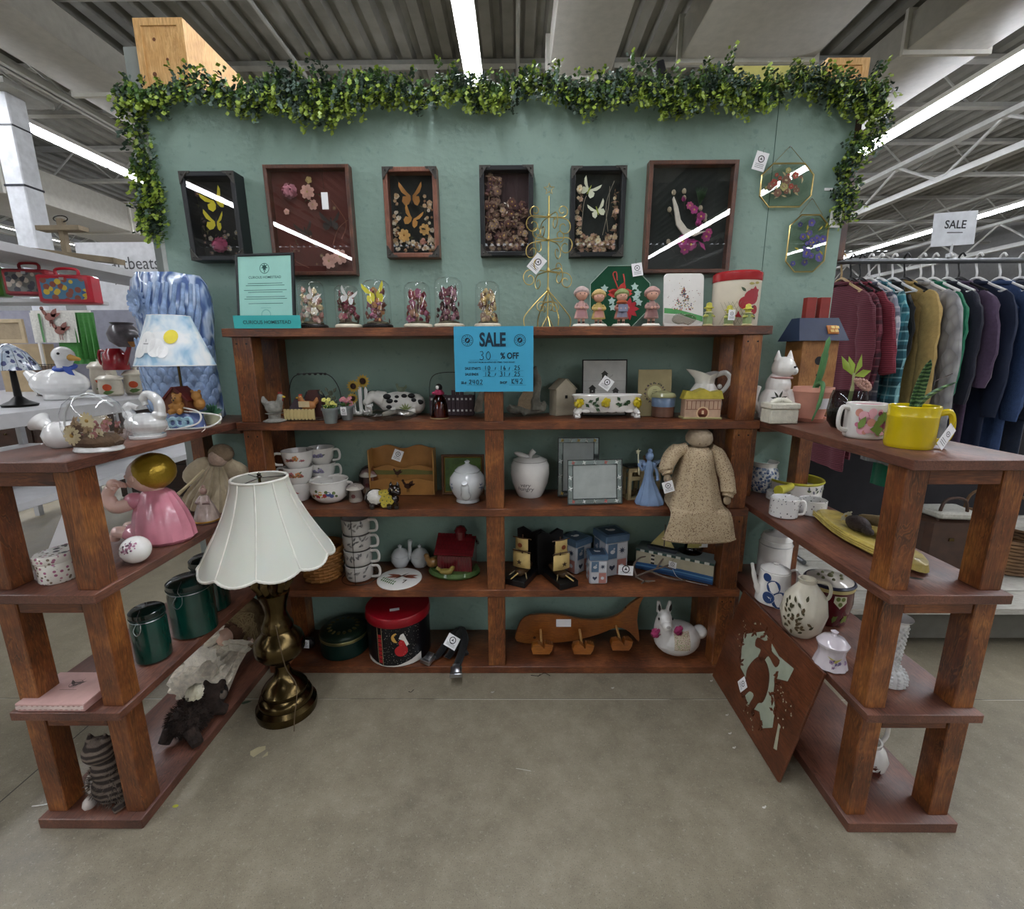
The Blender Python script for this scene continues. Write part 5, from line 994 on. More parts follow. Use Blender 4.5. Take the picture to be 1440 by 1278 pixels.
# blue lady figurine
p = atz(912, 711, zb); k = p.k; t = thing('lady_figurine', 'pale blue figurine of a lady in a long gown holding a star wand', 'figurine', (p.x, p.y+.03, p.z)); BL = mat('#7d96b8', .4, var=.12)
V_ = lathe([(17*k, 0), (18*k, 3*k), (13*k, 16*k), (8*k, 32*k), (5.5*k, 44*k), (6.5*k, 50*k), (7*k, 56*k), (3.5*k, 61*k), (2.6*k, 64*k)], 32, flute=.06, nf=11)
part('gown', BL, t, ([(x+(1-min(1, z/(40*k)))*6*k*(1 if x > 0 else .2), y*.75, z) for x, y, z in V_[0]], V_[1], 0)); part('head', BL, t, sph(5.6*k, (0, 0, 69*k), (1, 1, 1.15), 16), sph(3.4*k, (1*k, 2*k, 76*k), n=10), sph(.8*k, (0, -5.7*k, 68.5*k), n=6)); part('arm', BL, t, tube(spl([(6*k, 0, 57*k), (10*k, -1*k, 50*k), (12*k, -2*k, 42*k), (12*k, -3*k, 38*k)], 4), 2*k, 8), sph(2.6*k, (12*k, -3*k, 36*k), n=8)); part('arm', BL, t, tube(spl([(-6*k, 0, 57*k), (-10*k, -3*k, 50*k), (-14*k, -6*k, 55*k), (-16*k, -6*k, 58*k)], 4), 1.9*k, 8), sph(2.2*k, (-16*k, -6*k, 59*k), n=8)); part('puffed_sleeve', BL, t, *[sph(4*k, (s*7*k, 0, 57*k), n=10) for s in (-1, 1)])
part('wings', mat('#8ea4bd', .4), t, *[T(leaf3(0, 0, 0, 20*k, 9*k, a), (0, 4*k, 54*k)) for a in (.5, 2.6)]); part('wand', mat('#c3bfa0', .4), t, tube([(-15*k, -6*k, 44*k), (-18*k, -6*k, 76*k)], .8*k, 6), T(prism([(4*k*(1 if j % 2 == 0 else .42)*cos(pi/2+j*pi/5), 4*k*(1 if j % 2 == 0 else .42)*sin(pi/2+j*pi/5)) for j in range(10)], .003), (-18*k, -6*k, 77*k)))
# calico doll
p = atz(980, 716, zb); k = p.k; t = thing('cloth_doll', 'faceless cloth doll in a tan calico dress sitting on the shelf edge', 'doll', (p.x, .0, zb)); 
CAL = speck('calico_print', '#b8a587', ['#7d6148', '#9a8464', '#6a5440'], 150, .36, .95, 0); LIN = cloth('#9c8a70')
def dress():
    # seated skirt: lap over the board, then falling in front of it; built as a closed loft of cross sections (x half width, y front, y back, z)
    secs = [(17, -.02, .12, 88), (20, -.035, .14, 78), (23, -.05, .16, 62), (27, -.06, .17, 45), (32, -.075, .18, 25), (37, -.085, .19, 10), (39, -.088, .185, 3), (40, -.09, .0, 2.5), (41, -.092, -.045, -5), (45, -.095, -.03, -20), (49, -.098, -.02, -38), (50, -.1, -.02, -43)]
    V, F = [], []; n = 36
    for hw, y0, y1, z in secs:
        for j in range(n):
            a = 2*pi*j/n; fl = 1+.05*cos(a*9)*(1 if z < 60 else .5); ca, sa = cos(a), sin(a)
            ca = abs(ca)**.75*(1 if ca > 0 else -1)
            V.append((ca*hw*k*fl, (y0+y1)/2+sa*(y1-y0)/2*fl, z*k))
    for s in range(len(secs)-1):
        for j in range(n): F.append((s*n+j, s*n+(j+1) % n, (s+1)*n+(j+1) % n, (s+1)*n+j))
    F.append(tuple(range(n-1, -1, -1))); F.append(tuple((len(secs)-1)*n+j for j in range(n)))
    return wob((V, [tuple(reversed(f)) for f in F], 0), .003, 24)
part('dress', CAL, t, dress(), sub=1); part('hem_frill', CAL, t, *[tube([(50*k*cos(2*pi*j/40)*1.01, -.06+.042*sin(2*pi*j/40), -38*k) for j in range(40)], .003, 6, closed=True)])
part('head', LIN, t, wob(sph(16.5*k, (2*k, .05, 98*k), (.98, .9, .88), 20), .0012, 60)); part('bonnet', cloth('#a3927a'), t, lathe([(17.5*k, -3*k), (18.5*k, 2*k), (16*k, 10*k), (9*k, 15*k), (.0001, 17*k)], 24, c=(2*k, .055, 96.5*k), rot=(.25, 0, 0)))
part('stitched_face', mat('#6a5644'), t, tube([(-5*k, .05-14.5*k, 99*k), (1*k, .05-15.6*k, 97*k), (9*k, .05-14.5*k, 98.5*k)], .0009, 4), sph(1.3*k, (5*k, .05-15.4*k, 93*k), n=6), sph(1.3*k, (-3*k, .05-15.2*k, 93.5*k), n=6))
part('sleeve', CAL, t, wob(tube(spl([(-15*k, .05, 83*k), (-32*k, .045, 78*k), (-44*k, .02, 60*k), (-44*k, 0, 50*k)], 5), [9*k]*4+[11*k]*5+[10*k]*4+[7*k]*3, 12), .002, 40)); part('sleeve', CAL, t, wob(tube(spl([(17*k, .05, 83*k), (28*k, .04, 74*k), (35*k, -.01, 52*k), (37*k, -.04, 30*k), (35*k, -.05, 22*k)], 5), [9*k]*4+[11*k]*7+[10*k]*6+[7*k]*4, 12), .002, 40)); part('hand', LIN, t, sph(6*k, (-44*k, -.004, 44*k), (.9, .8, 1.1), 10)); part('hand', LIN, t, sph(6*k, (35*k, -.05, 17*k), (.9, .8, 1.1), 10))
part('bow', CAL, t, T(leaf2(10*k, 6*k, 0, 0, .3), (0, -.104, -33*k)), T(leaf2(10*k, 6*k, 0, 0, 2.8), (0, -.104, -33*k)), sph(2*k, (0, -.104, -33*k), n=8), ang=80, solid=.001); tag_on(t, -47*k, -.03, 42*k, 0, -.3, 0, .05, .055)
# ================================================================ FOURTH BOARD
zb = Z[3]
p = atz(443, 824, zb); k = p.k; t = thing('wicker_basket', 'honey coloured woven basket half hidden behind the lamp shade', 'basket', (p.x, p.y+30*k, zb)); WK = mat('#8a5c2a', .7, var=.3)
for j in range(9): part('woven_ring', WK, t, tube([((24+.8*j)*k*cos(a)*(1+.035*(-1)**(i_+j)), (24+.8*j)*k*sin(a)*(1+.035*(-1)**(i_+j)), (3+5*j)*k) for i_, a in enumerate([q*2*pi/28 for q in range(28)])], 3*k, 6, closed=True))
part('basket_floor', WK, t, cyl(24*k, 2*k, n=24)); part('rim', WK, t, tube([(31*k*cos(q*2*pi/28), 31*k*sin(q*2*pi/28), 47*k) for q in range(28)], 2.6*k, 8, closed=True))
# mug stack
p = atz(500, 822, zb); k = p.k; r = 20*k; t = thing('mug_rack', 'black wire rack holding four stacked grey patterned mugs', 'rack', (p.x, p.y+r, zb+.002))
CH = mat('#3f3b38', .3, .9)
part('rack_ring', CH, t, tube([(1.25*r*cos(q*2*pi/28), 1.25*r*sin(q*2*pi/28), .002) for q in range(28)], .002, 6, closed=True)); part('rack_wire', CH, t, *[tube(spl([(1.2*r*cos(a), 1.2*r*sin(a), .003), (1.18*r*cos(a), 1.18*r*sin(a), 40*k), (1.16*r*cos(a), 1.16*r*sin(a), 95*k)], 3), .0017, 5) for a in (-1.5, 1.2, 2.9)])
hm = 23.2*k
for j, lab in enumerate(['bottom mug of the wire rack stack', 'second mug up in the wire rack stack', 'third mug up in the wire rack stack', 'top mug of the wire rack stack']):
    m_ = thing('stacking_mug', lab, 'mug', (p.x, p.y+r, zb+.005+j*hm*.99), rz=-.15, group='grey patterned mugs stacked in the wire rack'); mh = hm*.97
    part('mug_body', mat('#b9b6b0', .25, coat=.4, var=.1), m_, lathe([(r*.8, 0), (r*.86, .002), (r*.95, mh*.2), (r*.98, mh*.98), (r*.93, mh*.99), (r*.9, mh*.3), (.0001, mh*.1)], 32)); part('handle', mat('#c9c6c0', .25), m_, handle(r*.95, mh*.12, mh*.85, r*.62, r*.1))
    part('printed_band', [mat('#5d5c5c'), mat('#7d7a76')], m_, *[wrap(leaf2(r*RB.uniform(.25, .45), r*.14, RB.uniform(-1.1, 1.1)*r, mh*RB.uniform(.3, .75), RB.uniform(0, 3), 0, q % 2), r*.98, 0, .0006+.0001*(q % 4), cut=False) for q in range(13)])
# twin condiment
p = atz(575, 800, zb); k = p.k; t = thing('twin_condiment_set', 'white twin condiment pots joined under a centre handle', 'condiment set', (p.x, p.y+15*k-.015, zb))
for s in (-1, 1):
    part('pot', TP, t, lathe([(9*k, 0), (10*k, 2*k), (13.5*k, 9*k), (13*k, 15*k), (11*k, 17*k)], 28, c=(s*14*k, 0, 0))); part('lid', TP, t, lathe([(12.5*k, 16.5*k), (12.5*k, 18*k), (8*k, 24*k), (2*k, 27*k), (3*k, 30*k), (.0001, 32*k)], 24, c=(s*14*k, 0, 0)))
part('centre_handle', TP, t, tube([(0, 0, 10*k), (0, 0, 30*k), (1*k, 0, 38*k)], [3*k, 2.5*k, 3.4*k], 8))
# trivet
p = atz(562, 815, zb); k = p.k; t = thing('round_trivet', 'round white tile painted with a brown dragonfly and green fern', 'trivet', (p.x, p.y, zb), rot=(.02, 0, 0)); r = 31*k
part('tile_disc', CERAM, t, lathe([(r*.96, 0), (r, .003), (r*.99, .008), (r*.95, .0095), (.0001, .0095)], 44))
def up(g, z=.0105): return ([(x, zz, z-y) for x, y, zz in g[0]], g[1], g[2])
part('dragonfly', [mat('#8a4a34'), mat('#3c2c24')], t, *[up(leaf2(r*.75, r*.2, r*.1, r*.15, a)) for a in (.1, -.25, 2.9, 3.3)], M(up(leaf2(r*.9, r*.08, r*.35, r*.45, 3.95), .0112), 1)); part('fern', mat('#5a7a4a'), t, *[up(leaf2(r*.2, r*.08, -r*.75+r*.1*j, -r*.1-r*.06*j, a)) for j in range(7) for a in (1.2, -1.6)]); part('numeral', mat('#3c2c24'), t, up(text('7', r*.4, r*.3, -r*.35, bold=.02)))
# barn cookie jar
p = atz(638, 816, zb); k = p.k; t = thing('barn_cookie_jar', 'glossy dark red ceramic barn with shingled roof on green grass base', 'cookie jar', (p.x-2*k, p.y+24*k, zb+.003), rz=-.12); BRD = mat('#5c141a', .15, coat=.6, var=.2)
part('grass_base', mat('#4d6b34', .35, coat=.3, bump=1, bscale=200, var=.3), t, wob(lathe([(36*k, 0), (38*k, 3*k), (35*k, 8*k), (.0001, 9*k)], 32, sy=.72), .003, 60)); part('barn_walls', BRD, t, box(50*k, 36*k, 30*k, (4*k, 4*k, 5*k), bev=.002)); part('barn_roof', BRD, t, *[box(56*k, 28*k, 3*k, (4*k, 4*k+s*10.5*k, 41*k), rot=(-s*.72, 0, 0)) for s in (-1, 1)][:1], box(56*k, 28*k, 3*k, (4*k, 14.5*k, 44*k), rot=(-.72, 0, 0)) if 0 else box(56*k, 28*k, 3*k, (4*k, 15*k, 44*k-.004), rot=(-.72, 0, 0)))
t2 = part('shingles', BRD, t, *[box(5.2*k, 6*k, 2*k, (-21*k+5.6*k*c+(2.8*k if q % 2 else 0), -14*k+q*4.6*k, (37.5+q*4.1)*k), rot=(.72, 0, 0)) for q in range(5) for c in range(9)])
part('gable', BRD, t, *[prism([(-18*k, 34*k), (18*k, 34*k), (0, 50*k)], 2*k, c=(s*25*k+4*k, 4*k, 0), rot=(0, 0, pi/2)) for s in (-1, 1)]); part('silo_finial', BRD, t, lathe([(7*k, 50*k), (8*k, 54*k), (8*k, 62*k), (9.5*k, 63*k), (6*k, 69*k), (.0001, 71*k)], 20, c=(10*k, 4*k, 0))); part('barn_boards', mat('#7a2a30', .3), t, *[box(.6*k, .5*k, 24*k, ((-20+q*4)*k, -14.1*k, 7*k)) for q in range(13)])
CK = mat('#8a7a3a', .3, var=.3, coat=.4)
part('crouching_hen', CK, t, *[T(g, (-6*k, -24*k, 7*k), (0, 0, pi), (1.35, 1, .8)) for g in bird_body(18*k)], remesh=.0022); part('sitting_hen', mat('#7d5c30', .3, var=.3, coat=.4), t, *[T(g, (-29*k, -6*k, 8*k), (0, 0, .8)) for g in bird_body(26*k)], remesh=.0026)
# ship bookends
SAIL = mat('#c2a86a', .6, var=.2)
def ship(u, vb, lab, rz, flip):
    p = atz(u, vb, zb); k = p.k; t = thing('ship_bookend', lab, 'bookend', (p.x, p.y+.05, zb), rz=rz); s = flip
    part('wooden_plinth', BLACK, t, box(30*k, 60*k, 9*k, bev=.003)); part('back_plate', BLACK, t, prism([(-20*k, 0), (20*k, 0), (22*k, 62*k), (14*k, 66*k), (0, 60*k), (-14*k, 66*k), (-22*k, 62*k)], 5*k, bev=.002), loc=(0, 26*k, 0))
    part('hull', mat('#3c2a16', .4, var=.4), t, lathe([(.001, -24*k), (5*k, -20*k), (8*k, -8*k), (8.5*k, 8*k), (6*k, 18*k), (.001, 20*k)], 16, sy=.7, c=(0, 0, 14*k), rot=(pi/2, 0, 0))); part('bowsprit', SAIL, t, tube([(0, -20*k, 15*k), (s*4*k, -34*k, 12*k)], 1*k, 6)); part('mast', mat('#4a3018'), t, tube([(0, -6*k, 14*k), (0, -4*k, 66*k)], 1*k, 6), tube([(0, 10*k, 14*k), (0, 10*k, 48*k)], .9*k, 6))
    def sl(w, h, x, y, z, b): 
        n = 6; V = [((-w/2+w*i_/n)*k+x*k, (y-b*sin(i_/n*pi)*sin((j/n)*pi*.8+.3))*k, (z+h*j/n)*k) for j in range(n+1) for i_ in range(n+1)]; return (V, [(j*(n+1)+i_, j*(n+1)+i_+1, (j+1)*(n+1)+i_+1, (j+1)*(n+1)+i_) for j in range(n) for i_ in range(n)], 0)
    m_ = part('sail', SAIL, t, sl(26, 22, -s*1, -10, 20, 7), solid=.0015); part('sail_star', mat('#3a2a1c'), m_, T(star(4.5*k, 1.8*k, 5), (-s*1*k, -18.2*k, 31*k), (-.0, 0, 0)), ang=80); part('sail', SAIL, t, sl(19, 17, 0, -7, 45, 5), solid=.0015, label='small upper sail with a red disc'); part('sail_emblem', mat('#7a3a1c'), m_, disc(3.4*k, 12, 0, 54*k, -13.4*k)); part('sail', SAIL, t, sl(22, 18, s*8, 6, 20, 5), solid=.0015); part('spar', mat('#4a3018'), t, *[tube([(-14*k, y*k, z*k), (14*k, y*k, z*k)], .8*k, 5) for y, z in ((-8, 43), (-6, 62))])
    part('anchor_and_oars', mat('#8a7a5a', .4), t, *[tube([(x*k, -12*k, 14*k), (x*k*1.7, -20*k, 9.6*k)], 1*k, 5) for x in (-8, 8)])
ship(737, 818, 'left of the two black ship bookends with cream star sails', -.45, -1); ship(786, 821, 'right of the two black ship bookends, bowsprit pointing at the tins', .45, 1)
# quilt tins
def tin(u, vb, vt, wpx, hexa, rz, lab):
    p = atz(u, vb, zb); k = p.k; w_ = wpx*k; t = thing('quilt_tin', lab, 'tin', (p.x, p.y+w_*.5, zb), rz=rz, group='three blue quilt patterned tins'); h = Pt(Vector((p.x, p.y+w_*.5, zb))).h(vt); hb = h*.82; n = 4
    TB = mat('#5b7690', .35, .2, var=.15); R_ = w_*.5
    part('tin_body', mat('#b9bcc2', .4, .1), t, box(w_*.94, w_*.94, hb, bev=.006)); part('lid', TB, t, box(w_, w_, h-hb, (0, 0, hb), bev=.004)); part('lid_panel', mat('#2f4258', .4), t, box(w_*.74, w_*.74, .0015, (0, 0, h))); part('lid_duck', WHITE, t, up(disc(w_*.16, 14, 0, 0, 0, sz=.6), h+.003), up(disc(w_*.06, 8, -w_*.13, w_*.1), h+.003))
    gs = []; q = w_*.36; y = -w_*.47-.0006
    for f in range(4):
        for a_, b_ in ((-1, 1), (1, 1), (-1, -1), (1, -1)):
            cx, cz = a_*w_*.2, hb/2+b_*hb*.24; kind = (a_ > 0)*1+(b_ > 0)*2; g = [M(rect(w_*.38, hb*.44, cx, cz, y), [2, 1, 0, 1][kind] if kind != 3 else 1)]
            if kind == 2: g = [M(rect(w_*.38, hb*.44, cx, cz, y), 0), M(disc(w_*.1, 12, cx, cz-.002, y-.0003, sz=.8), 1), M(disc(w_*.04, 8, cx+w_*.06, cz+w_*.1, y-.0003), 1)]
            elif kind == 3: g += [M(star(w_*.15, w_*.06, 8, cx, cz, y-.0003), 3)]
            elif kind == 0: g = [M(rect(w_*.38, hb*.44, cx, cz, y), 1), M(flat([(cx, cz-w_*.13), (cx+w_*.12, cz+.01*w_), (cx+w_*.1, cz+w_*.1), (cx, cz+w_*.05), (cx-w_*.1, cz+w_*.1), (cx-w_*.12, cz+.01*w_)], y-.0003), 3)]
            else: g = [M(rect(w_*.38, hb*.44, cx, cz, y), 2), M(disc(w_*.09, 10, cx, cz, y-.0003), 1)]
            gs += [T(x, rot=(0, 0, f*pi/2)) for x in g]
    part('quilt_print', [TB, mat('#c9ccd0'), mat('#b07a70'), mat('#2f3a50')], t, *gs); return t
tin(811, 806, 754, 34, True, .7, 'medium blue quilt patterned tin beside the ship bookend'); tin(861, 810, 746, 38, True, .35, 'tallest blue quilt patterned tin, at the back'); tin(841, 822, 776, 27, False, .04, 'smallest blue quilt patterned tin, in front')
# branch with tag
p = atz(925, 815, zb); k = p.k; t = thing('branch', 'bare grey forked twig lying in front of the nautical box', 'branch', (p.x, p.y, zb+.004)); BK = mat('#6e6258', .9, var=.3, bump=.6)
for s in ([(-32, 0, 2), (-10, 6, 8), (12, 8, 14), (26, 10, 20)], [(-30, 0, 2), (-24, -8, 1), (-16, -14, 1)], [(-10, 6, 8), (8, -2, 3), (28, -8, 1), (36, -8, 1)], [(-22, -11, 1), (-28, -18, 1)], [(0, 8, 11), (6, 12, 18), (10, 12, 24)], [(-30, 0, 2), (-34, 4, 16), (-26, 8, 26), (-16, 10, 28)], [(12, 8, 14), (20, 2, 12)], [(-20, -11, 1), (-8, -12, 2)]): part('twig', BK, t, tube(spl([(x*k, y*k, z*k) for x, y, z in s], 4), [1.5*k*(1-.4*q/((len(s)-1)*4)) for q in range((len(s)-1)*4+1)], 6))
q = tag_on(t, -46*k, -2*k, 20*k, -.25, .08, 0, .078, .05)
# nautical box
a = atz(893, 800, zb); b = atz(1008, 826, zb); ang = atan2(b.y-a.y, b.x-a.x); L = sqrt((b.x-a.x)**2+(b.y-a.y)**2)*.95; k = b.k
t = thing('nautical_box', 'long box with green and white check border over a painted sea scene', 'box', ((a.x+b.x)/2+.045*sin(-ang), (a.y+b.y)/2+.06, zb), rz=ang); hb = 30*k
part('box_body', mat('#b9b39a', .5), t, box(L, .12, hb, bev=.002)); part('lid', mat('#7e8a88', .5), t, box(L+.006, .128, .01, (0, 0, hb), bev=.002)); part('check_border', [mat('#2d4a44'), mat('#d5d8d0')], t, *[box(L/17, .0015, .0125, (-L/2+L/17*(q+.5), -.0648, hb-.002), i=q % 2) for q in range(17)])
part('painted_sea', [mat('#2b5a8a'), mat('#5d8fb4'), mat('#1d3f68')], t, *[M(flat([(-L/2, z0*k), (L/2, z0*k), (L/2, z1*k), (L*.1, (z1+1)*k), (-L/2, (z1-2 if z1 > 4 else z1)*k)], -.0606-.0002*q), i_) for q, (z0, z1, i_) in enumerate([(.5, 13, 0), (.5, 9, 1), (.5, 7.5, 0), (.5, 4, 2)])]); part('lighthouse', [mat('#23221f'), mat('#cfcabc')], t, *[rect(5*k, 3*k, -L*.27, (14+3*q)*k, -.0615, q % 2) for q in range(5)]); part('box_cord', mat('#d8d6cf'), t, tube(spl([(0, -.066, 12*k), (.03, -.08, 3*k), (.09, -.085, 1*k), (L*.45, -.08, 1*k)], 5), .0012, 5)); tag_on(t, .0, -.07, 24*k, 0, .1, 0, .04, .035)
p = Pt(Vector((t.location.x-.02*cos(ang), t.location.y+.01, zb+hb+.012))); s_ = thing('sailboat_ornament', 'small wooden sailboat with cream sails on the nautical box', 'ornament', (p.x-.05, p.y, zb+hb+.0115), rz=ang)
part('hull', mat('#2c3038', .4), s_, T(prism([(-20*k, 0), (18*k, 0), (22*k, 6*k), (-24*k, 6*k)], 8*k, bev=.002), (0, 0, 0))); part('sail', mat('#b8ac70', .7), s_, prism([(-19*k, 8*k), (0, 8*k), (0, 34*k)], .002), prism([(2*k, 8*k), (16*k, 8*k), (2*k, 30*k)], .002)); part('mast', BK, s_, cyl(.8*k, 38*k, (1*k, 0, 4*k), 8)); part('stripe', mat('#c9a43c'), s_, box(40*k, .0092, 1*k, (0, 0, 5*k)))
# goblet under the doll
s_ = thing('glass_dish', 'small amber glass dish with a yellow note, on the nautical box below the doll', 'dish', (t.location.x+.075, t.location.y-.0, zb+hb+.0115)); part('dish_body', glassm('amber_dish', '#6a4034', .05), s_, lathe([(16*k, 0), (17*k, 2*k), (10*k, 6*k), (8*k, 12*k), (11*k, 16*k)], 24)); part('yellow_note', mat('#b9ae6a'), s_, box(20*k, .002, 10*k, (0, -13*k, 12*k), rot=(.2, 0, 0))); part('white_note', PAPER, s_, box(12*k, .002, 11*k, (13*k, -13.5*k, 13*k)))
# ================================================================ BOTTOM BOARD
zb = Z[4]
p = atz(477, 925, zb); k = p.k; r = 33*k; t = thing('round_tin', 'low round dark green tin with an embossed gold lid', 'tin', (p.x, p.y+r*.75, zb)); part('tin_body', mat('#0f2a24', .3, .3), t, lathe([(r*.97, 0), (r, .003), (r, 24*k)], 44)); part('gold_band', mat('#8f8a5e', .3, .8), t, lathe([(r*1.005, 23*k), (r*1.03, 24*k), (r*1.03, 27*k), (r*1.0, 28*k)], 44)); part('lid', mat('#1a2a1e', .35, .4), t, lathe([(r*1.01, 26*k), (r*1.0, 31*k), (r*.9, 34*k), (r*.3, 36.5*k), (.0001, 37*k)], 44)); part('embossed_wreath', mat('#6d6238', .35, .7, bump=.8, bscale=150), t, *[sph(3.2*k, (r*.58*cos(a), r*.58*sin(a), 34.6*k), (1.4, 1, .5), 8, rot=(0, 0, a)) for a in [q*2*pi/16 for q in range(16)]])
p = atz(432, 915, zb); t = thing('dark_trinket', 'small black trinket carrying a white tag beside the round tin', 'ornament', (p.x, p.y+.03, zb)); part('trinket_body', mat('#191412', .5), t, wob(sph(.03, (0, 0, .03), (1.1, .9, 1.1), 16), .006, 50)); tag_on(t, .0, -.036, .07, 0, .1, 0, .04, .05)
p = atz(556, 929, zb); k = p.k; r = 44*k; t = thing('popcorn_tin', 'large round black tin with red lid and a red coated figure under a moon', 'tin', (p.x, p.y+r*.9-.04, zb)); ht = Pt(Vector((p.x, p.y+r*.9-.04, zb))).h(848)
part('tin_body', mat('#0e0e12', .3, .2), t, lathe([(r*.98, 0), (r, .003), (r, ht*.85)], 56)); part('lid', mat('#8c0f1c', .3, .1), t, lathe([(r*1.02, ht*.82), (r*1.035, ht*.84), (r*1.03, ht*.97), (r*1.0, ht), (.0001, ht)], 56)); part('lid_label', PAPER, t, box(.05, .022, .001, (0, -r*.4, ht+.0002), rot=(0, 0, .3)))
part('falling_snow', mat('#c9c6bc'), t, *[wrap(disc(RB.uniform(.0008, .0018), 5, RB.uniform(-.05, .15), RB.uniform(.05, .8)*ht), r, 0, .0008, cut=False) for _ in range(170)]); part('snow_ground', mat('#d5d2ca'), t, wrap(flat([(-.16, .004), (.16, .004), (.16, .05), (.1, .03), (.03, .012), (-.05, .008), (-.16, .03)]), r, 0, .001))
part('red_figure', mat('#a81f24'), t, wrap(disc(.034, 18, .05, ht*.34, 0, sz=.95), r, 0, .0014), wrap(disc(.022, 14, .06, ht*.5), r, 0, .0014)); part('white_hood', mat('#d8d5cc'), t, wrap(flat([(.04, ht*.6), (.05, ht*.68), (.065, ht*.7), (.075, ht*.6), (.09, ht*.45), (.078, ht*.42), (.066, ht*.54)]), r, 0, .0018)); part('crescent_moon', mat('#c89a4a'), t, wrap(flat([(.03+.028*cos(a), ht*.62+.028*sin(a)) for a in [1.6+q*.3 for q in range(11)]]+[(.036+.021*cos(a), ht*.62+.022*sin(a)) for a in [4.6-q*.3 for q in range(10)]]), r, 0, .0012)); part('ladder_panels', [mat('#a81f24'), mat('#cdb48a')], t, *[wrap(rect(.019, .02, -.062, .03+.024*q, 0, 0), r, 0, .001) for q in range(7)], *[wrap(rect(.0018, ht*.8, x, ht*.42, 0, 1), r, 0, .0013, cut=False) for x in (-.075, -.049)]); part('figure_feet', BLACK, t, *[wrap(rect(.004, .018, x, ht*.19), r, 0, .0016, cut=False) for x in (.045, .06)])
# suspenders
p = atz(630, 930, zb); k = p.k; t = thing('suspenders', 'bundle of black suspenders with silver clips and a white tag', 'suspenders', (p.x, p.y+.035, zb)); STR = cloth('#0d0d0f')
for s in ([(6, 60, 8), (-4, 30, 14), (-14, 0, 8), (-22, -6, 3)], [(10, 66, 4), (8, 30, 18), (4, 6, 10), (-2, -6, 4)], [(12, 60, 10), (20, 30, 16), (18, 0, 10), (14, -24, 4)], [(0, 50, 4), (14, 20, 8), (24, -0, 6)]): part('strap', STR, t, *[T(tube(spl([(x*k, y*k, z*k) for x, y, z in s], 5), 5.5*k, 8), sc=(1, 1, .5))])
for x, y, a in ((-27, -10, -.5), (15, -36, .1)): c = part('metal_clip', STEEL, t, box(15*k, 16*k, 4*k, bev=.002), box(16*k, 4*k, 6*k, (0, -7*k, 0), bev=.001), loc=(x*k, y*k, 1*k), rot=(.1, 0, a)); part('clip_lever', STEEL, c, box(10*k, 14*k, 2*k, (0, 1*k, 5*k), rot=(.2, 0, 0), bev=.001))
tag_on(t, 10*k, -2*k, 34*k, -.7, .6, 0, .07, .065)
# whale rack
a, b = atz(731, 912, zb), atz(908, 905, zb); y0 = .2; pa, pb = aty(727, 870, y0), aty(905, 870, y0); k = pa.k; L = pb.x-pa.x; t = thing('whale_peg_rack', 'long honey wood whale shaped rack with three small whale pegs', 'peg rack', ((pa.x+pb.x)/2, y0, zb+.004), rot=(-.12, 0, 0))
wp = spl([(-.5, 0, .02), (-.3, 0, .0), (-.05, 0, .03), (.15, 0, .1), (.3, 0, .17), (.4, 0, .12), (.47, 0, .02), (.47, 0, .12), (.455, 0, .25), (.47, 0, .4), (.5, 0, .5), (.4, 0, .42), (.3, 0, .3), (.15, 0, .25), (0, 0, .26), (-.15, 0, .3), (-.3, 0, .31), (-.44, 0, .28), (-.5, 0, .15)], 3, True)
HW = wood('honey_wood_b', '#6b3810', '#94541c', '#a86a28', axis=0, rough=.3); part('whale_board', HW, t, prism([(x*L, z*L*.78) for x, _, z in wp], .02, bev=.003)); part('sticker', PAPER, t, box(21*k, .001, 11*k, (-.13*L, -.011, .14*L))); part('eye', mat('#3a1c0a'), t, disc(.005, 12, .36*L, .3*L, -.0105), disc(.008, 12, -.36*L, .05*L, -.0105))
for x, z in ((-.33, .1), (-.02, .09), (.27, .18)):
    w_ = part('whale_peg', HW, t, T(prism([(a_*1.5, b_*1.5) for a_, b_ in [(-.032, 0), (.026, 0), (.036, .014), (.04, .034), (.012, .04), (.008, .02), (-.0, .032), (-.014, .04), (-.032, .036), (-.038, .02)]], .045, bev=.003), (0, 0, 0)), loc=(x*L+.012, -.13, max(.012, z*L*.78-.065))); part('dowel', PINE, w_, tube([(0, .12, .07), (0, .012, .035)], .0065, 10)); part('tail_groove', mat('#6a3c14'), w_, *[box(.004, .046, .003, (.028+.009*q, 0, .0585)) for q in range(3)])
# white llama planter
p = atz(952, 929, zb); k = p.k; t = thing('llama_planter', 'white ceramic llama shaped planter with woven saddle and pink pompoms', 'planter', (p.x, p.y+.06, zb)); WC = mat('#dedcd8', .35, coat=.2, var=.03)
part('llama_body', WC, t, sph(30*k, (3*k, 0, 26*k), (1.08, .85, .82), 24), tube(spl([(-12*k, -4*k, 24*k), (-19*k, -6*k, 44*k), (-20*k, -9*k, 60*k)], 4), [17*k, 16*k, 15*k, 14*k, 13*k, 12*k, 11.5*k, 11*k, 11*k], 16), sph(12*k, (-20*k, -11*k, 62*k), (.85, 1, 1.1), 16), sph(8*k, (-20*k, -22*k, 58*k), (.9, 1, .85), 12), sph(10*k, (36*k, 2*k, 34*k), (1, 1, 1), 14), *[tube([((-20+s*6)*k, -6*k, 70*k), ((-20+s*8)*k, -5*k, 86*k)], [4.5*k, 2.2*k], 8) for s in (-1, 1)], remesh=.003)
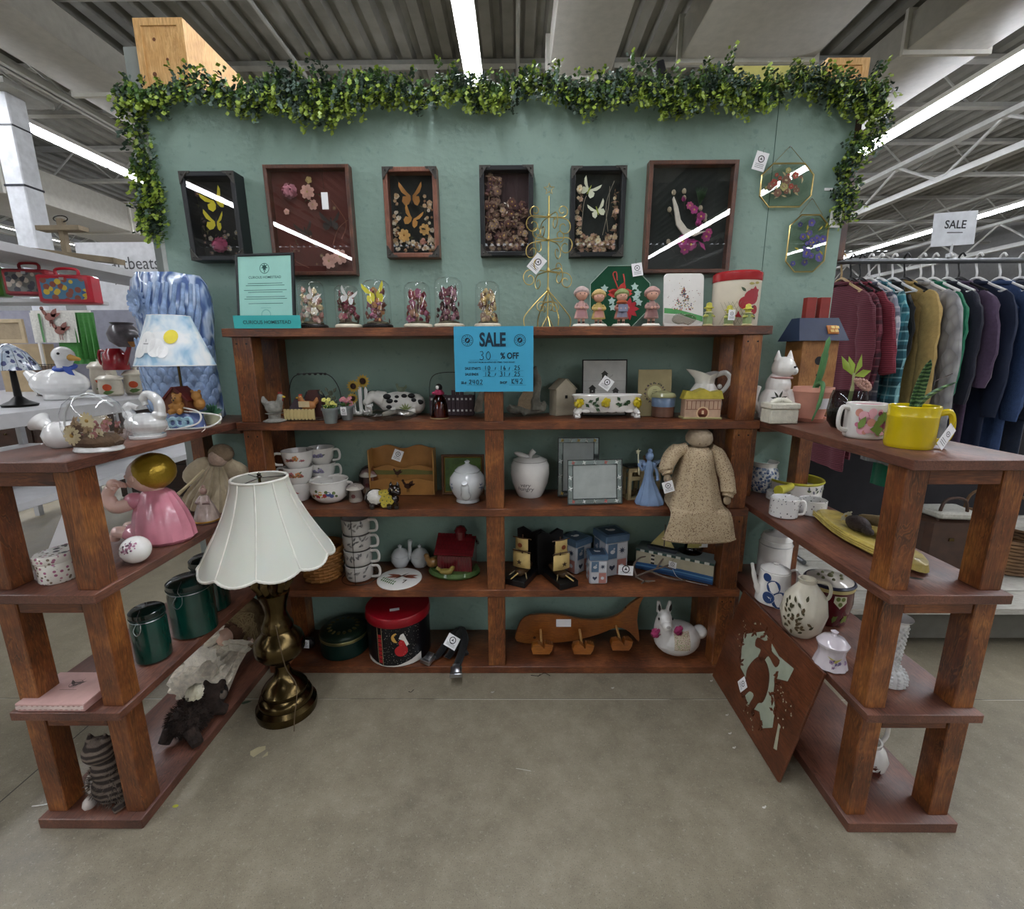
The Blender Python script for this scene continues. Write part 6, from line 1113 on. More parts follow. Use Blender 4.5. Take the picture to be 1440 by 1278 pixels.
part('ear_lining', mat('#1c1a1a'), t, *[T(leaf2(13*k, 4*k, 0, 0, pi/2), ((-20+s*7)*k, -10.2*k, 72*k), (0, s*.12, 0)) for s in (-1, 1)], ang=80); part('eye', BLACK, t, *[sph(2*k, ((-20+s*9.4)*k, -16*k, 65*k), (.6, 1, 1), 8) for s in (-1, 1)]); part('nose', mat('#a9a5a0'), t, sph(3*k, (-20*k, -29*k, 60*k), (1, .5, .7), 8)); part('pompom', [mat('#a83a6a'), mat('#5a2440')], t, *[g for x, z in ((-3, 50), (-34, 46)) for g in pompom(x*k, z*k, -19*k, 8*k, 0, 30, RB)])
sv = [(x*k*1.02, -25.9*k*sqrt(max(.0, 1-((z-26)/25.5)**2-((x-3)/34)**2))-.0012, z*k) for z in range(22, 50, 4) for x in range(-8, 14, 3)]; nx = 8
part('woven_saddle', speck('woven_check', '#c9b9a4', ['#8a3a5a', '#6f8a4a', '#c9c0a8'], 220, .4, .9, 0), t, (sv, [(j*nx+i_, j*nx+i_+1, (j+1)*nx+i_+1, (j+1)*nx+i_) for j in range(6) for i_ in range(nx-1)], 0), solid=.001)
# ================================================================ FLOOR: LAMP, CARVED PANEL, LITTER
p = atz(400, 989, 0); k = p.k; p.y -= .03; p.x += .03; t = thing('table_lamp', 'tall antique brass lamp with a cream scalloped fabric shade standing on the floor', 'lamp', (p.x, p.y, 0)); P0 = Pt(Vector((p.x, p.y, 0)))
zt, zs = P0.h(672), P0.h(778); R_ = [(41, 0), (42, 4), (41.5, 9), (36, 13), (37, 17), (35, 21), (30, 24), (31, 29), (27, 34), (22, 38), (14, 44), (10, 52), (10, 58), (16, 64), (28, 70), (34, 76), (35, 84), (32, 92), (24, 98), (21, 102), (22, 106), (18, 112), (14, 122), (17, 134), (21, 142), (22, 146), (19, 148)]
q = (zs-.02)/ (190*k); KZ = k*q if 0 else zs/190
part('brass_base', BRASS, t, lathe([(r_*k*.93, z_*KZ) for r_, z_ in R_[:13]], 48)); part('brass_urn', BRASS, t, lathe([(r_*k*.9, z_*KZ) for r_, z_ in R_[12:]], 48)); part('leaf_cup', BRASS, t, lathe([(17*k, 147*KZ), (26*k, 160*KZ), (24*k, 166*KZ), (15*k, 170*KZ), (12*k, 190*KZ), (15*k, 194*KZ), (6*k, 198*KZ)], 48, flute=.09, nf=12)); part('stem', BRASS, t, cyl(.006, zt-196*KZ+.01, (0, 0, 196*KZ), 12)); part('finial', mat('#2c2620', .3, .8), t, lathe([(.006, zt+.0), (.012, zt+.006), (.006, zt+.012), (.009, zt+.018), (.0001, zt+.026)], 16))
SH = NT('lamp_shade_fabric'); SH.b.inputs['Base Color'].default_value = hx('#dcd9cc'); SH.b.inputs['Roughness'].default_value = .85; SH.b.inputs['Subsurface Weight'].default_value = .15; SH.bump(SH.noise(SH.coord((1, 1, 30)), 40, 2), .15, .002); SH = SH.m
rt, rb = .106, .262; V, F = [], []; n, m_ = 96, 18; H_ = zt-zs
def shp(a, f):  # f 0 top .. 1 bottom
    r_ = rt+(rb-rt)*(f**1.55*.78+f*.22); lobe = abs(sin(a*5)); r_ *= 1+(.04*(lobe-.5))*f+.0; return r_, zt-f*H_-(.02*lobe**.8*max(0, f-.8)/.2)
for j in range(m_+1):
    for i_ in range(n): a = 2*pi*i_/n; r_, z_ = shp(a, j/m_); V.append((r_*cos(a), r_*sin(a), z_))
sh = part('lamp_shade', SH, t, (V, [(j*n+i_, j*n+(i_+1) % n, (j+1)*n+(i_+1) % n, (j+1)*n+i_) for j in range(m_) for i_ in range(n)], 0), solid=.003, ang=70); WT = mat('#e6e3d8', .8)
for q in range(10): part('seam_piping', WT, sh, tube([(lambda r_, z_: ((r_+.003)*cos(q*pi/5), (r_+.003)*sin(q*pi/5), z_))(*shp(q*pi/5, j/12)) for j in range(13)], .0035, 6))
part('top_trim', WT, sh, tube([((rt+.002)*cos(a), (rt+.002)*sin(a), zt) for a in [i_*2*pi/48 for i_ in range(48)]], .0055, 6, closed=True)); part('bottom_trim', WT, sh, tube([(lambda r_, z_: ((r_+.002)*cos(a), (r_+.002)*sin(a), z_-.003))(*shp(a, 1)) for a in [i_*2*pi/192 for i_ in range(192)]], [.0055+.0012*(i_ % 2) for i_ in range(192)], 6, closed=True)); part('shade_spider', CH, sh, *[tube([(rt*cos(a), rt*sin(a), zt), (0, 0, zt)], .0018, 5) for a in (.4, 2.5, 4.6)])
part('lamp_cord', mat('#5a4a34'), t, tube(spl([(.05, -.1, .5), (.07, -.1, .3), (.11, -.1, .2), (.1, -.13, .06), (.1, -.145, .006)], 6), .0022, 6))
# carved panel leaning on the right wing
A, B, Cc, D = atz(1007, 951, 0), atz(1090, 1102, 0), atx(1154.5, 964.5, 1.243), atx(1044, 848, 1.243)
bx = (A.x+B.x)/2; L = abs(A.y-B.y); topz = Z[3]-.002; Wd = sqrt((1.225-bx)**2+topz**2); lean = atan2(1.222-bx, topz)
t = thing('carved_panel', 'rust brown fretwork wooden panel of a deer like animal leaning on the right wing shelf', 'carved panel', (bx, (A.y+B.y)/2, .004)); t.rotation_euler = Euler((0, 0, -pi/2)); RW = wood('rust_wood', '#3c1f12', '#64361f', '#7d482b', axis=0, rough=.4)
t.matrix_world = Matrix.Translation((bx, (A.y+B.y)/2, .006)) @ Matrix.Rotation(lean, 4, 'Y') @ Matrix.Rotation(-pi/2, 4, 'Z')
# local x runs along the wing toward the camera, z up the slope, -y faces the aisle
Wd = min(Wd*1.02, (Z[3]+.004)/cos(lean)); part('board', RW, t, box(L, .012, Wd, (0, 0, 0), bev=.002)); y = -.0068; cz = Wd*.5
part('pale_backing', mat('#9fa793', .7), t, flat([(x*L, cz+z*Wd) for x, z in [(-.1, .36), (.02, .33), (.12, .3), (.28, .33), (.27, .2), (.16, .12), (.2, .0), (.26, -.08), (.3, -.22), (.22, -.32), (.14, -.24), (.02, -.32), (-.06, -.26), (-.1, -.14), (-.2, -.12), (-.26, .02), (-.3, .16), (-.22, .24), (-.16, .3)]], y))
part('carved_animal', RW, t, *[T(prism([(x*L, z*Wd) for x, z in spl_], .004), (0, y-.001, cz)) for spl_ in ([[(q[0], q[2]) for q in spl([(-.05, 0, .14), (.02, 0, .16), (.1, 0, .1), (.14, 0, -.02), (.14, 0, -.14), (.1, 0, -.2), (.08, 0, -.3), (.03, 0, -.3), (.04, 0, -.18), (-.02, 0, -.2), (-.06, 0, -.3), (-.1, 0, -.28), (-.08, 0, -.18), (-.12, 0, -.08), (-.1, 0, .04)], 3, True)], [(q[0], q[2]) for q in spl([(-.06, 0, .12), (.0, 0, .13), (.03, 0, .22), (.13, 0, .2), (.14, 0, .28), (.04, 0, .28), (.0, 0, .36), (-.05, 0, .3), (-.14, 0, .26), (-.13, 0, .18), (-.06, 0, .2)], 3, True)]])])
R3 = random.Random(5); part('carved_leaves', RW, t, *[T(prism([(0, 0), (.012, .006), (.026, 0), (.012, -.006)], .004, rot=(0, R3.random()*6, 0)), (x*L+R3.gauss(0, .008), y-.001, cz+z*Wd+R3.gauss(0, .008))) for x, z in [(-.28, .1), (-.27, .0), (-.22, -.08), (-.3, .2), (-.2, .28), (.18, .08), (.22, .02), (.2, -.04), (.17, .14), (.25, -.1), (-.1, -.26), (0, -.3), (.1, -.28), (.2, -.3), (-.08, .34), (.0, .34)] for _ in range(4)])
part('cut_holes', mat('#a9a890', .8), t, *[T(flat([(0, 0), (.008, .003), (.004, .01)], 0), (x*L+R3.gauss(0, .014), y+.0002, cz+z*Wd+R3.gauss(0, .014)), (0, R3.random()*6, 0)) for x, z in [(.26, .1), (.3, .04), (.36, .0), (.34, -.1), (-.34, .2), (-.34, .05), (.02, -.38), (.1, -.4), (-.2, .36)] for _ in range(4)], flat([(L*.33, cz-Wd*.14), (L*.35, cz-Wd*.14), (L*.4, cz-Wd*.32), (L*.37, cz-Wd*.34)], y)); tag_on(t, -.08*L, -.012, cz-Wd*.16, 0, .5, 0, .05, .06)
# litter on the floor
def bit(name, lab, u, v, col, g): p = atz(u, v, 0); part(name, mat(col, .8), None, *[T(x, (p.x, p.y, .0015)) for x in g], label=lab, cat='litter')
bit('green_leaf', 'tiny yellow green fallen leaf on the floor before the left wing', 247, 1134, '#a8a838', [up(disc(.011, 10, sz=.6), .001)]); bit('leaf_scrap', 'dark leaf scrap on the floor beside the lamp base', 338, 990, '#3a4a38', [up(leaf2(.05, .02, 0, 0, .4), .001)]); bit('black_twist_tie', 'thin bent black wire scrap on the floor below the whale rack', 760, 950, '#151515', [tube(spl([(-.05, 0, .001), (-.01, -.006, .003), (.02, .01, .006), (.05, -.004, .002)], 4), .0014, 5), tube([(0, .01, .001), (-.014, -.012, .002)], .0013, 5)]); bit('black_stick', 'tiny black forked stick on the floor below the popcorn tin', 578, 973, '#151515', [tube([(-.012, 0, .001), (.0, -.004, .001), (.012, .012, .003)], .0014, 5)]); bit('white_thread', 'white scrap of thread in the middle of the floor', 736, 1083, '#c9c6bc', [tube(spl([(-.03, .006, .001), (0, 0, .002), (.03, -.006, .001)], 4), .0011, 5)]); bit('paper_scrap', 'pale torn scrap on the floor right of the lamp', 362, 1057, '#b5aa88', [up(wob(flat([(-.02, -.02), (.0, -.03), (.03, .01), (.02, .03), (-.01, .02), (-.03, .0)]), .002), .001), up(flat([(.035, -.03), (.055, -.02), (.045, .0)]), .001)]); bit('white_wire', 'short white wire piece on the floor left of the wing base', 58, 1133, '#d5d3cc', [tube(spl([(-.03, -.004, .001), (.01, 0, .003), (.03, .01, .001)], 4), .002, 5)])
for j, (u, v) in enumerate([(861, 968), (1022, 1006), (1026, 1032), (1032, 1052), (1074, 1136), (1000, 958), (692, 974)]): bit('plaster_crumb', ['white crumb below the whale rack', 'uppermost white crumb left of the carved panel', 'second white crumb left of the carved panel', 'third white crumb left of the carved panel', 'white crumb nearest the camera, right of the aisle', 'white crumb by the corner of the llama bay', 'white crumb on the saw cut line'][j], u, v, '#cfccc2', [sph(.005, (0, 0, .001), (1.3, .8, .5), 8), sph(.003, (.008, .004, .001), n=6)])
# ================================================================ LEFT WING, TOP BOARD
zb = Z[1]; PRL = mat('#d9dad8', .12, .15, coat=.8, var=.03); WHG = glaze('#dfdedb', .03)
p = atz(123, 637, zb); k = p.k; t = thing('glass_terrarium', 'clear round glass teapot shaped bowl filled with dried pods and flowers', 'terrarium', (p.x, p.y+.045, zb)); r = 45*k
part('ribbed_foot', WHG, t, lathe([(r*.78, 0), (r*.8, .003), (r*.74, .014), (r*.7, .016)], 60, sy=.75, flute=.015, nf=40)); part('glass_bowl', GLASS, t, lathe([(r*.72, .016), (r*.93, r*.35), (r*1.04, r*.75), (r*1.02, r*1.15), (r*.85, r*1.5), (r*.55, r*1.72)], 40, sy=.75, cap=False)); part('glass_rim', mat('#d5d8da', .1, coat=.5), t, tube([(r*.55*cos(a), r*.41*sin(a), r*1.72) for a in [q*pi/14 for q in range(28)]], .0022, 6, closed=True))
part('glass_spout', GLASS, t, tube(spl([(r*.95, 0, r*.5), (r*1.2, 0, r*.8), (r*1.35, 0, r*1.15)], 4), [.016]*4+[.011]*5, 10, cap=False)); part('glass_handle', mat('#cfd3d4', .1, coat=.6), t, tube(spl([(-r*.6, 0, r*.2), (-r*1.08, 0, r*.75), (-r*.8, 0, r*1.45), (0, 0, r*1.8), (r*.8, 0, r*1.4)], 6), .0035, 8))
Rp = random.Random(8); gs = []
for q in range(46):
    a = Rp.random()*6.3; rr = r*.78*Rp.random()**.5; z_ = .025+Rp.random()*r*.75; s = Rp.uniform(.011, .02)
    for g in (blossom(0, 0, 0, s, Rp.randrange(4), 4, 7, 2, Rp) if q % 3 else [leaf3(0, 0, 0, s*2.2, s*.9, Rp.random()*6)]): gs.append(T(g, (rr*cos(a), rr*.7*sin(a), z_), (0, 0, Rp.uniform(-.7, .7))))
part('dried_flowers', [mat('#a48a6a', .9, var=.3), mat('#d9cfae', .9), mat('#5d4432', .9), mat('#b07a78', .9), mat('#8a6f3e')], t, *gs); part('pod_bed', mat('#5a4634', .95, bump=1, bscale=90, var=.4), t, wob(sph(r*.84, (0, 0, .03), (1, .72, .35)), .006, 50)); part('daisy_head', [mat('#cdbf96'), mat('#a8863c')], t, *blossom(-r*.35, r*.55, -r*.52, .032, 0, 1, 12, 2, Rp), *blossom(r*.2, r*1.0, -r*.45, .028, 0, 1, 12, 1, Rp))
p = atz(70, 632, zb); k = p.k; t = thing('trumpet_vase', 'white ceramic vase with a flared trumpet neck leaning left, behind the terrarium', 'vase', (p.x+.01, p.y+.05, zb)); part('vase_body', WHG, t, lathe([(16*k, 0), (22*k, 5*k), (25*k, 18*k), (20*k, 30*k), (12*k, 36*k)], 32)); part('flared_neck', WHG, t, T(lathe([(7*k, 0), (7*k, 14*k), (10*k, 24*k), (15*k, 30*k), (13*k, 29*k), (5*k, 14*k)], 32), (-8*k, 0, 20*k), (0, -1.0, 0)))
p = atz(197, 618, zb); k = p.k; t = thing('swan_dish', 'shiny pearl white ceramic swan dish with looped neck', 'dish', (p.x, p.y+.04, zb))
part('swan_body', PRL, t, T(sph(27*k, (0, 0, 19*k), (1.05, .75, .62), 22)), tube(spl([(10*k, 0, 22*k), (22*k, 0, 34*k), (22*k, 0, 52*k), (10*k, 0, 62*k), (2*k, 0, 56*k), (4*k, 0, 46*k)], 5), [9*k]*6+[7*k]*8+[5.5*k]*8+[4*k]*4, 12), tube(spl([(-14*k, 0, 22*k), (-24*k, 0, 38*k), (-18*k, 0, 46*k), (-8*k, 0, 42*k)], 4), [8*k]*4+[6*k]*5+[4*k]*4, 10), cyl(22*k, 5*k, n=24), remesh=.0022)
# cloud lamp on bear house
p = atz(250, 603, zb); k = p.k; t = thing('nursery_lamp', 'nursery lamp with a cloud and sun painted shade on a teddy bear house base', 'lamp', (p.x+.022, p.y+.02, zb)); P_ = Pt(Vector((t.location.x, t.location.y, zb)))
z0, z1 = P_.h(514), P_.h(445); part('blue_base', mat('#4f5f8a', .35, var=.35, coat=.3), t, lathe([(31*k, 0), (32*k, .006), (28*k, 16*k), (22*k, 22*k), (.0001, 24*k)], 32, sy=.75)); part('ribbon_swag', mat('#8fb2c0', .4), t, *[T(tube([(7*k*cos(a), 0, 7*k*sin(a)*.8) for a in [q*pi/6 for q in range(12)]], 3*k, 6, closed=True), (x*k, -22*k*.95, 10*k), (0, b_, .0)) for x, b_ in ((-18, .4), (-5, -.3), (8, .3), (19, -.4))])
part('toy_house', mat('#6a3c28', .5), t, prism([(-19*k, 0), (19*k, 0), (19*k, 20*k), (0, 36*k), (-19*k, 20*k)], 26*k), loc=(-1*k, 0, 22*k)); part('house_roof', mat('#5c1d1a', .4), t, *[box(28*k, 32*k, 3*k, (-1*k+s*11*k, 0, 47*k), rot=(0, s*.72, 0)) for s in (-1, 1)])
BE = mat('#a8773a', .6, var=.2); b_ = part('teddy_bear', BE, t, sph(9*k, (0, 0, 9*k), (1, .8, 1), 14), sph(7.5*k, (0, -2*k, 20*k), n=14), *[sph(3*k, (s*6*k, 0, 26*k), n=8) for s in (-1, 1)], *[tube([(s*6*k, 0, 13*k), (s*10*k, -8*k, 10*k)], 3.2*k, 8) for s in (-1, 1)], *[tube([(s*5*k, -2*k, 4*k), (s*8*k, -12*k, 3*k)], 3.8*k, 8) for s in (-1, 1)], loc=(4*k, -15*k, 22*k), remesh=.002); part('teddy_bear', BE, t, sph(8*k, n=12), sph(3*k, (-6*k, 0, 7*k), n=8), sph(3*k, (6*k, 0, 7*k), n=8), sph(9*k, (2*k, 2*k, -10*k), n=12), loc=(24*k, 2*k, 44*k), remesh=.002); part('bear_eye', BLACK, b_, *[sph(1*k, (s*2.6*k, -9*k, 22*k), n=6) for s in (-1, 1)], sph(1.4*k, (0, -9.6*k, 19*k), n=6)); part('lamp_stem', BRASS, t, cyl(.006, z0-50*k+.03, (0, 4*k, 50*k), 10))
CS = NT('painted_cloud_shade'); v = CS.coord((1, 1, 1)); CS.l(CS.ramp(CS.noise(v, 9, 3, .5, .4), [(.38, hx('#8fb6d0')), (.5, hx('#cfdde4')), (.6, hx('#e9ebea'))]), CS.b.inputs['Base Color']); CS.b.inputs['Roughness'].default_value = .8
r0, r1 = 56*k, 29*k; sh = part('cloud_shade', CS.m, t, lathe([(r0, z0), (r1, z1)], 48)[:1]+([f for f in lathe([(r0, z0), (r1, z1)], 48)[1] if len(f) == 4], 0), solid=.002); rs = lambda z: r0+(r1-r0)*(z-z0)/(z1-z0); zm = z0+(z1-z0)*.4
part('painted_cloud', mat('#f2f3f1', .8), sh, *[wrap(disc(s*k, 18, x*k, zm+z*k), rs, -.1, .0045, cut=False) for x, z, s in ((-16, -4, 12), (-4, 4, 14), (10, -3, 12), (-26, -8, 8), (20, -8, 8))]); part('painted_sun', mat('#e0cf4a', .8), sh, wrap(disc(9*k, 18, 24*k, zm+11*k), rs, .0, .0055)); part('cloud_face', mat('#5a5a60'), sh, wrap(rect(9*k, .8*k, -5*k, zm+2*k), rs, -.1, .006), wrap(rect(.8*k, 4*k, -5*k, zm+6*k), rs, -.1, .006)); part('shade_trim', WHITE, sh, tube([(r0*cos(a), r0*sin(a), z0) for a in [q*pi/24 for q in range(48)]], .002, 5, closed=True), tube([(r1*cos(a), r1*sin(a), z1) for a in [q*pi/24 for q in range(48)]], .002, 5, closed=True))
t = thing('lamp_power_cord', 'white looped power cord and plug lying before the nursery lamp', 'cord', (p.x, p.y, zb)); part('cord', mat('#dcdad4', .5), t, tube(spl([(-20*k, -8*k, .004), (10*k, -14*k, .004), (50*k, -5*k, .012), (56*k, 10*k, .05), (20*k, -4*k, .075), (-8*k, -2*k, .085), (-14*k, 4*k, .11), (4*k, -6*k, .1), (38*k, -8*k, .075), (40*k, -14*k, .03), (12*k, -18*k, .006)], 6), .0035, 7)); part('plug', mat('#e3e2dd', .5), t, box(11*k, 10*k, 9*k, (-8*k, -16*k, .0), bev=.002)); part('tie', mat('#e3e2dd'), t, tube([(44*k, -8*k, .02), (52*k, -20*k, .006), (54*k, -30*k, -.0)], .0013, 5))
# blue relief vase
p = S(268, .15, zb); t = thing('relief_vase', 'tall blue and white ceramic vase with feathered lion relief', 'vase', (p.x, .15, zb)); P_ = Pt(Vector((p.x, .15, zb))); h = P_.h(388); k = P_.k; V_ = NT('blue_relief_glaze'); v = V_.coord((1, 1, .6)); n_ = V_.noise(v, 16, 3, .55, 2.2); w_ = V_.add('ShaderNodeTexWave'); w_.inputs['Scale'].default_value = 7; w_.inputs['Distortion'].default_value = 11; w_.inputs['Detail'].default_value = 2; w_.inputs['Detail Scale'].default_value = 1.4; V_.l(v, w_.inputs['Vector'])
V_.l(V_.ramp(w_.outputs['Fac'], [(.1, hx('#51699a')), (.5, hx('#7f98c0')), (.95, hx('#b9c9de'))]), V_.b.inputs['Base Color']); V_.b.inputs['Roughness'].default_value = .2; V_.b.inputs['Coat Weight'].default_value = .5; V_.bump(w_.outputs['Fac'], .8, .008)
part('vase_body', V_.m, t, wob(lathe([(50*k, 0), (54*k, .01), (52*k, h*.2), (50*k, h*.4), (53*k, h*.58), (56*k, h*.72), (57*k, h*.86), (52*k, h*.96), (46*k, h), (40*k, h*.985), (.0001, h*.96)], 64, sy=.82), .006, 18)); BF = V_.m; BFL = mat('#8ba3c6', .2, coat=.5, var=.35, bump=1, bscale=70)
fe = []
for row in range(9):
    for q in range(9):
        a = -1.15+q*.29+(.14 if row % 2 else 0); z_ = h*(.12+.05*row); fe.append(T(sph(8.5*k, sc=(1, .35, 1.35), n=10), (57*k*sin(a), -47*k*cos(a), z_), (.25, 0, a)))
part('feather_scales', BFL, t, *fe); part('ear_and_mane', BFL, t, *[tube(spl([(54*k*sin(a), -45*k*cos(a), h*.62), (60*k*sin(a+.1), -50*k*cos(a+.1), h*.75), (54*k*sin(a+.25), -44*k*cos(a+.25), h*.93)], 4), [5*k]*5+[3*k]*4, 8) for a in [-.2+.2*q for q in range(7)]]); part('rosette', BFL, t, *[T(g, (-18*k, -48*k, h*.8), (0, 0, -.3)) for g in blossom(0, 0, 0, 20*k, 0, 0, 14, 2, RB)])
p = atz(298, 597, zb); k = p.k; t = thing('mini_plant', 'tiny artificial plant in a pale pot at the foot of the blue vase', 'plant', (p.x+.0, p.y+.015, zb)); part('pot', mat('#b7b89a', .5), t, lathe([(10*k, 0), (13*k, 14*k), (11*k, 14*k)], 20)); part('sprigs', [mat('#4a7a5f', .6, var=.3)], t, *[T(leaf3(0, 0, 0, 16*k, 7*k, 0), (0, 0, 14*k), (0, -RB.uniform(.2, 1.4), RB.random()*6.3)) for _ in range(26)])
# ================================================================ LEFT WING, SECOND BOARD
zb = Z[2]; CHZ = speck('floral_china', '#dedad0', ['#a0607a', '#7a6a58', '#b98a94'], 75, .33, .15, .5)
p = atz(88, 815, zb); k = p.k; t = thing('heart_box', 'floral china heart shaped potpourri box with a pierced lid', 'box', (p.x+.015, p.y+.045, zb)); k *= 1.18; hp = [(sin(a)**3*34*k, (13*cos(a)-5*cos(2*a)-2*cos(3*a)-cos(4*a))*2.1*k) for a in [q*pi/16 for q in range(32)]]
def lay(g, z0, rz=0): return T(([(x, -z, -y) for x, y, z in g[0]], [tuple(reversed(f)) for f in g[1]], g[2]), (0, 0, z0), (0, 0, rz))
part('box_body', CHZ, t, lay(prism(hp, 24*k, bev=.003), 12*k, .5)); part('pierced_lid', CHZ, t, lay(prism([(x*1.04, z*1.04) for x, z in hp], 10*k, bev=.004), 29*k, .5)); part('lid_hole', mat('#2c2624'), t, *[up(disc(3.2*k, 10, 17*k*cos(a), 15*k*sin(a)), 34.4*k) for a in [q*2*pi/9 for q in range(9)]])
p = atz(36, 800, zb); t = thing('leaning_card', 'white card leaning behind the heart shaped china box', 'card', (p.x, p.y+.12, zb), rot=(-.1, .42, .3)); part('card_sheet', PAPER, t, box(.07, .0015, .16))
p = atz(188, 794, zb); k = p.k; t = thing('egg_box', 'egg shaped white china box with a mauve flower spray', 'box', (p.x, p.y+.02, zb)); part('egg_body', CERAM, t, sph(22*k, (0, 0, 19*k), (1.03, 1.1, .87), 28)); part('flower_spray', [mat('#7a4a5c'), mat('#a8748a'), mat('#4a3a44')], t, *[(lambda a, b, s, i: ([tuple(Vector((0, 0, 19*k))+Vector((sin(a+x/(22*k))*1.03*cos(b+z/(22*k)), -cos(a+x/(22*k))*1.1*cos(b+z/(22*k)), .87*sin(b+z/(22*k))))*22.4*k) for x, y, z in disc(s*k, 6)[0]], [(0, 1, 2, 3, 4, 5, 6, 7, 8, 9, 10, 11, 12, 13)][:0] or [tuple(range(6))], i))(RB.gauss(.25, .3), RB.gauss(.45, .2), RB.uniform(1, 2.2), RB.randrange(3)) for _ in range(50)])
# praying child in pink
p = atz(212, 768, zb); k = p.k; t = thing('child_statue', 'seated child statue in a glossy pink gown with gold hair, turned away with raised hand', 'statue', (p.x+.0, p.y+.07, zb)); PK = mat('#c77f8e', .2, coat=.5, var=.12); SK = mat('#d8b3a4', .3, coat=.3); GH = mat('#a88a2c', .28, .6, bump=.5, bscale=90)
V_ = lathe([(34*k, 0), (40*k, 5*k), (39*k, 22*k), (34*k, 42*k), (27*k, 60*k), (22*k, 70*k), (14*k, 76*k)], 48, flute=.025, nf=16); part('pink_gown', PK, t, ([(x+4*k*(1-z/(76*k)), y*.85, z) for x, y, z in V_[0]], V_[1], 0), T(sph(22*k, (-26*k, -4*k, 14*k), (1.3, 1, .62), 20))); part('gown_sleeve', PK, t, T(sph(13*k, (-22*k, -12*k, 62*k), (1.1, .9, .95), 16)))
part('head', SK, t, sph(25*k, (-6*k, -2*k, 98*k), (.98, .95, 1), 24), sph(3.4*k, (-31*k, -8*k, 96*k), n=8), sph(6*k, (-26*k, -8*k, 86*k), n=10), cyl(11*k, 14*k, (0, 0, 70*k), 16)); part('gold_hair', GH, t, wob(sph(27*k, (1*k, 1*k, 102*k), (1, 1.02, .97), 28), .0016, 60)); part('ear', SK, t, sph(4.5*k, (-10*k, -25*k, 97*k), (.8, .4, 1.1), 8))
part('raised_arm', SK, t, tube(spl([(-24*k, -16*k, 60*k), (-42*k, -22*k, 56*k), (-50*k, -22*k, 72*k), (-44*k, -20*k, 84*k)], 5), [9*k]*5+[8.5*k]*5+[7*k]*5+[6*k], 14), sph(8*k, (-41*k, -20*k, 88*k), (1.1, .7, 1), 14), *[tube([(-38*k, (-24+3.2*q)*k, 90*k), (-31*k, (-23+3*q)*k, (90-q)*k), (-29*k, (-23+3*q)*k, (85-q)*k)], [2.4*k, 2.2*k, 1.8*k], 7) for q in range(4)], tube([(-40*k, -24*k, 84*k), (-33*k, -26*k, 83*k)], 2.3*k, 7)); part('leg', SK, t, *[tube(spl([(-34*k, y*k, 14*k), (-54*k, y*k, 16*k), (-60*k, y*k, 4*k)], 4), [9*k]*5+[6.5*k]*4, 12) for y in (-14, 6)], remesh=.0035)
# angel bell, glass ball, tray, raffia doll
p = atz(288, 735, zb); k = p.k; t = thing('angel_bell', 'mauve and cream porcelain angel bell with a gold rim', 'bell', (p.x, p.y+.02, zb)); part('bell_skirt', mat('#a8988e', .2, coat=.5, var=.35, bump=.3, bscale=60), t, lathe([(19*k, .001), (20*k, 3*k), (17*k, 12*k), (13*k, 22*k), (8*k, 32*k), (5*k, 38*k)], 32, flute=.03, nf=14)); part('gold_rim', GOLD, t, tube([(20*k*cos(a), 20*k*sin(a), 3*k) for a in [q*pi/16 for q in range(32)]], 1.3*k, 6, closed=True)); part('angel_head', mat('#94776c', .3), t, sph(5.5*k, (0, 0, 44*k), n=14), sph(3*k, (0, 1*k, 50*k), n=8)); part('sleeve', mat('#a08a84', .3), t, *[tube([(s*5*k, 0, 36*k), (s*9*k, -6*k, 28*k), (s*2*k, -9*k, 29*k)], [3*k, 3.4*k, 2.4*k], 8) for s in (-1, 1)])
p = atz(312, 716, zb); k = p.k; t = thing('glass_ball', 'smoky glass ball ornament on a clear stand', 'ornament', (p.x, p.y+.03, zb)); part('ball', mat('#8d949c', .08, .5, var=.25), t, sph(15*k, (0, 0, 19*k), n=28)); part('stand', mat('#aab0b2', .1, .5), t, lathe([(15*k, 0), (16*k, 2*k), (9*k, 5*k), (8*k, 6*k)], 28))
p = atz(262, 722, zb); k = p.k; t = thing('trinket_dish', 'small dark oval dish between the child statue and the angel bell', 'dish', (p.x, p.y+.03, zb)); part('dish_body', mat('#4a423e', .3, var=.3), t, lathe([(8*k, 0), (11*k, 5*k), (10*k, 13*k), (6*k, 13*k), (7*k, 5*k), (.0001, 3*k)], 24, sx=1.2))
p = atz(305, 688, zb); k = p.k; t = thing('raffia_angel', 'cream raffia and lace angel ornament slumped against the end post', 'ornament', (-1.405, .02, zb+.024)); RF = cloth('#a99b80', 90)
part('skirt', RF, t, wob(T(lathe([(30*k, 0), (27*k, 12*k), (16*k, 34*k), (8*k, 50*k)], 40, flute=.08, nf=15), rot=(0, .25, 0)), .003, 40)); part('head', cloth('#c2a996'), t, wob(sph(11*k, (16*k, 0, 58*k), n=16), .001, 60)); part('lace_wing', RF, t, *[wob(T(sph(22*k, sc=(1.1, .25, .6), n=16), (x*k, 5*k, 40*k), (0, a, 0)), .003, 50) for x, a in ((-14, -.6), (30, .5))]); part('ribbon', mat('#cdbf98', .8), t, *[tube(spl([(6*k, -14*k, 46*k), ((-10-q*5)*k, -20*k, (30-q*4)*k), ((-30-q*3)*k, -20*k, 12*k), ((-40+q*6)*k, -22*k, 2*k)], 4), 1.6*k, 5) for q in range(6)]); part('curly_hair', mat('#8d7a62', .95, bump=1, bscale=120), t, wob(sph(13*k, (18*k, 3*k, 62*k), (1.1, .9, .9), 18), .004, 70))
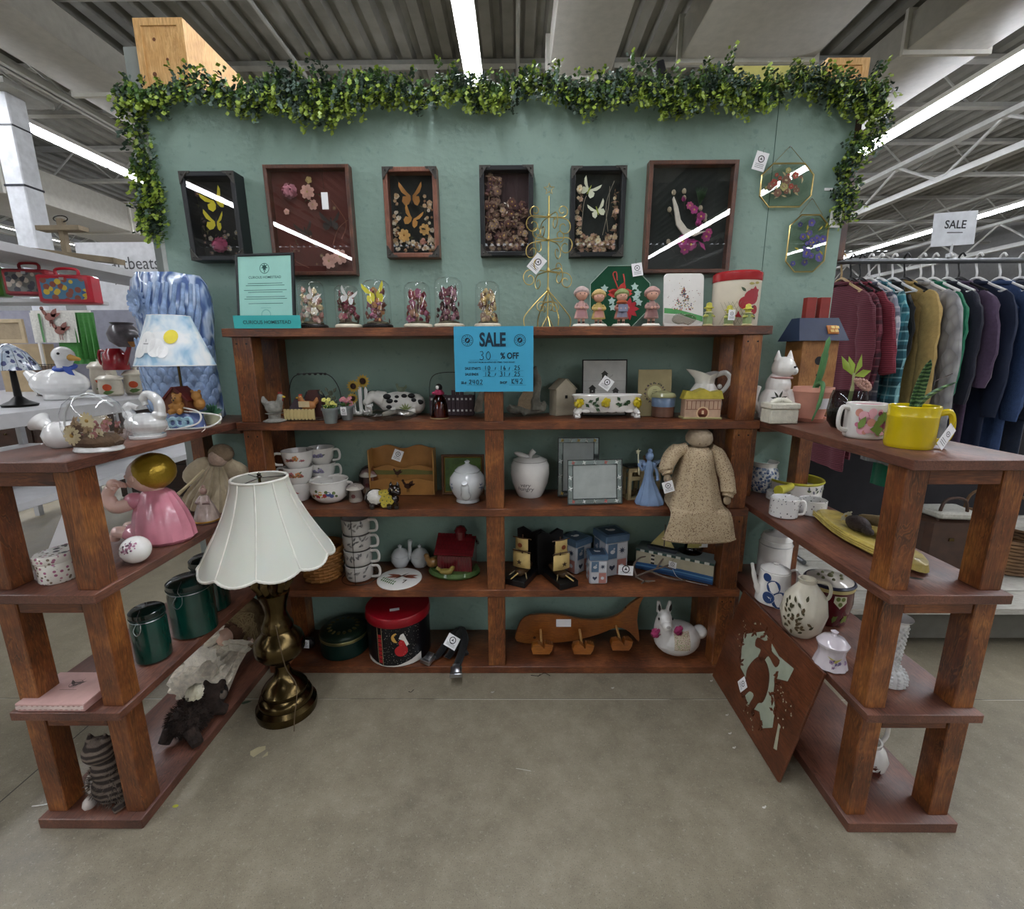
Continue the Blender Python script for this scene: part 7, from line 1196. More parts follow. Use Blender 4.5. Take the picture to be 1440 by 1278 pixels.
# ================================================================ LEFT WING, THIRD BOARD
zb = Z[3]; JG = mat('#0c3a30', .12, coat=.6, var=.15); JL = mat('#0a1f1b', .12, coat=.6)
def gjar(u, vb, vt, wpx, lab, dx=0):
    p = atz(u, vb, zb); k = p.k; r = wpx*k/2; t = thing('storage_jar', lab, 'jar', (p.x+dx, p.y+r*.6, zb), group='dark green glass clamp jars'); h = Pt(Vector((p.x+dx, p.y+r*.6, zb))).h(vt)*.93
    part('jar_body', JG, t, lathe([(r*.9, 0), (r, .008), (r, h*.74), (r*.93, h*.8), (r*.93, h*.85)], 40)); part('lid', JL, t, lathe([(r*.98, h*.87), (r*1.0, h*.9), (r*.98, h*.95), (r*.8, h*.99), (.0001, h)], 40)); part('rubber_seal', mat('#10241f', .7), t, lathe([(r*.99, h*.845), (r*1.01, h*.858), (r*.99, h*.87)], 40)); part('wire_clamp', STEEL, t, tube([(r*.96*cos(a), r*.96*sin(a), h*.81) for a in [q*pi/14 for q in range(28)]], .0016, 5, closed=True), tube(spl([(r*.3, -r*.97, h*.8), (r*.35, -r*1.12, h*.7), (r*.1, -r*1.15, h*.62), (-.1*r, -r*1.12, h*.7), (0, -r*.97, h*.8)], 4), .0016, 5), tube(spl([(r*.2, -r*.95, h*.82), (r*.2, -r*1.06, h*.92), (r*.1, -r*.6, h*1.02)], 4), .0016, 5)); part('glass_highlight_label', mat('#38504c', .2), t, up(disc(.012, 8, -r*.2, .0, 0), h+.0006)) if 0 else None
gjar(206, 934, 848, 53, 'nearest green glass clamp jar, partly behind the front post', -.0); gjar(263, 897, 806, 66, 'largest green glass clamp jar in the middle of the third board'); gjar(318, 862, 776, 52, 'green glass clamp jar farthest back behind the lamp shade', -.09)
a, b = atz(55, 1001, zb), atz(150, 956, zb); t = thing('pink_box', 'flat pink box with a lace edge and a brown sketch on its lid', 'box', ((a.x+b.x)/2-.005, (a.y+b.y)/2, zb)); w_ = atz(150, 1001, zb).x-a.x; d_ = b.y-a.y
part('box_body', mat('#b98f88', .7), t, box(w_, d_, .022, bev=.002)); part('box_lid', mat('#c9a29a', .7), t, box(w_+.004, d_+.004, .008, (0, 0, .0225), bev=.002)); part('lace_edge', mat('#d8c2ba', .9), t, *[box(w_/26, .0016, .012, (-w_/2+w_/26*(q+.5)*1.0, -d_/2-.0025, .012 if q % 2 else .009)) for q in range(26)]); part('sketch', mat('#5d4640'), t, *[up(g, .0312) for g in (leaf2(.05, .012, -.01, 0, .7), leaf2(.04, .01, .0, .01, 2.4), leaf2(.045, .008, -.02, .02, .2), rect(.06, .0015, .0, -.012), rect(.0012, .05, .01, .02), ringf(.018, .0195, 18, -.0, .018))])
# ================================================================ LEFT WING, BOTTOM BOARD
zb = Z[4]; LACE = mat('#cfc6b2', .95, var=.25, bump=1, bscale=130, sheen=.3)
a, b = atz(230, 995, zb), atz(345, 905, zb); t = thing('lace_doll', 'old doll with auburn curls in a cream lace gown lying along the bottom board', 'doll', (-1.4, (a.y+b.y)/2, zb+.018)); L = abs(b.y-a.y)
Rl = random.Random(4); fq = atz(318, 905, .19); fx, fy = fq.x+1.4, fq.y-(a.y+b.y)/2; wq = atz(277, 988, .17); wx, wy = wq.x+1.4, wq.y-(a.y+b.y)/2
part('lace_gown', LACE, t, wob(T(lathe([(.12, -L*.5), (.13, -L*.4), (.1, -.05), (.075, L*.18), (.05, L*.25)], 60, sx=1, sy=.62, flute=.1, nf=13), (0, 0, .085), (-pi/2, 0, 0)), .016, 14, 2)); part('lace_frill', mat('#dad3c2', .95, bump=1, bscale=160), t, *[wob(T(lathe([(.04, 0), (.065, .02), (.05, .03), (.07, .045)], 22, flute=.14, nf=9), (x, y, z_), (Rl.uniform(-1, 1), Rl.uniform(-1, 1), 0)), .008, 40) for x, y, z_ in ((.03, .12, .12), (-.04, .02, .15), (.06, -.02, .11), (-.02, -.14, .14), (.06, -.16, .1), (.0, .2, .1), (-.06, .15, .12))])
part('doll_face', mat('#c2a08c', .4), t, sph(.045, (fx, fy, .17), (.9, 1, 1), 18), sph(.006, (fx+.02, fy-.03, .2), n=8)); part('auburn_curls', mat('#4d3322', .9, bump=1, bscale=70, var=.4), t, wob(sph(.062, (fx, fy+.04, .16), (1.15, .8, 1), 22), .012, 45)); part('doll_arm', mat('#b99c8a', .5), t, tube(spl([(.06, L*.2, .13), (.1, .05, .12), (.07, -.03, .15)], 4), [.014]*5+[.01]*4, 8)); part('white_flower', [mat('#d5d0b8'), mat('#a89a5a')], t, *[T(g, (wx, wy, .16), (-.9, 0, 0)) for g in pompom(0, 0, 0, .042, 0, 60, Rl)]); part('head_bonnet', mat('#a39272', .9), t, wob(T(sph(.07, sc=(1, .35, 1), n=20), (fx, fy+.09, .15)), .006, 40))
t = thing('straw_wreath', 'pale brown dried moss bundle behind the doll and the brass lamp', 'bundle', (-1.37, .1, zb+.03)); part('moss_bundle', mat('#7a6648', .95, bump=1, bscale=60, var=.45), t, wob(sph(.1, (0, 0, .16), (1.0, .8, 1.5), 30), .02, 22)); part('moss_curls', mat('#8f7c58', .95), t, *[tube(spl([(Rl.uniform(-.09, .09), -.07+Rl.uniform(-.02, .02), Rl.uniform(.05, .28)) for _ in range(5)], 4), .0022, 4) for _ in range(26)])
FUR = mat('#2c211b', .95, bump=1, bscale=110, var=.5); p = atz(262, 1055, zb); t = thing('plush_bear', 'dark brown furry plush toy lying behind the front post', 'plush toy', (-1.33, -.42, zb+.001)); 
def fur(parent, name, m, c, r, n, ln, sc, rnd_): 
    F_, V_ = [], []
    for _ in range(n):
        d = Vector((rnd_.gauss(0, 1), rnd_.gauss(0, 1), rnd_.gauss(0, 1))).normalized(); 
        s = Vector(c)+Vector((d.x*sc[0], d.y*sc[1], d.z*sc[2]))*r
        if s.z < .004: continue
        e = s+(d+Vector((rnd_.uniform(-.5, .5), rnd_.uniform(-.5, .5), rnd_.uniform(-.6, .2)))).normalized()*ln; e.z = max(e.z, .003); w = d.orthogonal().normalized()*ln*.09; b0 = len(V_); V_ += [tuple(s-w), tuple(s+w), tuple(e)]; F_.append((b0, b0+1, b0+2))
    return part(name, m, parent, (V_, F_, 0))
part('plush_body', FUR, t, sph(.075, (0, 0, .07), (.95, 1.3, .85), 20), sph(.055, (.03, .12, .08), n=16), *[sph(.018, (.03+s*.035, .13, .13), n=8) for s in (-1, 1)], *[tube([(x, y, .06), (x*1.7+.02, y*1.5, .022)], [.03, .024], 8) for x in (-.04, .045) for y in (-.07, .06)], remesh=.005); fur(t, 'plush_fur', FUR, (0, 0, .07), .075, 1300, .024, (.95, 1.3, .85), Rl); part('grey_muzzle', mat('#6d6258', .9), t, sph(.022, (.07, .11, .085), n=10)); part('toy_eye', BLACK, t, *[sph(.006, (.078, .1+.03*s, .105), n=8) for s in (0, 1)])
p = atz(146, 1140, zb); k = p.k; t = thing('plush_cat', 'grey brown striped plush tabby cat sitting with its back turned', 'plush toy', (p.x, p.y+.045, zb)); ST = NT('tabby_fur'); v = ST.coord((1, 1, 1)); w_ = ST.add('ShaderNodeTexWave', bands_direction='Z'); w_.inputs['Scale'].default_value = 14; w_.inputs['Distortion'].default_value = 3; ST.l(v, w_.inputs['Vector']); ST.l(ST.ramp(w_.outputs['Fac'], [(.3, hx('#2e2520')), (.55, hx('#54483e')), (.8, hx('#6e6156'))]), ST.b.inputs['Base Color']); ST.b.inputs['Roughness'].default_value = .95; ST.bump(ST.noise(v, 300, 2), .8, .004); ST = ST.m
part('cat_body', ST, t, sph(27*k, (4*k, 0, 26*k), (.95, .85, 1), 20), sph(22*k, (0, 0, 52*k), (.85, .8, 1.1), 18), sph(21*k, (-4*k, -2*k, 84*k), (.95, .9, .85), 20), *[cyl(7*k, 14*k, ((-4+s*11)*k, 0, 96*k), 8, r2=1*k) for s in (-1, 1)], tube(spl([(10*k, 10*k, 8*k), (26*k, -8*k, 6*k), (20*k, -24*k, 5*k)], 4), 5.5*k, 8), remesh=.0035); fur(t, 'cat_fur', ST, (4*k, 0, 30*k), 27*k, 900, 9*k, (.95, .85, 1.25), Rl); part('white_paw', mat('#b5aca4', .9), t, sph(9*k, (-20*k, -14*k, 9*k), (.9, 1.2, 1), 12)); part('white_bib', mat('#b5aca4', .9, bump=1, bscale=150), t, sph(12*k, (-20*k, -4*k, 30*k), (.7, .9, 1.5), 12))
# ================================================================ LEFT BACKGROUND SHELVING
LX = -2.5; SHW = mat('#b2b2b3', .5, var=.05)
t = thing('white_shelving', 'white shop shelving of the next booth left of the green wall', 'shelving', (LX, .9, 0)); ZA, ZB_ = 1.32, 2.24
ex = atz(100, 571, ZA).x-LX; part('shelf_board', SHW, t, box(2.2, 3.3, .09, (ex-1.1, .05, ZA-.09), bev=.004)); part('shelf_board', SHW, t, box(.36, 2.0, .05, (-.3, -.05, ZB_-.05), bev=.004)); part('shelf_board', SHW, t, box(2.1, 3.2, .05, (ex-1.1, .05, .72), bev=.004)); part('shelf_board', SHW, t, box(.9, .3, .03, (.28, .94, 1.69), bev=.003)); part('shelf_board', SHW, t, box(.9, .3, .03, (.28, .94, 1.5), bev=.003)); part('back_board', mat('#8f8f9b', .6), t, box(2.6, .03, .8, (-1.7, 1.75, 1.3)),  box(1.1, .03, .5, (.28, 1.12, 1.45)), box(.03, 1.4, .5, (-.9, .3, 1.75)) if 0 else box(.02, .3, .4, (-.1, .95, 1.5)))
for x, y in ((ex-2.1, -1.5), (ex-.08, -1.5), (ex-2.1, 1.6), (ex-.08, 1.6)): part('upright', SHW, t, box(.05, .05, ZA-.06, (x, y, 0)))
def A(u, vb, z=ZA): return atz(u, vb, z+.0015)
def simple(name, lab, cat, p, h): return thing(name, lab, cat, (p.x, p.y, p.z)), h or p.k
# duck tureen
p = A(80, 562); k = p.k; t = thing('duck_tureen', 'white ceramic duck tureen with a blue neck ribbon', 'tureen', (p.x, p.y+.05, p.z)); part('duck_body', WHG, t, sph(32*k, (0, 0, 22*k), (1.15, .8, .65), 24), tube([(-28*k, 0, 24*k), (-44*k, 0, 38*k)], [12*k, 5*k], 10), tube(spl([(14*k, 0, 26*k), (12*k, 0, 44*k), (12*k, 0, 54*k)], 4), [14*k]*3+[9*k]*3+[10*k]*3, 14), sph(13*k, (13*k, 0, 60*k), n=16), cyl(20*k, 6*k, n=20), remesh=.005); part('beak', mat('#b98a3c', .4), t, cyl(5*k, 14*k, (23*k, -2*k, 58*k), 10, r2=2*k, rot=(0, pi/2+.2, 0))); part('eye', BLACK, t, sph(2*k, (17*k, -11*k, 63*k), n=8)); part('blue_ribbon', mat('#2c4a9a', .5), t, tube([(12*k+11*k*cos(a), 11*k*sin(a), (44+3*sin(a))*k) for a in [q*pi/10 for q in range(20)]], 3*k, 6, closed=True), T(leaf2(20*k, 9*k, 0, 0, -.7), (20*k, -12*k, 46*k)), ang=80)
g_ = 'cream mushroom canisters on the white shelf'
def mcan(u, vb, vt, wpx, lab, dy=0):
    p = A(u, vb); k = p.k; r = wpx*k/2; h = p.h(vt); t = thing('mushroom_canister', lab, 'canister', (p.x, p.y+r+dy, p.z), group=g_); part('canister_body', mat('#c3bba8', .3, coat=.3), t, lathe([(r*.8, 0), (r*.95, h*.08), (r*.97, h*.5), (r*.88, h*.7)], 28)); part('lid', mat('#cdc6b5', .3, coat=.3), t, lathe([(r*1.02, h*.7), (r*1.04, h*.76), (r*.7, h*.88), (r*.2, h*.9), (r*.16, h*.94), (r*.22, h), (.0001, h)], 28, flute=.03, nf=10)); part('mushroom_relief', [mat('#bf4a22', .4), mat('#54703a', .5), mat('#d8d0be')], t, wrap(disc(r*.36, 14, r*.1, h*.38, 0, 0, sz=.7), r*.96, .3, .003), wrap(leaf2(r*.9, r*.3, -r*.3, h*.14, .1, 0, 1), r*.96, .3, .003), wrap(rect(r*.2, h*.2, r*.1, h*.22, 0, 2), r*.96, .3, .002))
mcan(118, 556, 503, 42, 'tall mushroom canister behind the duck tureen', .1); mcan(142, 558, 525, 38, 'smallest mushroom canister, in front of the others'); mcan(177, 556, 517, 38, 'mushroom canister with the orange cap nearest the cloud lamp', .02); mcan(215, 552, 517, 32, 'mushroom canister half hidden behind the cloud lamp', .04)
# tiffany lamp
p = A(22, 572); k = p.k; t = thing('stained_glass_lamp', 'small stained glass table lamp with dark metal stem at the far left', 'lamp', (p.x, p.y+.03, p.z)); h = p.h(483); DM = mat('#1c1a18', .4, .6); part('lamp_base', DM, t, lathe([(26*k, 0), (28*k, 3*k), (14*k, 8*k), (6*k, 14*k), (5*k, h*.5), (4*k, h*.75)], 24)); part('glass_shade', speck('leaded_glass', '#c9d0d6', ['#2b3450', '#c4ccd4', '#a9b6c4', '#5a5f84'], 34, .8, .2, .3), t, lathe([(42*k, h*.58), (38*k, h*.68), (26*k, h*.86), (10*k, h*.97), (4*k, h)], 32)); part('lead_line', BLACK, t, *[tube([(42.4*k*cos(a), 42.4*k*sin(a), h*.58), (38.4*k*cos(a), 38.4*k*sin(a), h*.68), (26.4*k*cos(a), 26.4*k*sin(a), h*.86), (4*k, 0, h)], .0015, 4) for a in [q*pi/6 for q in range(12)]])
p = A(45, 560); k = p.k; t = thing('wire_basket', 'dark wire basket with scrolls behind the stained glass lamp', 'basket', (p.x-.02, p.y+.2, p.z)); part('basket_wire', DM, t, *[tube([(x*k, 0, 0), (x*k, 0, 46*k)], .0016, 4) for x in range(-24, 26, 5)], tube([(-26*k, 0, 46*k), (26*k, 0, 46*k)], .003, 5), tube([(-26*k, 0, 1*k), (26*k, 0, 1*k)], .003, 5)); part('basket_back', mat('#6d5a4a', .8, var=.4), t, box(50*k, .06, 44*k, (0, .04, 0)))
# framed relief and box
p = S(35, 2.3, ZA+.0015); t = thing('relief_picture', 'cream square frame with two relief panels, behind the lamp and duck', 'picture frame', (p.x, p.y, p.z)); P_ = p; k = P_.k; BG_ = mat('#b5a384', .6); part('stand_box', mat('#a08c6c', .6), t, box(66*k, .1, P_.h(484), (14*k, 0, 0))); part('frame', BG_, t, T(ringbox(44*k, 32*k, 5*k, .02), (-2*k, -.0, P_.h(484)+17*k))); part('relief_panel', mat('#9a8a70', .7, bump=1, bscale=40), t, box(38*k, .012, 28*k, (-2*k, -.0, P_.h(484)+2*k)))
# towel rack
p = A(108, 540); p = S(108, 2.2, ZA+.0015); t = thing('hanging_dish_towel', 'white dish towel with rooster print and green stripe, hanging over a rack', 'towel', (p.x, p.y, p.z)); P_ = p; k = P_.k; zt_, zm_ = P_.h(440), P_.h(482)
def drape(w, z0, z1, col, x0, y, amp=.012, n=20):
    V_ = [((x0-w/2+w*i_/n)*k, y-amp*sin(i_*1.3)*(1-j/6), z1+(z0-z1)*j/6) for j in range(7) for i_ in range(n+1)]; return (V_, [(j*(n+1)+i_, j*(n+1)+i_+1, (j+1)*(n+1)+i_+1, (j+1)*(n+1)+i_) for j in range(6) for i_ in range(n)], 0)
part('white_towel', cloth('#cfcdc4'), t, drape(62, zt_, zm_, 0, -8, -.03), solid=.003); part('green_towel', cloth('#3a7a34'), t, drape(30, zt_-.0, P_.h(505), 0, 32, -.02, .02), drape(50, zm_+.01, P_.h(512), 0, 14, .0, .008), solid=.003); part('rooster_print', mat('#8a5a50'), t, *[T(g, (x*k, -.046, z_)) for x, z_ in ((0, zm_+16*k), (-10, zt_-6*k)) for g in rprint(24*k, 0, 0, 0)]); part('towel_rack', mat('#d6d3cb', .4), t, box(80*k, .02, .02, (0, .0, zt_)), *[box(.015, .02, zt_, (s*38*k, .0, 0)) for s in (-1, 1)], box(80*k, .08, .012)); part('green_stripe', mat('#4c7a4a'), t, box(3*k, .002, (zt_-zm_)*.95, (-24*k, -.046, zm_+.003)))
# watering can, lunch boxes
CR_ = mat('#7c0f18', .25, coat=.4); p = atz(165, 492, 1.53+.0015); t = thing('watering_can', 'dark red watering can on the small white shelf', 'watering can', (p.x, 1.83, 1.532)); k = Pt(Vector((p.x, 1.83, 1.53))).k; t.location.x = S(165, 1.83, 1.532).x; part('can_body', CR_, t, lathe([(15*k, 0), (16*k, 2*k), (14*k, 22*k), (8*k, 30*k)], 24)); part('spout', CR_, t, tube([(12*k, 0, 8*k), (24*k, 0, 34*k)], [4*k, 2.5*k], 8)); part('handle', CR_, t, handle(-13*k, 6*k, 26*k, -10*k, 2*k))
def lunch(u0, u1, v0, v1, y, lab, col, pic, rz):
    a, b = aty(u0, v1, y), aty(u1, v1, y); w_ = (b.x-a.x)*1.0; h = aty((u0+u1)/2, v0, y).z-a.z; t = thing('lunch_box', lab, 'lunch box', ((a.x+b.x)/2, y, a.z), rz=rz); part('box_shell', mat(col, .3, coat=.3), t, box(w_, .1, h, bev=.012)); part('handle', mat(col, .3), t, tube(spl([(-w_*.2, 0, h), (-w_*.18, 0, h+.035), (w_*.18, 0, h+.035), (w_*.2, 0, h)], 4), .008, 8)); part('picture_panel', speck('lunch_print_'+pic[0].strip('#'), pic[0], pic[1:], 30, .5, .4, .1), t, prism(rrect(w_*.8, h*.72, .012, cz=h*.5), .004, c=(0, -.051, 0))); part('latch', STEEL, t, box(.02, .006, .014, (0, -.053, h-.03)))
    return t
y = .75; lunch(22, 77, 380, 417, y, 'red rimmed lunch box with a dark crowded picture', '#93202c', ['#6a6a66', '#b5a89a', '#3a3a44', '#c9b05a'], .2); lunch(70, 135, 388, 428, y-.1, 'bright red plastic lunch box with a blue and yellow picture', '#b0182c', ['#4a7a9a', '#d0b23a', '#8a4a3a', '#3a5a8a'], .2); lunch(-14, 10, 375, 418, y, 'green lunch box cut by the left picture edge', '#4d8a34', ['#6a9a3a', '#c98a4a', '#8aa84a', '#4a7a2a'], .3)
for nm_, lab, u0, y_ in (('bracket', 'white shelf carrying the row of lunch boxes', 40, y),):
    a, b = aty(-40, 419, y_+.03), aty(140, 430, y_+.03); part('wall_shelf', SHW, None, box(b.x-a.x, .2, .02, ((a.x+b.x)/2, y_, a.z-.04)), label=lab, cat='shelf')
p = S(177, 1.83, 1.721); k = p.k; t = thing('decorated_pot', 'dark mottled round pot tipped on the upper white shelf', 'pot', p); part('pot_body', mat('#4a4448', .3, var=.6, coat=.4), t, lathe([(8*k, 0), (17*k, 8*k), (19*k, 18*k), (14*k, 28*k), (11*k, 30*k), (14*k, 33*k)], 28)); p = S(197, 1.83, 1.721); t = thing('wicker_tray', 'small tan wicker dish beside the mottled pot', 'dish', p); part('tray_body', WK, t, lathe([(10*k, 0), (13*k, 7*k), (11*k, 7*k), (9*k, 2*k)], 20))
# artbeats card and easel
a, b = aty(114, 385, 2.8), aty(236, 385, 2.8); zt_ = aty(170, 341, 2.8).z; w_ = b.x-a.x; tq = aty(190, 371, 2.79); t = thing('shop_sign', 'white sign board lettered artbeats beyond the left shelving', 'sign', ((a.x+b.x)/2, 2.8, 1.95)); part('board', mat('#d5d6d8', .4), t, box(w_, .02, zt_-1.95)); part('lettering', mat('#4a4a4c'), t, text('artbeats', .17, tq.x-(a.x+b.x)/2, tq.z-1.95, -.0125, sx=.9), *[tube([(tq.x-(a.x+b.x)/2+x, -.012, tq.z-2.03), (tq.x-(a.x+b.x)/2+x+dx, -.012, tq.z-2.15)], .004, 4) for x in (-.2, .0) for dx in (-.03, .03)]); part('legs', SHW, t, *[box(.03, .03, 1.95, (s*w_*.4, .0, -1.95)) for s in (-1, 1)])
p = aty(95, 360, 1.3); t = thing('display_easel', 'wooden crossed plank stand in front of the white column', 'stand', (p.x, 1.3, 2.08)); OW = mat('#7d6f58', .7, var=.2); part('lower_plank', OW, t, box(.62, .1, .035, (.05, 0, p.z-2.08-.02), rot=(0, .12, 0))); part('upper_plank', OW, t, box(.3, .08, .03, (0, 0, p.z-2.08+.16))); part('stem', OW, t, box(.035, .035, p.z-2.08+.24)); part('hook', DM, t, tube([(.05*cos(a), 0, p.z-2.08+.24+.02*sin(a)) for a in [q*pi/8 for q in range(16)]], .004, 5, closed=True)); t['label'] = 'wooden crossed plank stand in front of the white column'
p = A(20, 600, .745); t = thing('dark_ornaments_tray', 'black tray of dark figures on the lower white shelf at left', 'tray', (p.x+.05, p.y+.2, .747)); part('tray_board', BLACK, t, box(.5, .4, .012)); part('dark_figures', mat('#1e1513', .5, var=.5), t, *[T(J(*bird_body(.1)), (-.18+.09*q, -.08+.06*(q % 3), .012), (0, 0, q)) for q in range(5)])

# ================================================================ RIGHT WING, TOP BOARD
zb = Z[1]
def at_(p, dy=0, dx=0): return (p.x+dx, p.y+dy, p.z)
p = S(1092, .03, zb); k = p.k; t = thing('cat_cookie_jar', 'white ceramic cat cookie jar looking right, with a dark leaf motif', 'cookie jar', at_(p, .06, .016)); k *= 1.05
part('cat_body', CERAM, t, sph(25*k, (0, 0, 22*k), (1, .9, .9), 20), sph(19*k, (2*k, 0, 44*k), (.95, .9, 1.05), 18), sph(16*k, (5*k, -4*k, 68*k), (1.05, 1, .92), 20), sph(6*k, (18*k, -10*k, 64*k), n=10), *[cyl(6*k, 13*k, ((5+s*9)*k, -2*k, 78*k), 8, r2=1*k) for s in (-1, 1)], cyl(22*k, 8*k, n=24), *[tube([((6+s*8)*k, -10*k, 38*k), ((10+s*8)*k, -20*k, 16*k), ((12+s*8)*k, -24*k, 5*k)], [7*k, 6*k, 6*k], 10) for s in (-1, 1)], tube(spl([(-20*k, 4*k, 10*k), (-32*k, 0, 24*k), (-28*k, 0, 44*k)], 4), 5*k, 8), remesh=.003)
part('eye', BLACK, t, sph(1.8*k, (14*k, -18*k, 69*k), (1.3, .6, .8), 8), sph(1.8*k, (20.5*k, -11*k, 69*k), (.6, 1, .8), 8)); part('pink_collar', mat('#b58a84', .4), t, tube([(4*k+15*k*cos(a), -2*k+14*k*sin(a), 55*k) for a in [q*pi/10 for q in range(20)]], 1.6*k, 6, closed=True)); part('leaf_motif', mat('#3a3f34'), t, *[T(leaf2(12*k, 3*k, 0, 0, a), (-7*k, -22.5*k, 28*k), (-.1, 0, -.25)) for a in (.3, 1.2, 2.2, 3.0, 3.7)], ang=80)
p = S(1098, -.09, zb); k = p.k; t = thing('trinket_box', 'small off white embossed trinket box with a bow lid, before the cat jar', 'box', at_(p, .02)); part('box_body', mat('#cfccbb', .35, bump=.6, bscale=150), t, box(44*k, 32*k, 20*k, bev=.006)); part('lid', mat('#cfccbb', .35, bump=.6, bscale=150), t, box(46*k, 34*k, 8*k, (0, 0, 20.5*k), bev=.005)); part('bow', mat('#d5d2c3', .35), t, *[T(sph(8*k, n=12), (s*8*k, 0, 31*k), (0, s*.3, 0), (1.3, .6, .5)) for s in (-1, 1)], sph(4*k, (0, 0, 32*k), n=8), T(tube([(-18*k, 0, 28*k), (18*k, 0, 29*k)], 2*k, 6)))
p = S(1129, .235, zb); k = p.k; t = thing('birdhouse', 'tall wooden birdhouse with a navy roof, round hole and two red chimneys', 'birdhouse', (p.x, p.y, p.z), rz=.06); P_ = Pt(Vector((p.x, p.y, zb))); k = P_.k; h1, h2, h3 = P_.h(480), P_.h(448), P_.h(419); OK_ = wood('birdhouse_oak', '#6d4420', '#a06c38', '#b9854a', axis=2, rough=.6, coat=0, scale=1.5); w_ = 50*k
part('house_body', OK_, t, box(w_, .13, h1, bev=.002)); V_ = [(-34*k, -.085, h1), (34*k, -.085, h1), (34*k, .085, h1), (-34*k, .085, h1), (-27*k, -.03, h2), (27*k, -.03, h2), (27*k, .03, h2), (-27*k, .03, h2)]; part('navy_roof', mat('#25304a', .5), t, (V_, [(3, 2, 1, 0), (4, 5, 6, 7), (0, 1, 5, 4), (1, 2, 6, 5), (2, 3, 7, 6), (3, 0, 4, 7)], 0)); part('chimney', mat('#8c2f28', .6), t, box(13*k, .03, h3-h2+.02, (-10*k, 0, h2-.02))); part('chimney', mat('#8c2f28', .6), t, box(13*k, .03, h3-h2+.02, (9*k, 0, h2-.02)))
d_ = part('dormer_window', mat('#c07a3a', .5), t, box(14*k, .02, 12*k, (14*k, -.066, h1+8*k), rot=(-.5, 0, 0))); part('window_pane', mat('#e0c070', .4), d_, *[box(4.5*k, .003, 3.6*k, (14*k+x*k, -.079+zz*.0006*k, h1+8*k+zz*k), rot=(-.5, 0, 0)) for x in (-3, 3) for zz in (3, 7.5)]); part('entry_hole', BLACK, t, disc(5.6*k, 18, 0, h1*.74, -.0657)); part('crack', mat('#2a1a10'), t, tube(spl([(-14*k, -.067, h1*.18), (-3*k, -.07, h1*.32), (8*k, -.067, h1*.2)], 4), 1.6*k, 5)); part('lower_hole', BLACK, t, disc(2.4*k, 10, 5*k, h1*.4, -.0657), disc(1.8*k, 8, 0, h1*.55, -.0657))
TC = mat('#c9907c', .6, var=.08)
p = atz(1150, 595, zb); k = p.k; t = thing('pink_plant_pot', 'pink clay pot and saucer with a long drooping aloe leaf', 'plant pot', at_(p, .06)); part('saucer', TC, t, lathe([(20*k, 0), (25*k, 6*k), (23*k, 6*k), (20*k, 2*k), (.0001, 2*k)], 32)); part('pot', TC, t, lathe([(18*k, 2.4*k), (24*k, 26*k), (28*k, 40*k), (30*k, 43*k), (29.5*k, 49*k), (27*k, 49*k), (25*k, 40*k), (.0001, 40*k)], 36)); part('soil', mat('#2c2018', .95, bump=1, bscale=80), t, cyl(25*k, 3*k, (0, 0, 40*k))); part('paper_label', PAPER, t, wrap(rect(22*k, 15*k, 5*k, 27*k), lambda z: 19*k+z*.25, .05, .004)); AL = mat('#4d7a4a', .45, var=.3)
part('aloe_leaf', AL, t, T(tube(spl([(-2*k, -6*k, 44*k), (2*k, -10*k, 70*k), (4*k, -12*k, 98*k), (6*k, -13*k, 118*k)], 5), [4.6*k]*5+[5*k]*5+[3.6*k]*4+[1.5*k, .6*k], 8))); part('aloe_leaf', AL, t, tube(spl([(-2*k, -8*k, 52*k), (-3*k, -26*k, 54*k), (-8*k, -32*k, 30*k), (-18*k, -34*k, 4*k)], 5), [3.6*k]*7+[3*k]*5+[1.6*k]*3+[.6*k], 8))
p = atz(1202, 605, zb); k = p.k; t = thing('glass_vase', 'clear glass vase of soil with a sprouting green shoot and a bead string', 'vase', at_(p, .06)); part('glass_wall', glassm('smoky_glass', '#aab2b0'), t, lathe([(20*k, 0), (28*k, 10*k), (30*k, 26*k), (27*k, 46*k), (24*k, 54*k)], 36, cap=False)); part('soil', mat('#2b231b', .95, bump=1, bscale=90, var=.5), t, lathe([(19*k, 1*k), (27*k, 10*k), (28*k, 24*k), (20*k, 28*k), (.0001, 29*k)], 28)); part('shoot', mat('#9aa070', .5), t, tube(spl([(0, 0, 28*k), (2*k, -2*k, 56*k), (1*k, -2*k, 78*k)], 4), [3*k]*5+[2*k]*4, 8)); part('shoot_leaves', LEAFL, t, *[T(leaf3(0, 0, 0, l*k, 11*k, 0), (1*k, -2*k, 74*k), (0, a, rz_)) for l, a, rz_ in ((36, -.9, 3.0), (30, -1.2, 2.4), (32, -1.3, .2), (26, -.3, -.2), (24, -.8, 1.6))], ang=80)
part('bead_string', mat('#b08a7c', .4), t, *[sph(3*k, (x*k, -8*k, z_*k), n=8) for x, z_ in [(8+16*sin(a)+a*2, 62+7*cos(a*1.3)) for a in [q*.33 for q in range(20)]]])
GM_ = mat('#d9d7d1', .15, coat=.5, var=.03)
p = atz(1224, 620, zb); k = p.k; r = 32*k; t = thing('floral_mug', 'white mug with a large pink rose print, handle to the left', 'mug', at_(p, r*.9, .026)); h = Pt(Vector((p.x, p.y+r*.9, zb))).h(567); part('mug_body', GM_, t, lathe([(r*.88, 0), (r*.95, .004), (r, h*.1), (r, h*.98), (r*.97, h), (r*.92, h*.98), (r*.84, h*.35), (.0001, h*.07)], 44)); part('handle', GM_, t, handle(-r*.95, h*.2, h*.85, -r*.55, r*.11)); part('pink_interior', mat('#c98a94', .3), t, lathe([(r*.85, h*.4), (r*.9, h*.9), (r*.93, h*.985)], 44, cap=False))
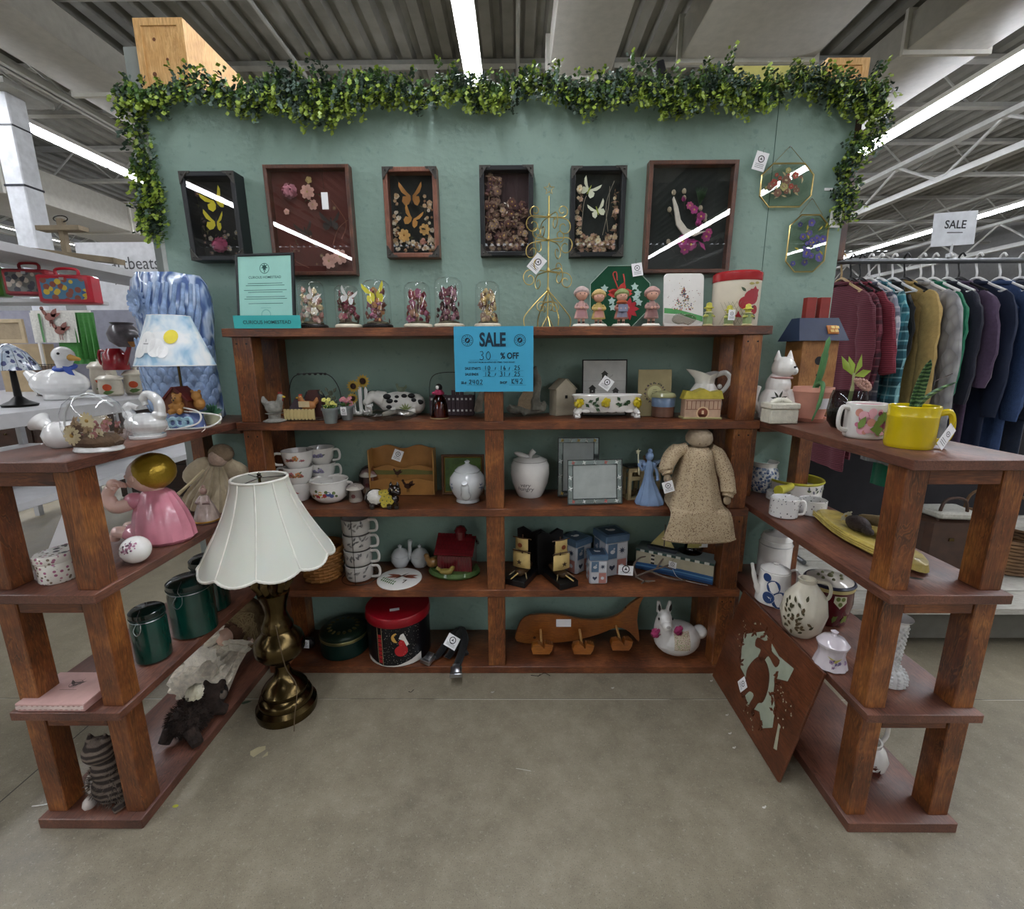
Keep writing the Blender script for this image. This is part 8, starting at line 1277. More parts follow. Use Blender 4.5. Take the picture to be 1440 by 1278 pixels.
part('rose_print', [mat('#c06a86'), mat('#dca6b0'), mat('#8a3a54'), mat('#6f8a3e'), mat('#c98a7a')], t, *[wrap(disc(s*k, 14, x*k, h*z_, 0, i_), r, -.12, .0008+.00025*q, cut=False) for q, (x, z_, s, i_) in enumerate([(-18, .62, 9, 0), (-18, .62, 6, 1), (-19, .62, 3, 2), (20, .62, 10, 0), (19, .6, 7, 4), (20, .6, 3, 2), (14, .3, 9, 1), (14, .3, 6, 4), (-20, .3, 8, 1), (-8, .78, 6, 1), (27, .32, 7, 0)]+[(RB.uniform(-27, 27), RB.uniform(.16, .8), RB.uniform(3, 6.5), RB.choice((0, 1, 1, 4, 2))) for _ in range(22)])], *[wrap(leaf2(20*k, 9*k, x*k, h*z_, a, 0, 3), r, -.12, .0098, cut=False) for x, z_, a in ((-6, .4, .6), (-2, .5, .9), (-10, .32, 0), (-4, .25, -.2), (-24, .3, 1.2), (16, .5, 2.2))])
YM = mat('#cdb60f', .2, coat=.5, var=.06)
p = atz(1289, 634, zb); k = p.k; r = 38*k; t = thing('yellow_mug', 'large bright yellow mug planted with a small snake plant', 'mug', at_(p, r*.8, .028)); P_ = Pt(Vector((p.x, p.y+r*.8, zb))); h = P_.h(570); part('mug_body', YM, t, lathe([(r*.94, 0), (r*.97, .004), (r, h*.1), (r, h*.72), (r*1.01, h*.73), (r*1.01, h*.77), (r, h*.78), (r*1.03, h*.98), (r*1.0, h), (r*.96, h*.98), (r*.95, h*.8), (.0001, h*.8)], 48)); part('handle', YM, t, T(handle(r*.95, h*.12, h*.8, r*.72, r*.13), rot=(0, 0, -.25))); part('soil', mat('#4a3a2a', .95, bump=1, bscale=80, var=.4), t, cyl(r*.94, .006, (0, 0, h*.82)))
def blade(L, w, bend, a, rz_):
    V_ = []; n = 10
    for j in range(n+1):
        f = j/n; ww = w*(1-f)**.5*(.75+.5*f); x = bend*f*f; z_ = L*f; V_ += [(x-.15*ww, -ww/2, z_), (x+.25*ww, 0, z_-.0), (x-.15*ww, ww/2, z_)]
    return T((V_, [(j*3+q, j*3+q+1, j*3+q+4, j*3+q+3) for j in range(n) for q in (0, 1)], 0), (0, 0, h*.82), (0, a, rz_))
SN = NT('snake_plant'); v = SN.coord((1, 1, 1)); w_ = SN.add('ShaderNodeTexWave', bands_direction='Z'); w_.inputs['Scale'].default_value = 26; w_.inputs['Distortion'].default_value = 6; w_.inputs['Detail'].default_value = 3; SN.l(v, w_.inputs['Vector']); SN.l(SN.ramp(w_.outputs['Fac'], [(.2, hx('#1f4028')), (.7, hx('#4f7a48')), (1, hx('#7d9a66'))]), SN.b.inputs['Base Color']); SN = SN.m
part('snake_leaf', SN, t, blade(.17, .034, .05, -.35, pi-.5) if 0 else T(blade(.17, .055, -.07, 0, 1.2), (-.0, 0, 0)), solid=.003); part('snake_leaf', SN, t, blade(.13, .045, .08, .3, -.5), solid=.003); part('snake_leaf', SN, t, blade(.06, .026, .01, .1, 1), solid=.003); part('thin_tip', mat('#4a3a34'), t, tube([(.06, -.0, h*.82+.1), (.13, .0, h*.82+.125)], .0014, 5)); tag_on(t, r*1.15, -r*.95, .075, -.2, .75, 0, .035, .085)
# ================================================================ RIGHT WING, SECOND BOARD
zb = Z[2]
p = atz(1071, 692, zb); k = p.k; t = thing('blue_white_jar', 'blue and white patterned jar beside the end post', 'jar', (p.x+.015, p.y+.025, zb)); part('jar_body', speck('blue_pattern', '#c9ccc9', ['#5a6c8c', '#7d8ea4', '#46587c'], 60, .5, .2, .4), t, lathe([(15*k, 0), (21*k, 10*k), (22*k, 26*k), (17*k, 36*k)], 32)); part('neck', CERAM, t, lathe([(17*k, 36*k), (17.5*k, 40*k), (20*k, 43*k), (17*k, 43*k), (15*k, 38*k)], 32))
p = atz(1115, 697, zb); k = p.k; r = 40*k; t = thing('saucepan', 'white enamel saucepan with a yellow rim, flower trim and yellow handle', 'saucepan', (p.x+.02, p.y+r*.75-.08, zb)); part('pan_body', CERAM, t, lathe([(r*.9, 0), (r*.98, .005), (r, 22*k), (r*.97, 22*k), (r*.95, 3*k), (.0001, 2*k)], 44)); part('yellow_rim', mat('#b9b338', .3), t, lathe([(r*1.0, 20*k), (r*1.04, 22*k), (r*1.02, 24*k), (r*.96, 23*k), (r*.95, 12*k)], 44, cap=False)); part('pan_handle', mat('#bdb63a', .3, coat=.3), t, tube([(-r*.6, -r*.78, 19*k), (-r*.95, -r*1.15, 20*k), (-r*1.5, -r*1.5, 20*k)], [5*k, 5*k, 7*k], 12)); part('flower_trim', [mat('#4a5a3a'), mat('#6a6a7a')], t, *[wrap(leaf2(6*k, 3*k, x*k, 14*k, a, 0, q % 2), r, .4, .001, cut=False) for q, (x, a) in enumerate([(-20+3.4*j, j*1.7) for j in range(16)])])
DOT = speck('dotted_enamel', '#d5d4d0', ['#2c3050', '#4a3a3c', '#2f3a34'], 62, .2, .2, .4)
def dmug(u, vb, vt, wpx, lab, dy, rz):
    p = atz(u, vb, zb); k = p.k; r = wpx*k/2; t = thing('dotted_mug', lab, 'mug', (p.x, p.y+r*.85+dy, zb), rz=rz, group='white mugs with dark dots'); h = Pt(Vector((p.x, p.y+r+dy, zb))).h(vt)*.95; part('mug_body', DOT, t, lathe([(r*.93, 0), (r, .004), (r, h*.98), (r*.96, h), (r*.92, h*.96), (r*.92, h*.1), (.0001, h*.07)], 36)); part('handle', CERAM, t, handle(r*.97, h*.15, h*.85, r*.45, r*.09))
dmug(1111, 731, 697, 42, 'dotted white mug nearest the aisle', 0, -.5); dmug(1154, 729, 700, 42, 'dotted white mug on the right of the pair', .01, .6); dmug(1117, 714, 690, 38, 'dotted white mug half hidden behind the other two', .085, .2)
a, b = atz(1150, 735, zb), atz(1265, 805, zb); ang = atan2(b.y-a.y, b.x-a.x); L = sqrt((b.x-a.x)**2+(b.y-a.y)**2)*1.2; t = thing('hedgehog_tray', 'yellow ceramic bark tray with a dark hedgehog, log and blossom in relief', 'tray', ((a.x+b.x)/2+.065, (a.y+b.y)/2+.035, zb), rz=ang); YB_ = mat('#b3a052', .4, coat=.2, var=.3, bump=1, bscale=50)
part('tray_body', YB_, t, wob(lathe([(.9, 0), (1, .008), (.98, .03), (.9, .036), (.7, .03), (.0001, .032)], 40, sx=L*.52, sy=.085), .005, 30)); part('ridges', YB_, t, *[tube(spl([(-L*.46, -.05+.0, .012+.008*q), (0, -.089, .01+.008*q), (L*.46, -.05, .012+.008*q)], 5), .0035, 6) for q in range(3)]); part('hedgehog', mat('#3a2f2c', .6, bump=1, bscale=220, var=.4), t, wob(sph(.04, (-.03, -.01, .055), (1.5, .85, .75), 20), .004, 120), sph(.02, (.04, -.018, .05), (1.3, .9, .8), 12), sph(.006, (.068, -.02, .05), n=6)); part('tan_log', mat('#8f7c58', .6, bump=.8, bscale=60), t, tube(spl([(-.1, .05, .05), (0, .055, .075), (.1, .05, .06)], 4), .022, 10)); part('blossom', [mat('#cfcbb0'), YEL], t, *[T(g, (-.13, .01, .05), (-.7, 0, -.3)) for g in blossom(0, 0, 0, .028, 0, 1, 6, 2, RB)])
p = atz(1286, 813, zb); part('knot_hole', BLACK, None, up(disc(.026, 20, 0, 0, 0, sz=.32), 0), label='dark oval knot hole in the second board of the right wing', cat='knot hole', loc=(p.x, p.y, zb+.0006), rot=(0, 0, -.35))
# ================================================================ RIGHT WING, THIRD BOARD
zb = Z[3]
p = atz(1101, 817, zb); k = p.k; r = 24*k; t = thing('milk_churn', 'tall white ceramic canister with rounded shoulders, at the back', 'canister', (p.x-.025, p.y+r-.03, zb)); h = Pt(Vector((p.x, p.y+r, zb))).h(742); part('canister_body', CERAM, t, lathe([(r*.94, 0), (r, .006), (r, h*.72), (r*.9, h*.8)], 36)); part('lid', CERAM, t, lathe([(r*.88, h*.79), (r*.95, h*.82), (r*.8, h*.92), (r*.3, h*.96), (r*.2, h), (.0001, h*1.01)], 32)); part('ring', mat('#b9b9b6', .3), t, lathe([(r*1.0, h*.7), (r*1.03, h*.71), (r*1.0, h*.72)], 36))
p = atz(1098, 857, zb); k = p.k; r = 26*k; t = thing('blue_flower_teapot', 'tall white teapot with big cobalt blue petals and a slender spout', 'teapot', (p.x, p.y+r*.9, zb)); h = Pt(Vector((p.x, p.y+r, zb))).h(797); part('pot_body', CERAM, t, lathe([(r*.95, 0), (r, .004), (r*.86, h*.9), (r*.8, h*.92)], 36)); part('lid', CERAM, t, lathe([(r*.82, h*.91), (r*.84, h*.94), (r*.5, h*1.02), (r*.12, h*1.06), (r*.16, h*1.1), (.0001, h*1.12)], 32)); part('spout', CERAM, t, tube(spl([(-r*.85, -.0, h*.25), (-r*1.2, 0, h*.6), (-r*1.5, 0, h*1.1)], 5), [r*.2]*4+[r*.14]*4+[r*.1]*3, 10)); part('handle', CERAM, t, handle(r*.9, h*.2, h*.85, r*.55, r*.08)); part('blue_petals', [mat('#23406f', .3), mat('#c9ccd0')], t, *[wrap(disc(s*k, 16, x*k, h*z_, 0, i_), lambda z: r*(1-.14*z/h), -.2, .0008+.0007*q, cut=False) for q, (x, z_, s, i_) in enumerate([(-8, .56, 10, 0), (2, .22, 13, 1), (2, .22, 12.3, 0), (-14, .25, 9, 1), (-14, .25, 8.4, 0), (-18, .8, 6, 0)])])
p = atz(1135, 900, zb); k = p.k; t = thing('moon_jug', 'round cream jug with brown leaf transfer print', 'jug', (p.x, p.y+.045, zb)); part('jug_body', mat('#cfc9b6', .18, coat=.5, var=.06), t, lathe([(18*k, 0), (30*k, 12*k), (36*k, 36*k), (31*k, 60*k), (16*k, 76*k), (13*k, 80*k), (15*k, 86*k), (12*k, 86*k), (10*k, 80*k)], 44, sy=.85)); part('leaf_print', [mat('#54452c'), mat('#3c3a22')], t, *[wrap(leaf2(RB.uniform(5, 10)*k, 4*k, RB.gauss(-24, 9)*k, RB.uniform(16, 62)*k, RB.random()*6, 0, q % 2), lambda z: 34.5*k*(1-.35*((z-36*k)/(40*k))**2), -.15, .0028, cut=False) for q in range(34)]); part('handle', mat('#cfc9b6', .2), t, T(handle(12*k, 58*k, 84*k, 20*k, 2.6*k), rot=(0, 0, -.6)))
p = atz(1181, 893, zb); k = p.k; r = 37*k; t = thing('fruit_canister', 'deep red canister with olive vine medallion, white lid and navy band', 'canister', (p.x+.02, p.y+r*1.2, zb)); h = Pt(Vector((p.x+.02, p.y+r*1.2, zb))).h(810); part('canister_body', glaze('#4f0f18', .2), t, lathe([(r*.8, 0), (r*.85, .004), (r*1.02, h*.5), (r, h*.82)], 40)); part('cream_band', mat('#b9a972', .4), t, lathe([(r*1.01, h*.8), (r*1.04, h*.83), (r*1.03, h*.88)], 40)); part('navy_band', mat('#1a1c30', .3), t, lathe([(r*1.03, h*.88), (r*1.06, h*.91), (r*1.0, h*.94)], 40)); part('lid', glaze('#c6c0b4'), t, lathe([(r*.98, h*.93), (r*.8, h*.98), (.0001, h*1.0)], 40)); part('lid_fruit', mat('#5a5a3a', .4, var=.5), t, *[sph(.008, (r*.5*cos(a), r*.4*sin(a), h*1.0), n=8) for a in [q*.9 for q in range(7)]], sph(.014, (0, 0, h*1.01), n=10))
part('vine_medallion', [mat('#c3bfa4'), mat('#5d6a2c'), mat('#2f1210')], t, wrap(flat([(-.028, h*.76), (.028, h*.76), (.03, h*.62), (0, h*.48), (-.03, h*.62)], 0, 0), lambda z: r*1.02, -.1, .0012), *[wrap(disc(.01, 12, x, z_, 0, 1), lambda z: r*1.02, -.1, .0022, cut=False) for x, z_ in ((-.012, h*.7), (.012, h*.7), (0, h*.58))], *[wrap(leaf2(.06, .02, x, h*.12, a, 0, 1), lambda z: r*.93, -.1, .0014, cut=False) for x, a in ((-.02, 1.2), (.02, .8), (.05, 1.8))])
p = atz(1178, 945, zb); k = p.k; r = 24*k; t = thing('lilac_sugar_bowl', 'white sugar bowl with lilac flowers, yellow bow and knobbed lid', 'sugar bowl', (p.x-.005, p.y+r*.6, zb)); part('bowl_body', glaze('#d3cbd0'), t, lathe([(r*.9, 0), (r*1.05, .005), (r*.95, 10*k), (r*.8, 20*k), (r*.86, 30*k), (r*.95, 34*k)], 40, flute=.03, nf=10)); part('lid', glaze('#d3cbd0'), t, lathe([(r*.98, 34*k), (r*1.0, 37*k), (r*.7, 44*k), (r*.2, 47*k), (r*.14, 50*k), (r*.24, 54*k), (.0001, 57*k)], 36, flute=.02, nf=10)); part('painted_flowers', [mat('#8a7aa4'), mat('#a88aa8'), mat('#5a5a80')], t, *decal_flowers(lambda z: r*.98, 14*k, 6, ['#8a7aa4', '#a88aa8', '#5a5a80'], r*.35, r*.14, -.2)); part('yellow_swag', mat('#c9bf6a'), t, wrap(flat([(-r*.7, 24*k), (-r*.2, 20*k), (r*.2, 24*k), (-r*.2, 15*k)]), lambda z: r*.9, -.1, .003))
p = atz(1260, 967, zb); k = p.k; t = thing('hobnail_vase', 'tall white milk glass hobnail bud vase with a flared lip', 'vase', (p.x+.0, p.y+.04, zb)); MG = mat('#dcdddc', .2, coat=.4, var=.02); h = Pt(Vector((p.x, p.y+.04, zb))).h(868)
pr_ = lambda f: (21*k if f < .06 else 21*k*(1-((f-.1)/.17)**2*.5) if f < .27 else (8.5+4*(f-.27)/.73)*k); part('vase_body', MG, t, lathe([(pr_(f/30), h*f/30*.95) for f in range(31)]+[(16*k, h*.98), (17*k, h), (13*k, h*.97), (8*k, h*.9)], 28)); part('hobnails', MG, t, *[sph(2.5*k, (pr_(f)*cos(a), pr_(f)*sin(a), h*f*.95), n=6) for f in [.03+.045*j for j in range(21)] for a in [q*2*pi/(14 if f < .27 else 9)+f*20 for q in range(14 if f < .27 else 9)]])
p = atz(1238, 1092, Z[4]); k = p.k; t = thing('handled_pitcher', 'white ceramic pitcher with brown flowers and a tall loop handle on the bottom board', 'pitcher', (p.x-.02, p.y+.05, Z[4])); part('pitcher_body', CERAM, t, lathe([(18*k, 0), (28*k, 8*k), (30*k, 20*k), (24*k, 32*k), (17*k, 38*k), (18*k, 44*k), (15*k, 44*k), (14*k, 38*k)], 36)); part('handle', CERAM, t, tube(spl([(16*k, 0, 36*k), (27*k, 0, 50*k), (24*k, 0, 74*k), (4*k, 0, 80*k), (-14*k, 0, 70*k), (-20*k, 0, 46*k)], 5), 3.4*k, 8)); part('brown_flowers', [mat('#5a2a22'), mat('#3a2a1c')], t, *decal_flowers(lambda z: 29.5*k, 14*k, 8, ['#5a2a22', '#3a2a1c'], 9*k, 4.5*k, -.5))
# ================================================================ RIGHT BACKGROUND: CLOTHES RACK
RY = .9; rz_ = aty(1300, 367, RY).z; x0 = 1.95; x1 = 4.2
t = thing('clothes_rack', 'dark metal garment rail holding the row of shirts and sweaters', 'clothes rack', ((x0+x1)/2, RY, 0)); RM = mat('#5a5c5e', .35, .6); L = x1-x0; part('rail', RM, t, tube([(-L/2, 0, rz_), (L/2, 0, rz_)], .016, 12)); part('upright', RM, t, *[tube([(s*L/2, 0, .3), (s*L/2, 0, rz_)], .016, 10) for s in (-1,)]); part('upright', RM, t, tube([(L/2, 0, .3), (L/2, 0, rz_)], .016, 10)); part('foot_bar', RM, t, tube([(-L/2, -.25, .32), (-L/2, .25, .32)], .016, 10)); part('foot_bar', RM, t, tube([(L/2, -.25, .32), (L/2, .25, .32)], .016, 10))
def plaid(name, base, c1, c2, s=34):
    t = NT(name); v = t.coord(); sx = t.add('ShaderNodeSeparateXYZ'); t.l(v, sx.inputs[0]); col = hx(base)
    for ax, c, sc, th in ((1, c1, s*2, .55), (2, c1, s*2, .55), (1, c2, s*4, .86), (2, c2, s*4, .86)):
        m = t.add('ShaderNodeMath', operation='MULTIPLY'); m.inputs[1].default_value = sc; t.l(sx.outputs[ax], m.inputs[0]); s2 = t.add('ShaderNodeMath', operation='SINE'); t.l(m.outputs[0], s2.inputs[0]); g = t.add('ShaderNodeMath', operation='GREATER_THAN'); g.inputs[1].default_value = th; t.l(s2.outputs[0], g.inputs[0]); h_ = t.add('ShaderNodeMath', operation='MULTIPLY'); h_.inputs[1].default_value = .6; t.l(g.outputs[0], h_.inputs[0]); col = t.mix(h_.outputs[0], col, hx(c))
    t.l(col, t.b.inputs['Base Color']); t.b.inputs['Roughness'].default_value = .9; return t.m
def garment(u, lab, cat, m, ln, hang, hlab, sl=.55, rs=(0, 0), wd=1.0, collar=None, seed=0, open_=False):
    x = aty(u, 367, RY).x; zz = rz_; hm_ = {'w': mat('#dededc', .3), 'b': BLACK, 't': mat('#b59a70', .5)}[hang]
    hg = thing('coat_hanger', hlab, 'hanger', (x, RY, zz-.2), group='plastic hangers on the clothes rail')
    part('hook', hm_, hg, tube(spl([(0, -.02, .222), (0, .0, .243), (0, .022, .22), (0, .012, .17), (0, 0, .13), (0, 0, .1)], 5), .0055, 7)); part('hanger_arms', hm_, hg, tube(spl([(0, -.2, .0), (0, -.1, .05), (0, 0, .1), (0, .1, .05), (0, .2, 0)], 4), .0075, 7), tube([(0, -.2, 0), (0, .2, 0)], .005, 6))
    t = thing('hanging_garment', lab, cat, (x, RY, zz-.13)); n = 44; R_ = random.Random(seed); ph = R_.random()*6
    secs = [(.0, .06, .03), (-.03, .11, .045), (-.075, .165*wd, .05), (-.13, .2*wd, .055), (-.25, .2*wd, .06), (-.5*ln, .205*wd, .065), (-.8*ln, .215*wd, .075), (-ln, .22*wd, .075)]; V_ = []
    for z_, hy, hx_ in secs:
        for j in range(n):
            a = 2*pi*j/n; f = 1+.3*sin(a*7+ph)*min(1, abs(z_)/.5)+.1*sin(a*13+ph*2)*min(1, abs(z_)/.4); ca, sa = cos(a), sin(a); V_.append((sa*hx_*f*.46, ca*hy, z_-.02*abs(ca)*(z_ < -.2)))
    F_ = [(s*n+j, (s+1)*n+j, (s+1)*n+(j+1) % n, s*n+(j+1) % n) for s in range(len(secs)-1) for j in range(n)]
    part('garment_body', m, t, (V_, F_, 0), sub=1)
    for s in (-1, 1): 
        g = tube(spl([(0, s*.16*wd, -.1), (.0, s*(.21*wd+rs[0]*.5), -.18), (-.01, s*(.24*wd+rs[0]), -.12-sl*.55), (-.015, s*(.235*wd+rs[0]+rs[1]), -.12-sl)], 6), [.05]*6+[.062]*6+[.06]*5+[.05, .045], 14); part('sleeve', m, t, wob(T(g, sc=(.5, 1, 1)), .012, 12, seed))
    part('collar', collar or m, t, tube(spl([(.018, -.07, -.01), (.02, 0, .015), (.018, .07, -.01), (-.018, .07, -.01), (-.02, 0, .0), (-.018, -.07, -.01)], 4, True), .012, 8, closed=True))
    return t
def cord_mat(c): 
    t = NT('corduroy'); v = t.coord(); w_ = t.add('ShaderNodeTexWave', bands_direction='Z'); w_.inputs['Scale'].default_value = 28; w_.inputs['Distortion'].default_value = 1; t.l(v, w_.inputs['Vector']); t.l(t.ramp(w_.outputs['Fac'], [(.2, tuple(q*.55 for q in hx(c)[:3])+(1,)), (.8, hx(c))]), t.b.inputs['Base Color']); t.b.inputs['Roughness'].default_value = .9; t.bump(w_.outputs['Fac'], .5, .004); return t.m
garment(1186, 'dark maroon striped overshirt nearest the green wall', 'shirt', cord_mat('#6a2f3c'), 1.12, 't', 'tan hanger nearest the green wall', .6, (.02, 0), 1.15, seed=1)
garment(1199, 'dark red plaid shirt second on the rail', 'shirt', plaid('red_plaid', '#5a2430', '#2a1a22', '#8a4a58'), 1.05, 'b', 'black hanger second on the rail', .5, (.03, .02), 1.0, seed=2)
garment(1212, 'red corduroy jacket with a wide flaring sleeve', 'jacket', cord_mat('#84303f'), .86, 'b', 'black hanger of the red corduroy jacket', .42, (.06, .05), 1.0, seed=3)
garment(1225, 'navy and white plaid shirt mostly hidden beside the teal shirt', 'shirt', plaid('navy_plaid', '#8a8f9c', '#2a3248', '#c9c9cc', 26), .9, 'w', 'white hanger of the navy plaid shirt', .4, seed=4)
garment(1239, 'teal and black plaid flannel shirt', 'shirt', plaid('teal_plaid', '#3a7f8c', '#16303a', '#8fc0c4', 30), 1.0, 'w', 'white hanger of the teal plaid shirt', .72, (.0, 0), 1.0, seed=5)
garment(1258, 'black hooded top behind the mustard sweater', 'top', cloth('#141618'), .8, 'w', 'white hanger just left of the mustard sweater', .35, wd=.7, seed=6)
garment(1275, 'mustard tan knit sweater', 'sweater', mat('#a9905a', .95, var=.12, bump=.6, bscale=140), 1.0, 'b', 'black hanger holding the mustard sweater', .7, (.01, 0), 1.08, seed=7)
KN = NT('cable_knit'); v = KN.coord((1, 1, 1)); w_ = KN.add('ShaderNodeTexVoronoi'); w_.inputs['Scale'].default_value = 26; KN.l(KN.coord((1, 1, .55)), w_.inputs['Vector']); KN.l(KN.ramp(w_.outputs['Distance'], [(.0, hx('#a9a9a8')), (.7, hx('#7e7e80'))]), KN.b.inputs['Base Color']); KN.b.inputs['Roughness'].default_value = .95; KN.bump(w_.outputs['Distance'], 1, .012)
garment(1298, 'light grey cable knit sweater', 'sweater', KN.m, 1.15, 'w', 'white hanger of the grey cable knit sweater', .85, (.03, .0), 1.15, seed=8)
garment(1315, 'emerald green blouse showing below the grey sweater', 'blouse', cloth('#0f6a4c'), 1.32, 'w', 'white hanger of the emerald green blouse', .6, seed=9)
garment(1335, 'very dark navy cardigan behind the purple one', 'cardigan', cloth('#171a2a'), 1.2, 'w', 'white hanger of the dark navy cardigan', .6, seed=10)
garment(1352, 'dusky purple cardigan with short sleeve', 'cardigan', cloth('#4a3a52'), 1.05, 'b', 'black hanger of the purple cardigan', .5, (.03, 0), 1.0, seed=11)
garment(1377, 'navy blue crew neck sweatshirt', 'sweatshirt', mat('#1a2338', .95, var=.1), .98, 'w', 'white hanger of the navy sweatshirt', .68, (.0, 0), 1.05, seed=12)
garment(1410, 'mid blue denim shirt at the right edge of the photo', 'shirt', mat('#33486e', .9, var=.15, bump=.4, bscale=200), 1.1, 'w', 'white hanger of the denim shirt', .7, seed=13)
garment(1438, 'dark slate jacket cut by the right picture edge', 'jacket', cloth('#1c2638'), 1.1, 'w', 'white hanger cut by the right picture edge', .7, seed=14)
# sale card on the rail
p = aty(1343, 322, RY); k = p.k; t = thing('sale_card', 'white SALE card clipped upright on the garment rail', 'sign', (p.x, RY, rz_+.02)); part('card', mat('#d5d9de', .5), t, box(60*k, .004, 44*k, (0, 0, p.z-rz_-.02-22*k), rot=(0, -.06, 0))); part('lettering', mat('#23252a'), t, text('SALE', 15*k, -1*k, p.z-rz_-.02+5*k, -.003, bold=.02, sx=.95), rect(22*k, 1.2*k, 0, p.z-rz_-.02-5*k, -.003)); part('clip_stem', mat('#cfd3d6', .3), t, tube([(0, 0, -.01), (0, 0, p.z-rz_-.02-20*k)], .006, 8), box(.04, .02, .02, (0, 0, .0)))
# platform and things on it
a = atz(1420, 856, .3); t = thing('display_platform', 'low whitewashed plank platform behind the right wing', 'platform', (3.1, a.y+1.4, 0)); WB = wood('whitewashed_plank', '#8a877e', '#aaa79d', '#bdbab0', axis=0, rough=.7, coat=0); part('plank_top', WB, t, *[box(2.6, .19, .035, (0, -1.3+.2*q, .262), bev=.002) for q in range(14)]); part('platform_frame', mat('#5a5850', .8), t, box(2.5, 2.6, .2, (0, 0, .06))); 
t = thing('added_dark_backdrop', 'added dark sheet standing in for the dark gap behind the clothes on the rail', 'board', (3.4, 1.62, .3)); part('board', mat('#1e1c20', .8), t, box(3.1, .04, 1.78)); part('top_edge', mat('#4a3030', .6), t, box(3.1, .06, .05, (0, 0, 1.78)))  # added sheet; the dark gap behind the clothes is put into its colour
BG2 = mat('#3a2418', .5, var=.3, coat=.2)
def bag(u, v, w_, h_, lab, m, z=.298):
    p = atz(u, v, z); t = thing('leather_bag', lab, 'bag', (p.x, p.y+.1, z)); part('bag_body', m, t, T(box(w_, .16, h_, bev=.03))); part('bag_handle', m, t, tube(spl([(-w_*.3, -.06, h_*.95), (-w_*.2, -.06, h_*1.35), (w_*.2, -.06, h_*1.35), (w_*.3, -.06, h_*.95)], 5), .009, 8)); part('buckle', BRASS, t, box(.03, .006, .02, (0, -.083, h_*.6))); return t
bag(1332, 806, .3, .34, 'dark brown leather bag on the platform seen between the posts', BG2); bag(1292, 790, .22, .22, 'smaller black bag beside the brown leather bag', mat('#1a1614', .5))
p = atz(1340, 760, .3); t = thing('folded_cloth', 'pale folded cloth draped over the brown leather bag', 'cloth', (atz(1332, 806, .298).x+.02, atz(1332, 806, .298).y+.1, .645)); part('cloth_fold', cloth('#a9a79c'), t, wob(box(.26, .2, .04, bev=.015), .01, 12))
def bskt(u, v, r, h, lab): 
    p = atz(u, v, .298); t = thing('wicker_basket', lab, 'basket', (p.x, p.y+r, .3), group=None); WK2 = mat('#6a4f34', .8, var=.35)
    for j in range(int(h/.022)): part('woven_ring', WK2, t, tube([(r*(1+.025*(-1)**(q+j))*(1+.1*j*.022/h)*cos(q*pi/15), r*(1+.025*(-1)**(q+j))*(1+.1*j*.022/h)*sin(q*pi/15), .012+j*.022) for q in range(30)], .012, 5, closed=True))
    part('basket_handle', WK2, t, tube(spl([(-r, 0, h), (-r*.8, 0, h*1.7), (0, 0, h*1.95), (r*.8, 0, h*1.7), (r, 0, h)], 4), .01, 6))
bskt(1440, 812, .15, .24, 'brown wicker basket at the right picture edge on the platform'); bskt(1400, 770, .14, .2, 'brown wicker basket farther back on the platform')
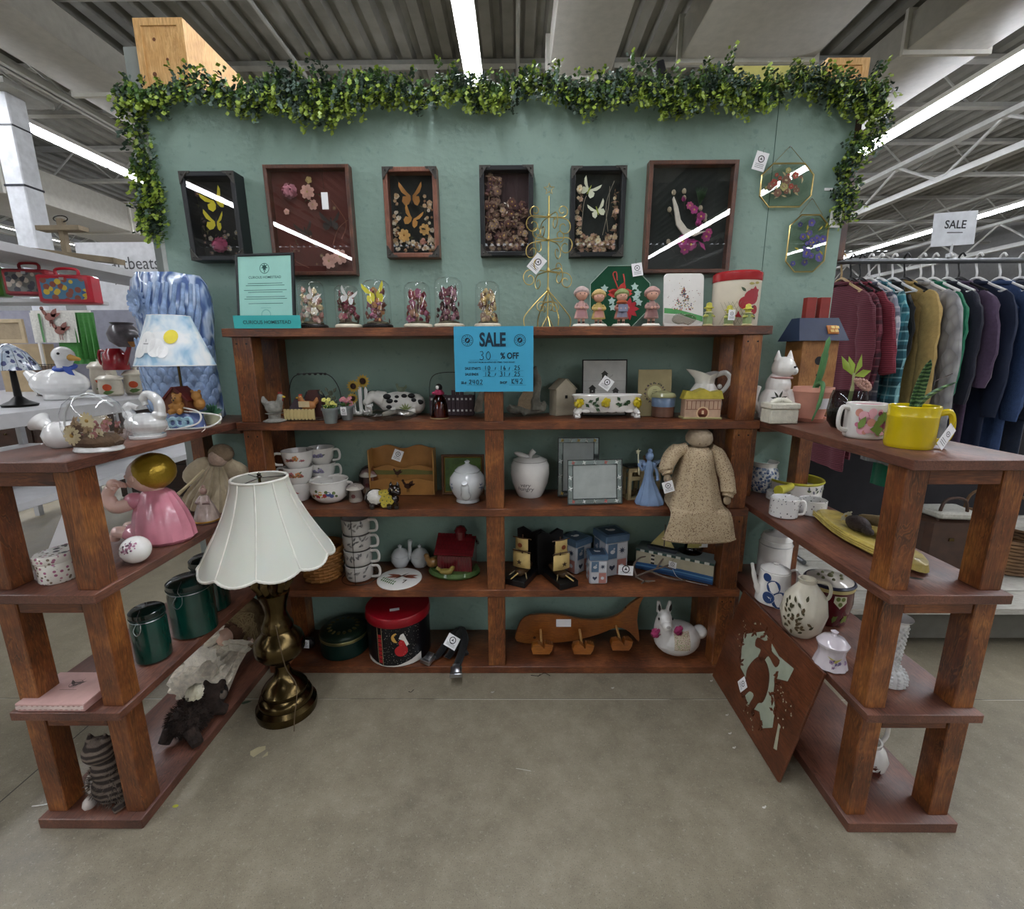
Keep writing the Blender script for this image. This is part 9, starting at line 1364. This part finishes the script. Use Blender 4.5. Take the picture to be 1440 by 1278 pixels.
# dark furniture beyond the left wing
def dresser(x, y, w_, d_, h_, lab, m, n=3):
    t = thing('dresser', lab, 'dresser', (x, y, 0)); part('carcass', m, t, box(w_, d_, h_-.03, (0, 0, .0), bev=.004)); part('top', m, t, box(w_+.05, d_+.04, .03, (0, 0, h_-.03), bev=.004))
    for q in range(n): dr = part('drawer', m, t, box(w_-.08, .02, (h_-.2)/n-.03, (0, -d_/2-.005, .1+q*(h_-.2)/n), bev=.003)); part('knob', BRASS, dr, *[sph(.018, (s*w_*.25, -d_/2-.03, .1+(q+.5)*(h_-.2)/n), n=8) for s in (-1, 1)])
DW = wood('dark_furniture', '#1c0f0a', '#331c12', '#4a2a1a', axis=0, rough=.4)
dresser(-4.0, 3.4, 1.3, .5, 1.15, 'dark brown dresser standing far back beyond the left wing', DW); dresser(-2.6, 3.1, .7, .4, .82, 'low dark red cabinet beyond the white shelving', mat('#4a1518', .4), 2); dresser(-7.5, 4.5, 1.6, .5, 1.5, 'tall dark cabinet far back at the left', DW, 4)
p = thing('white_sheet', 'white cloth covered table glimpsed behind the heart shaped box', 'table', (-3.0, .9, 0)) if 0 else None
for x, y, w_, h_, c, lab in ((5.2, 5.5, 2.2, 1.9, '#6a6a68', 'grey display wall far behind the clothes rack'), (-6.5, 7.5, 3.0, 2.0, '#7c7c7e', 'pale display wall far behind the white shelving'), (7.8, 3.4, 1.8, 1.95, '#5a2a28', 'dark red display booth beyond the right end of the rack')):
    t = thing('booth_panel', lab, 'display wall', (x, y, 0)); part('panel', mat(c, .7), t, box(w_, .08, h_)); part('panel_shelf', SHW, t, *[box(w_*.9, .25, .03, (0, -.16, z_))for z_ in (h_*.85,)]); part('panel_shelf', SHW, t, box(w_*.9, .25, .03, (0, -.16, h_*.6))); part('panel_foot', SHW, t, box(w_, .4, .06))
# round things stand at their true width although the wide lens stretches them towards the picture's sides
for o in list(COL.objects):
    if o.parent is None and o.name.split('.')[0] in ('yellow_mug', 'floral_mug', 'pink_plant_pot', 'glass_vase', 'dotted_mug', 'saucepan', 'milk_churn', 'blue_flower_teapot', 'moon_jug', 'fruit_canister', 'lilac_sugar_bowl', 'cat_cookie_jar', 'trinket_box', 'glass_terrarium', 'nursery_lamp', 'relief_vase', 'mini_plant', 'storage_jar', 'egg_box', 'angel_bell', 'glass_ball', 'stained_glass_lamp', 'mushroom_canister', 'blue_white_jar', 'handled_pitcher'):
        d = o.location-CAM; c = d.dot(FW)/sqrt(d.dot(FW)**2+d.dot(RT)**2); c = c*.9+.1 if 'terrarium' not in o.name else c*.45+.55
        o.scale = (c, c, 1)
for o in list(COL.objects):
    if o.parent is None and o.name.split('.')[0] in ('footed_planter', 'glass_photo_frame', 'suspenders', 'hedgehog_tray', 'blue_flower_teapot', 'plush_cat', 'driftwood', 'nautical_box', 'branch'): o.location.z += .004
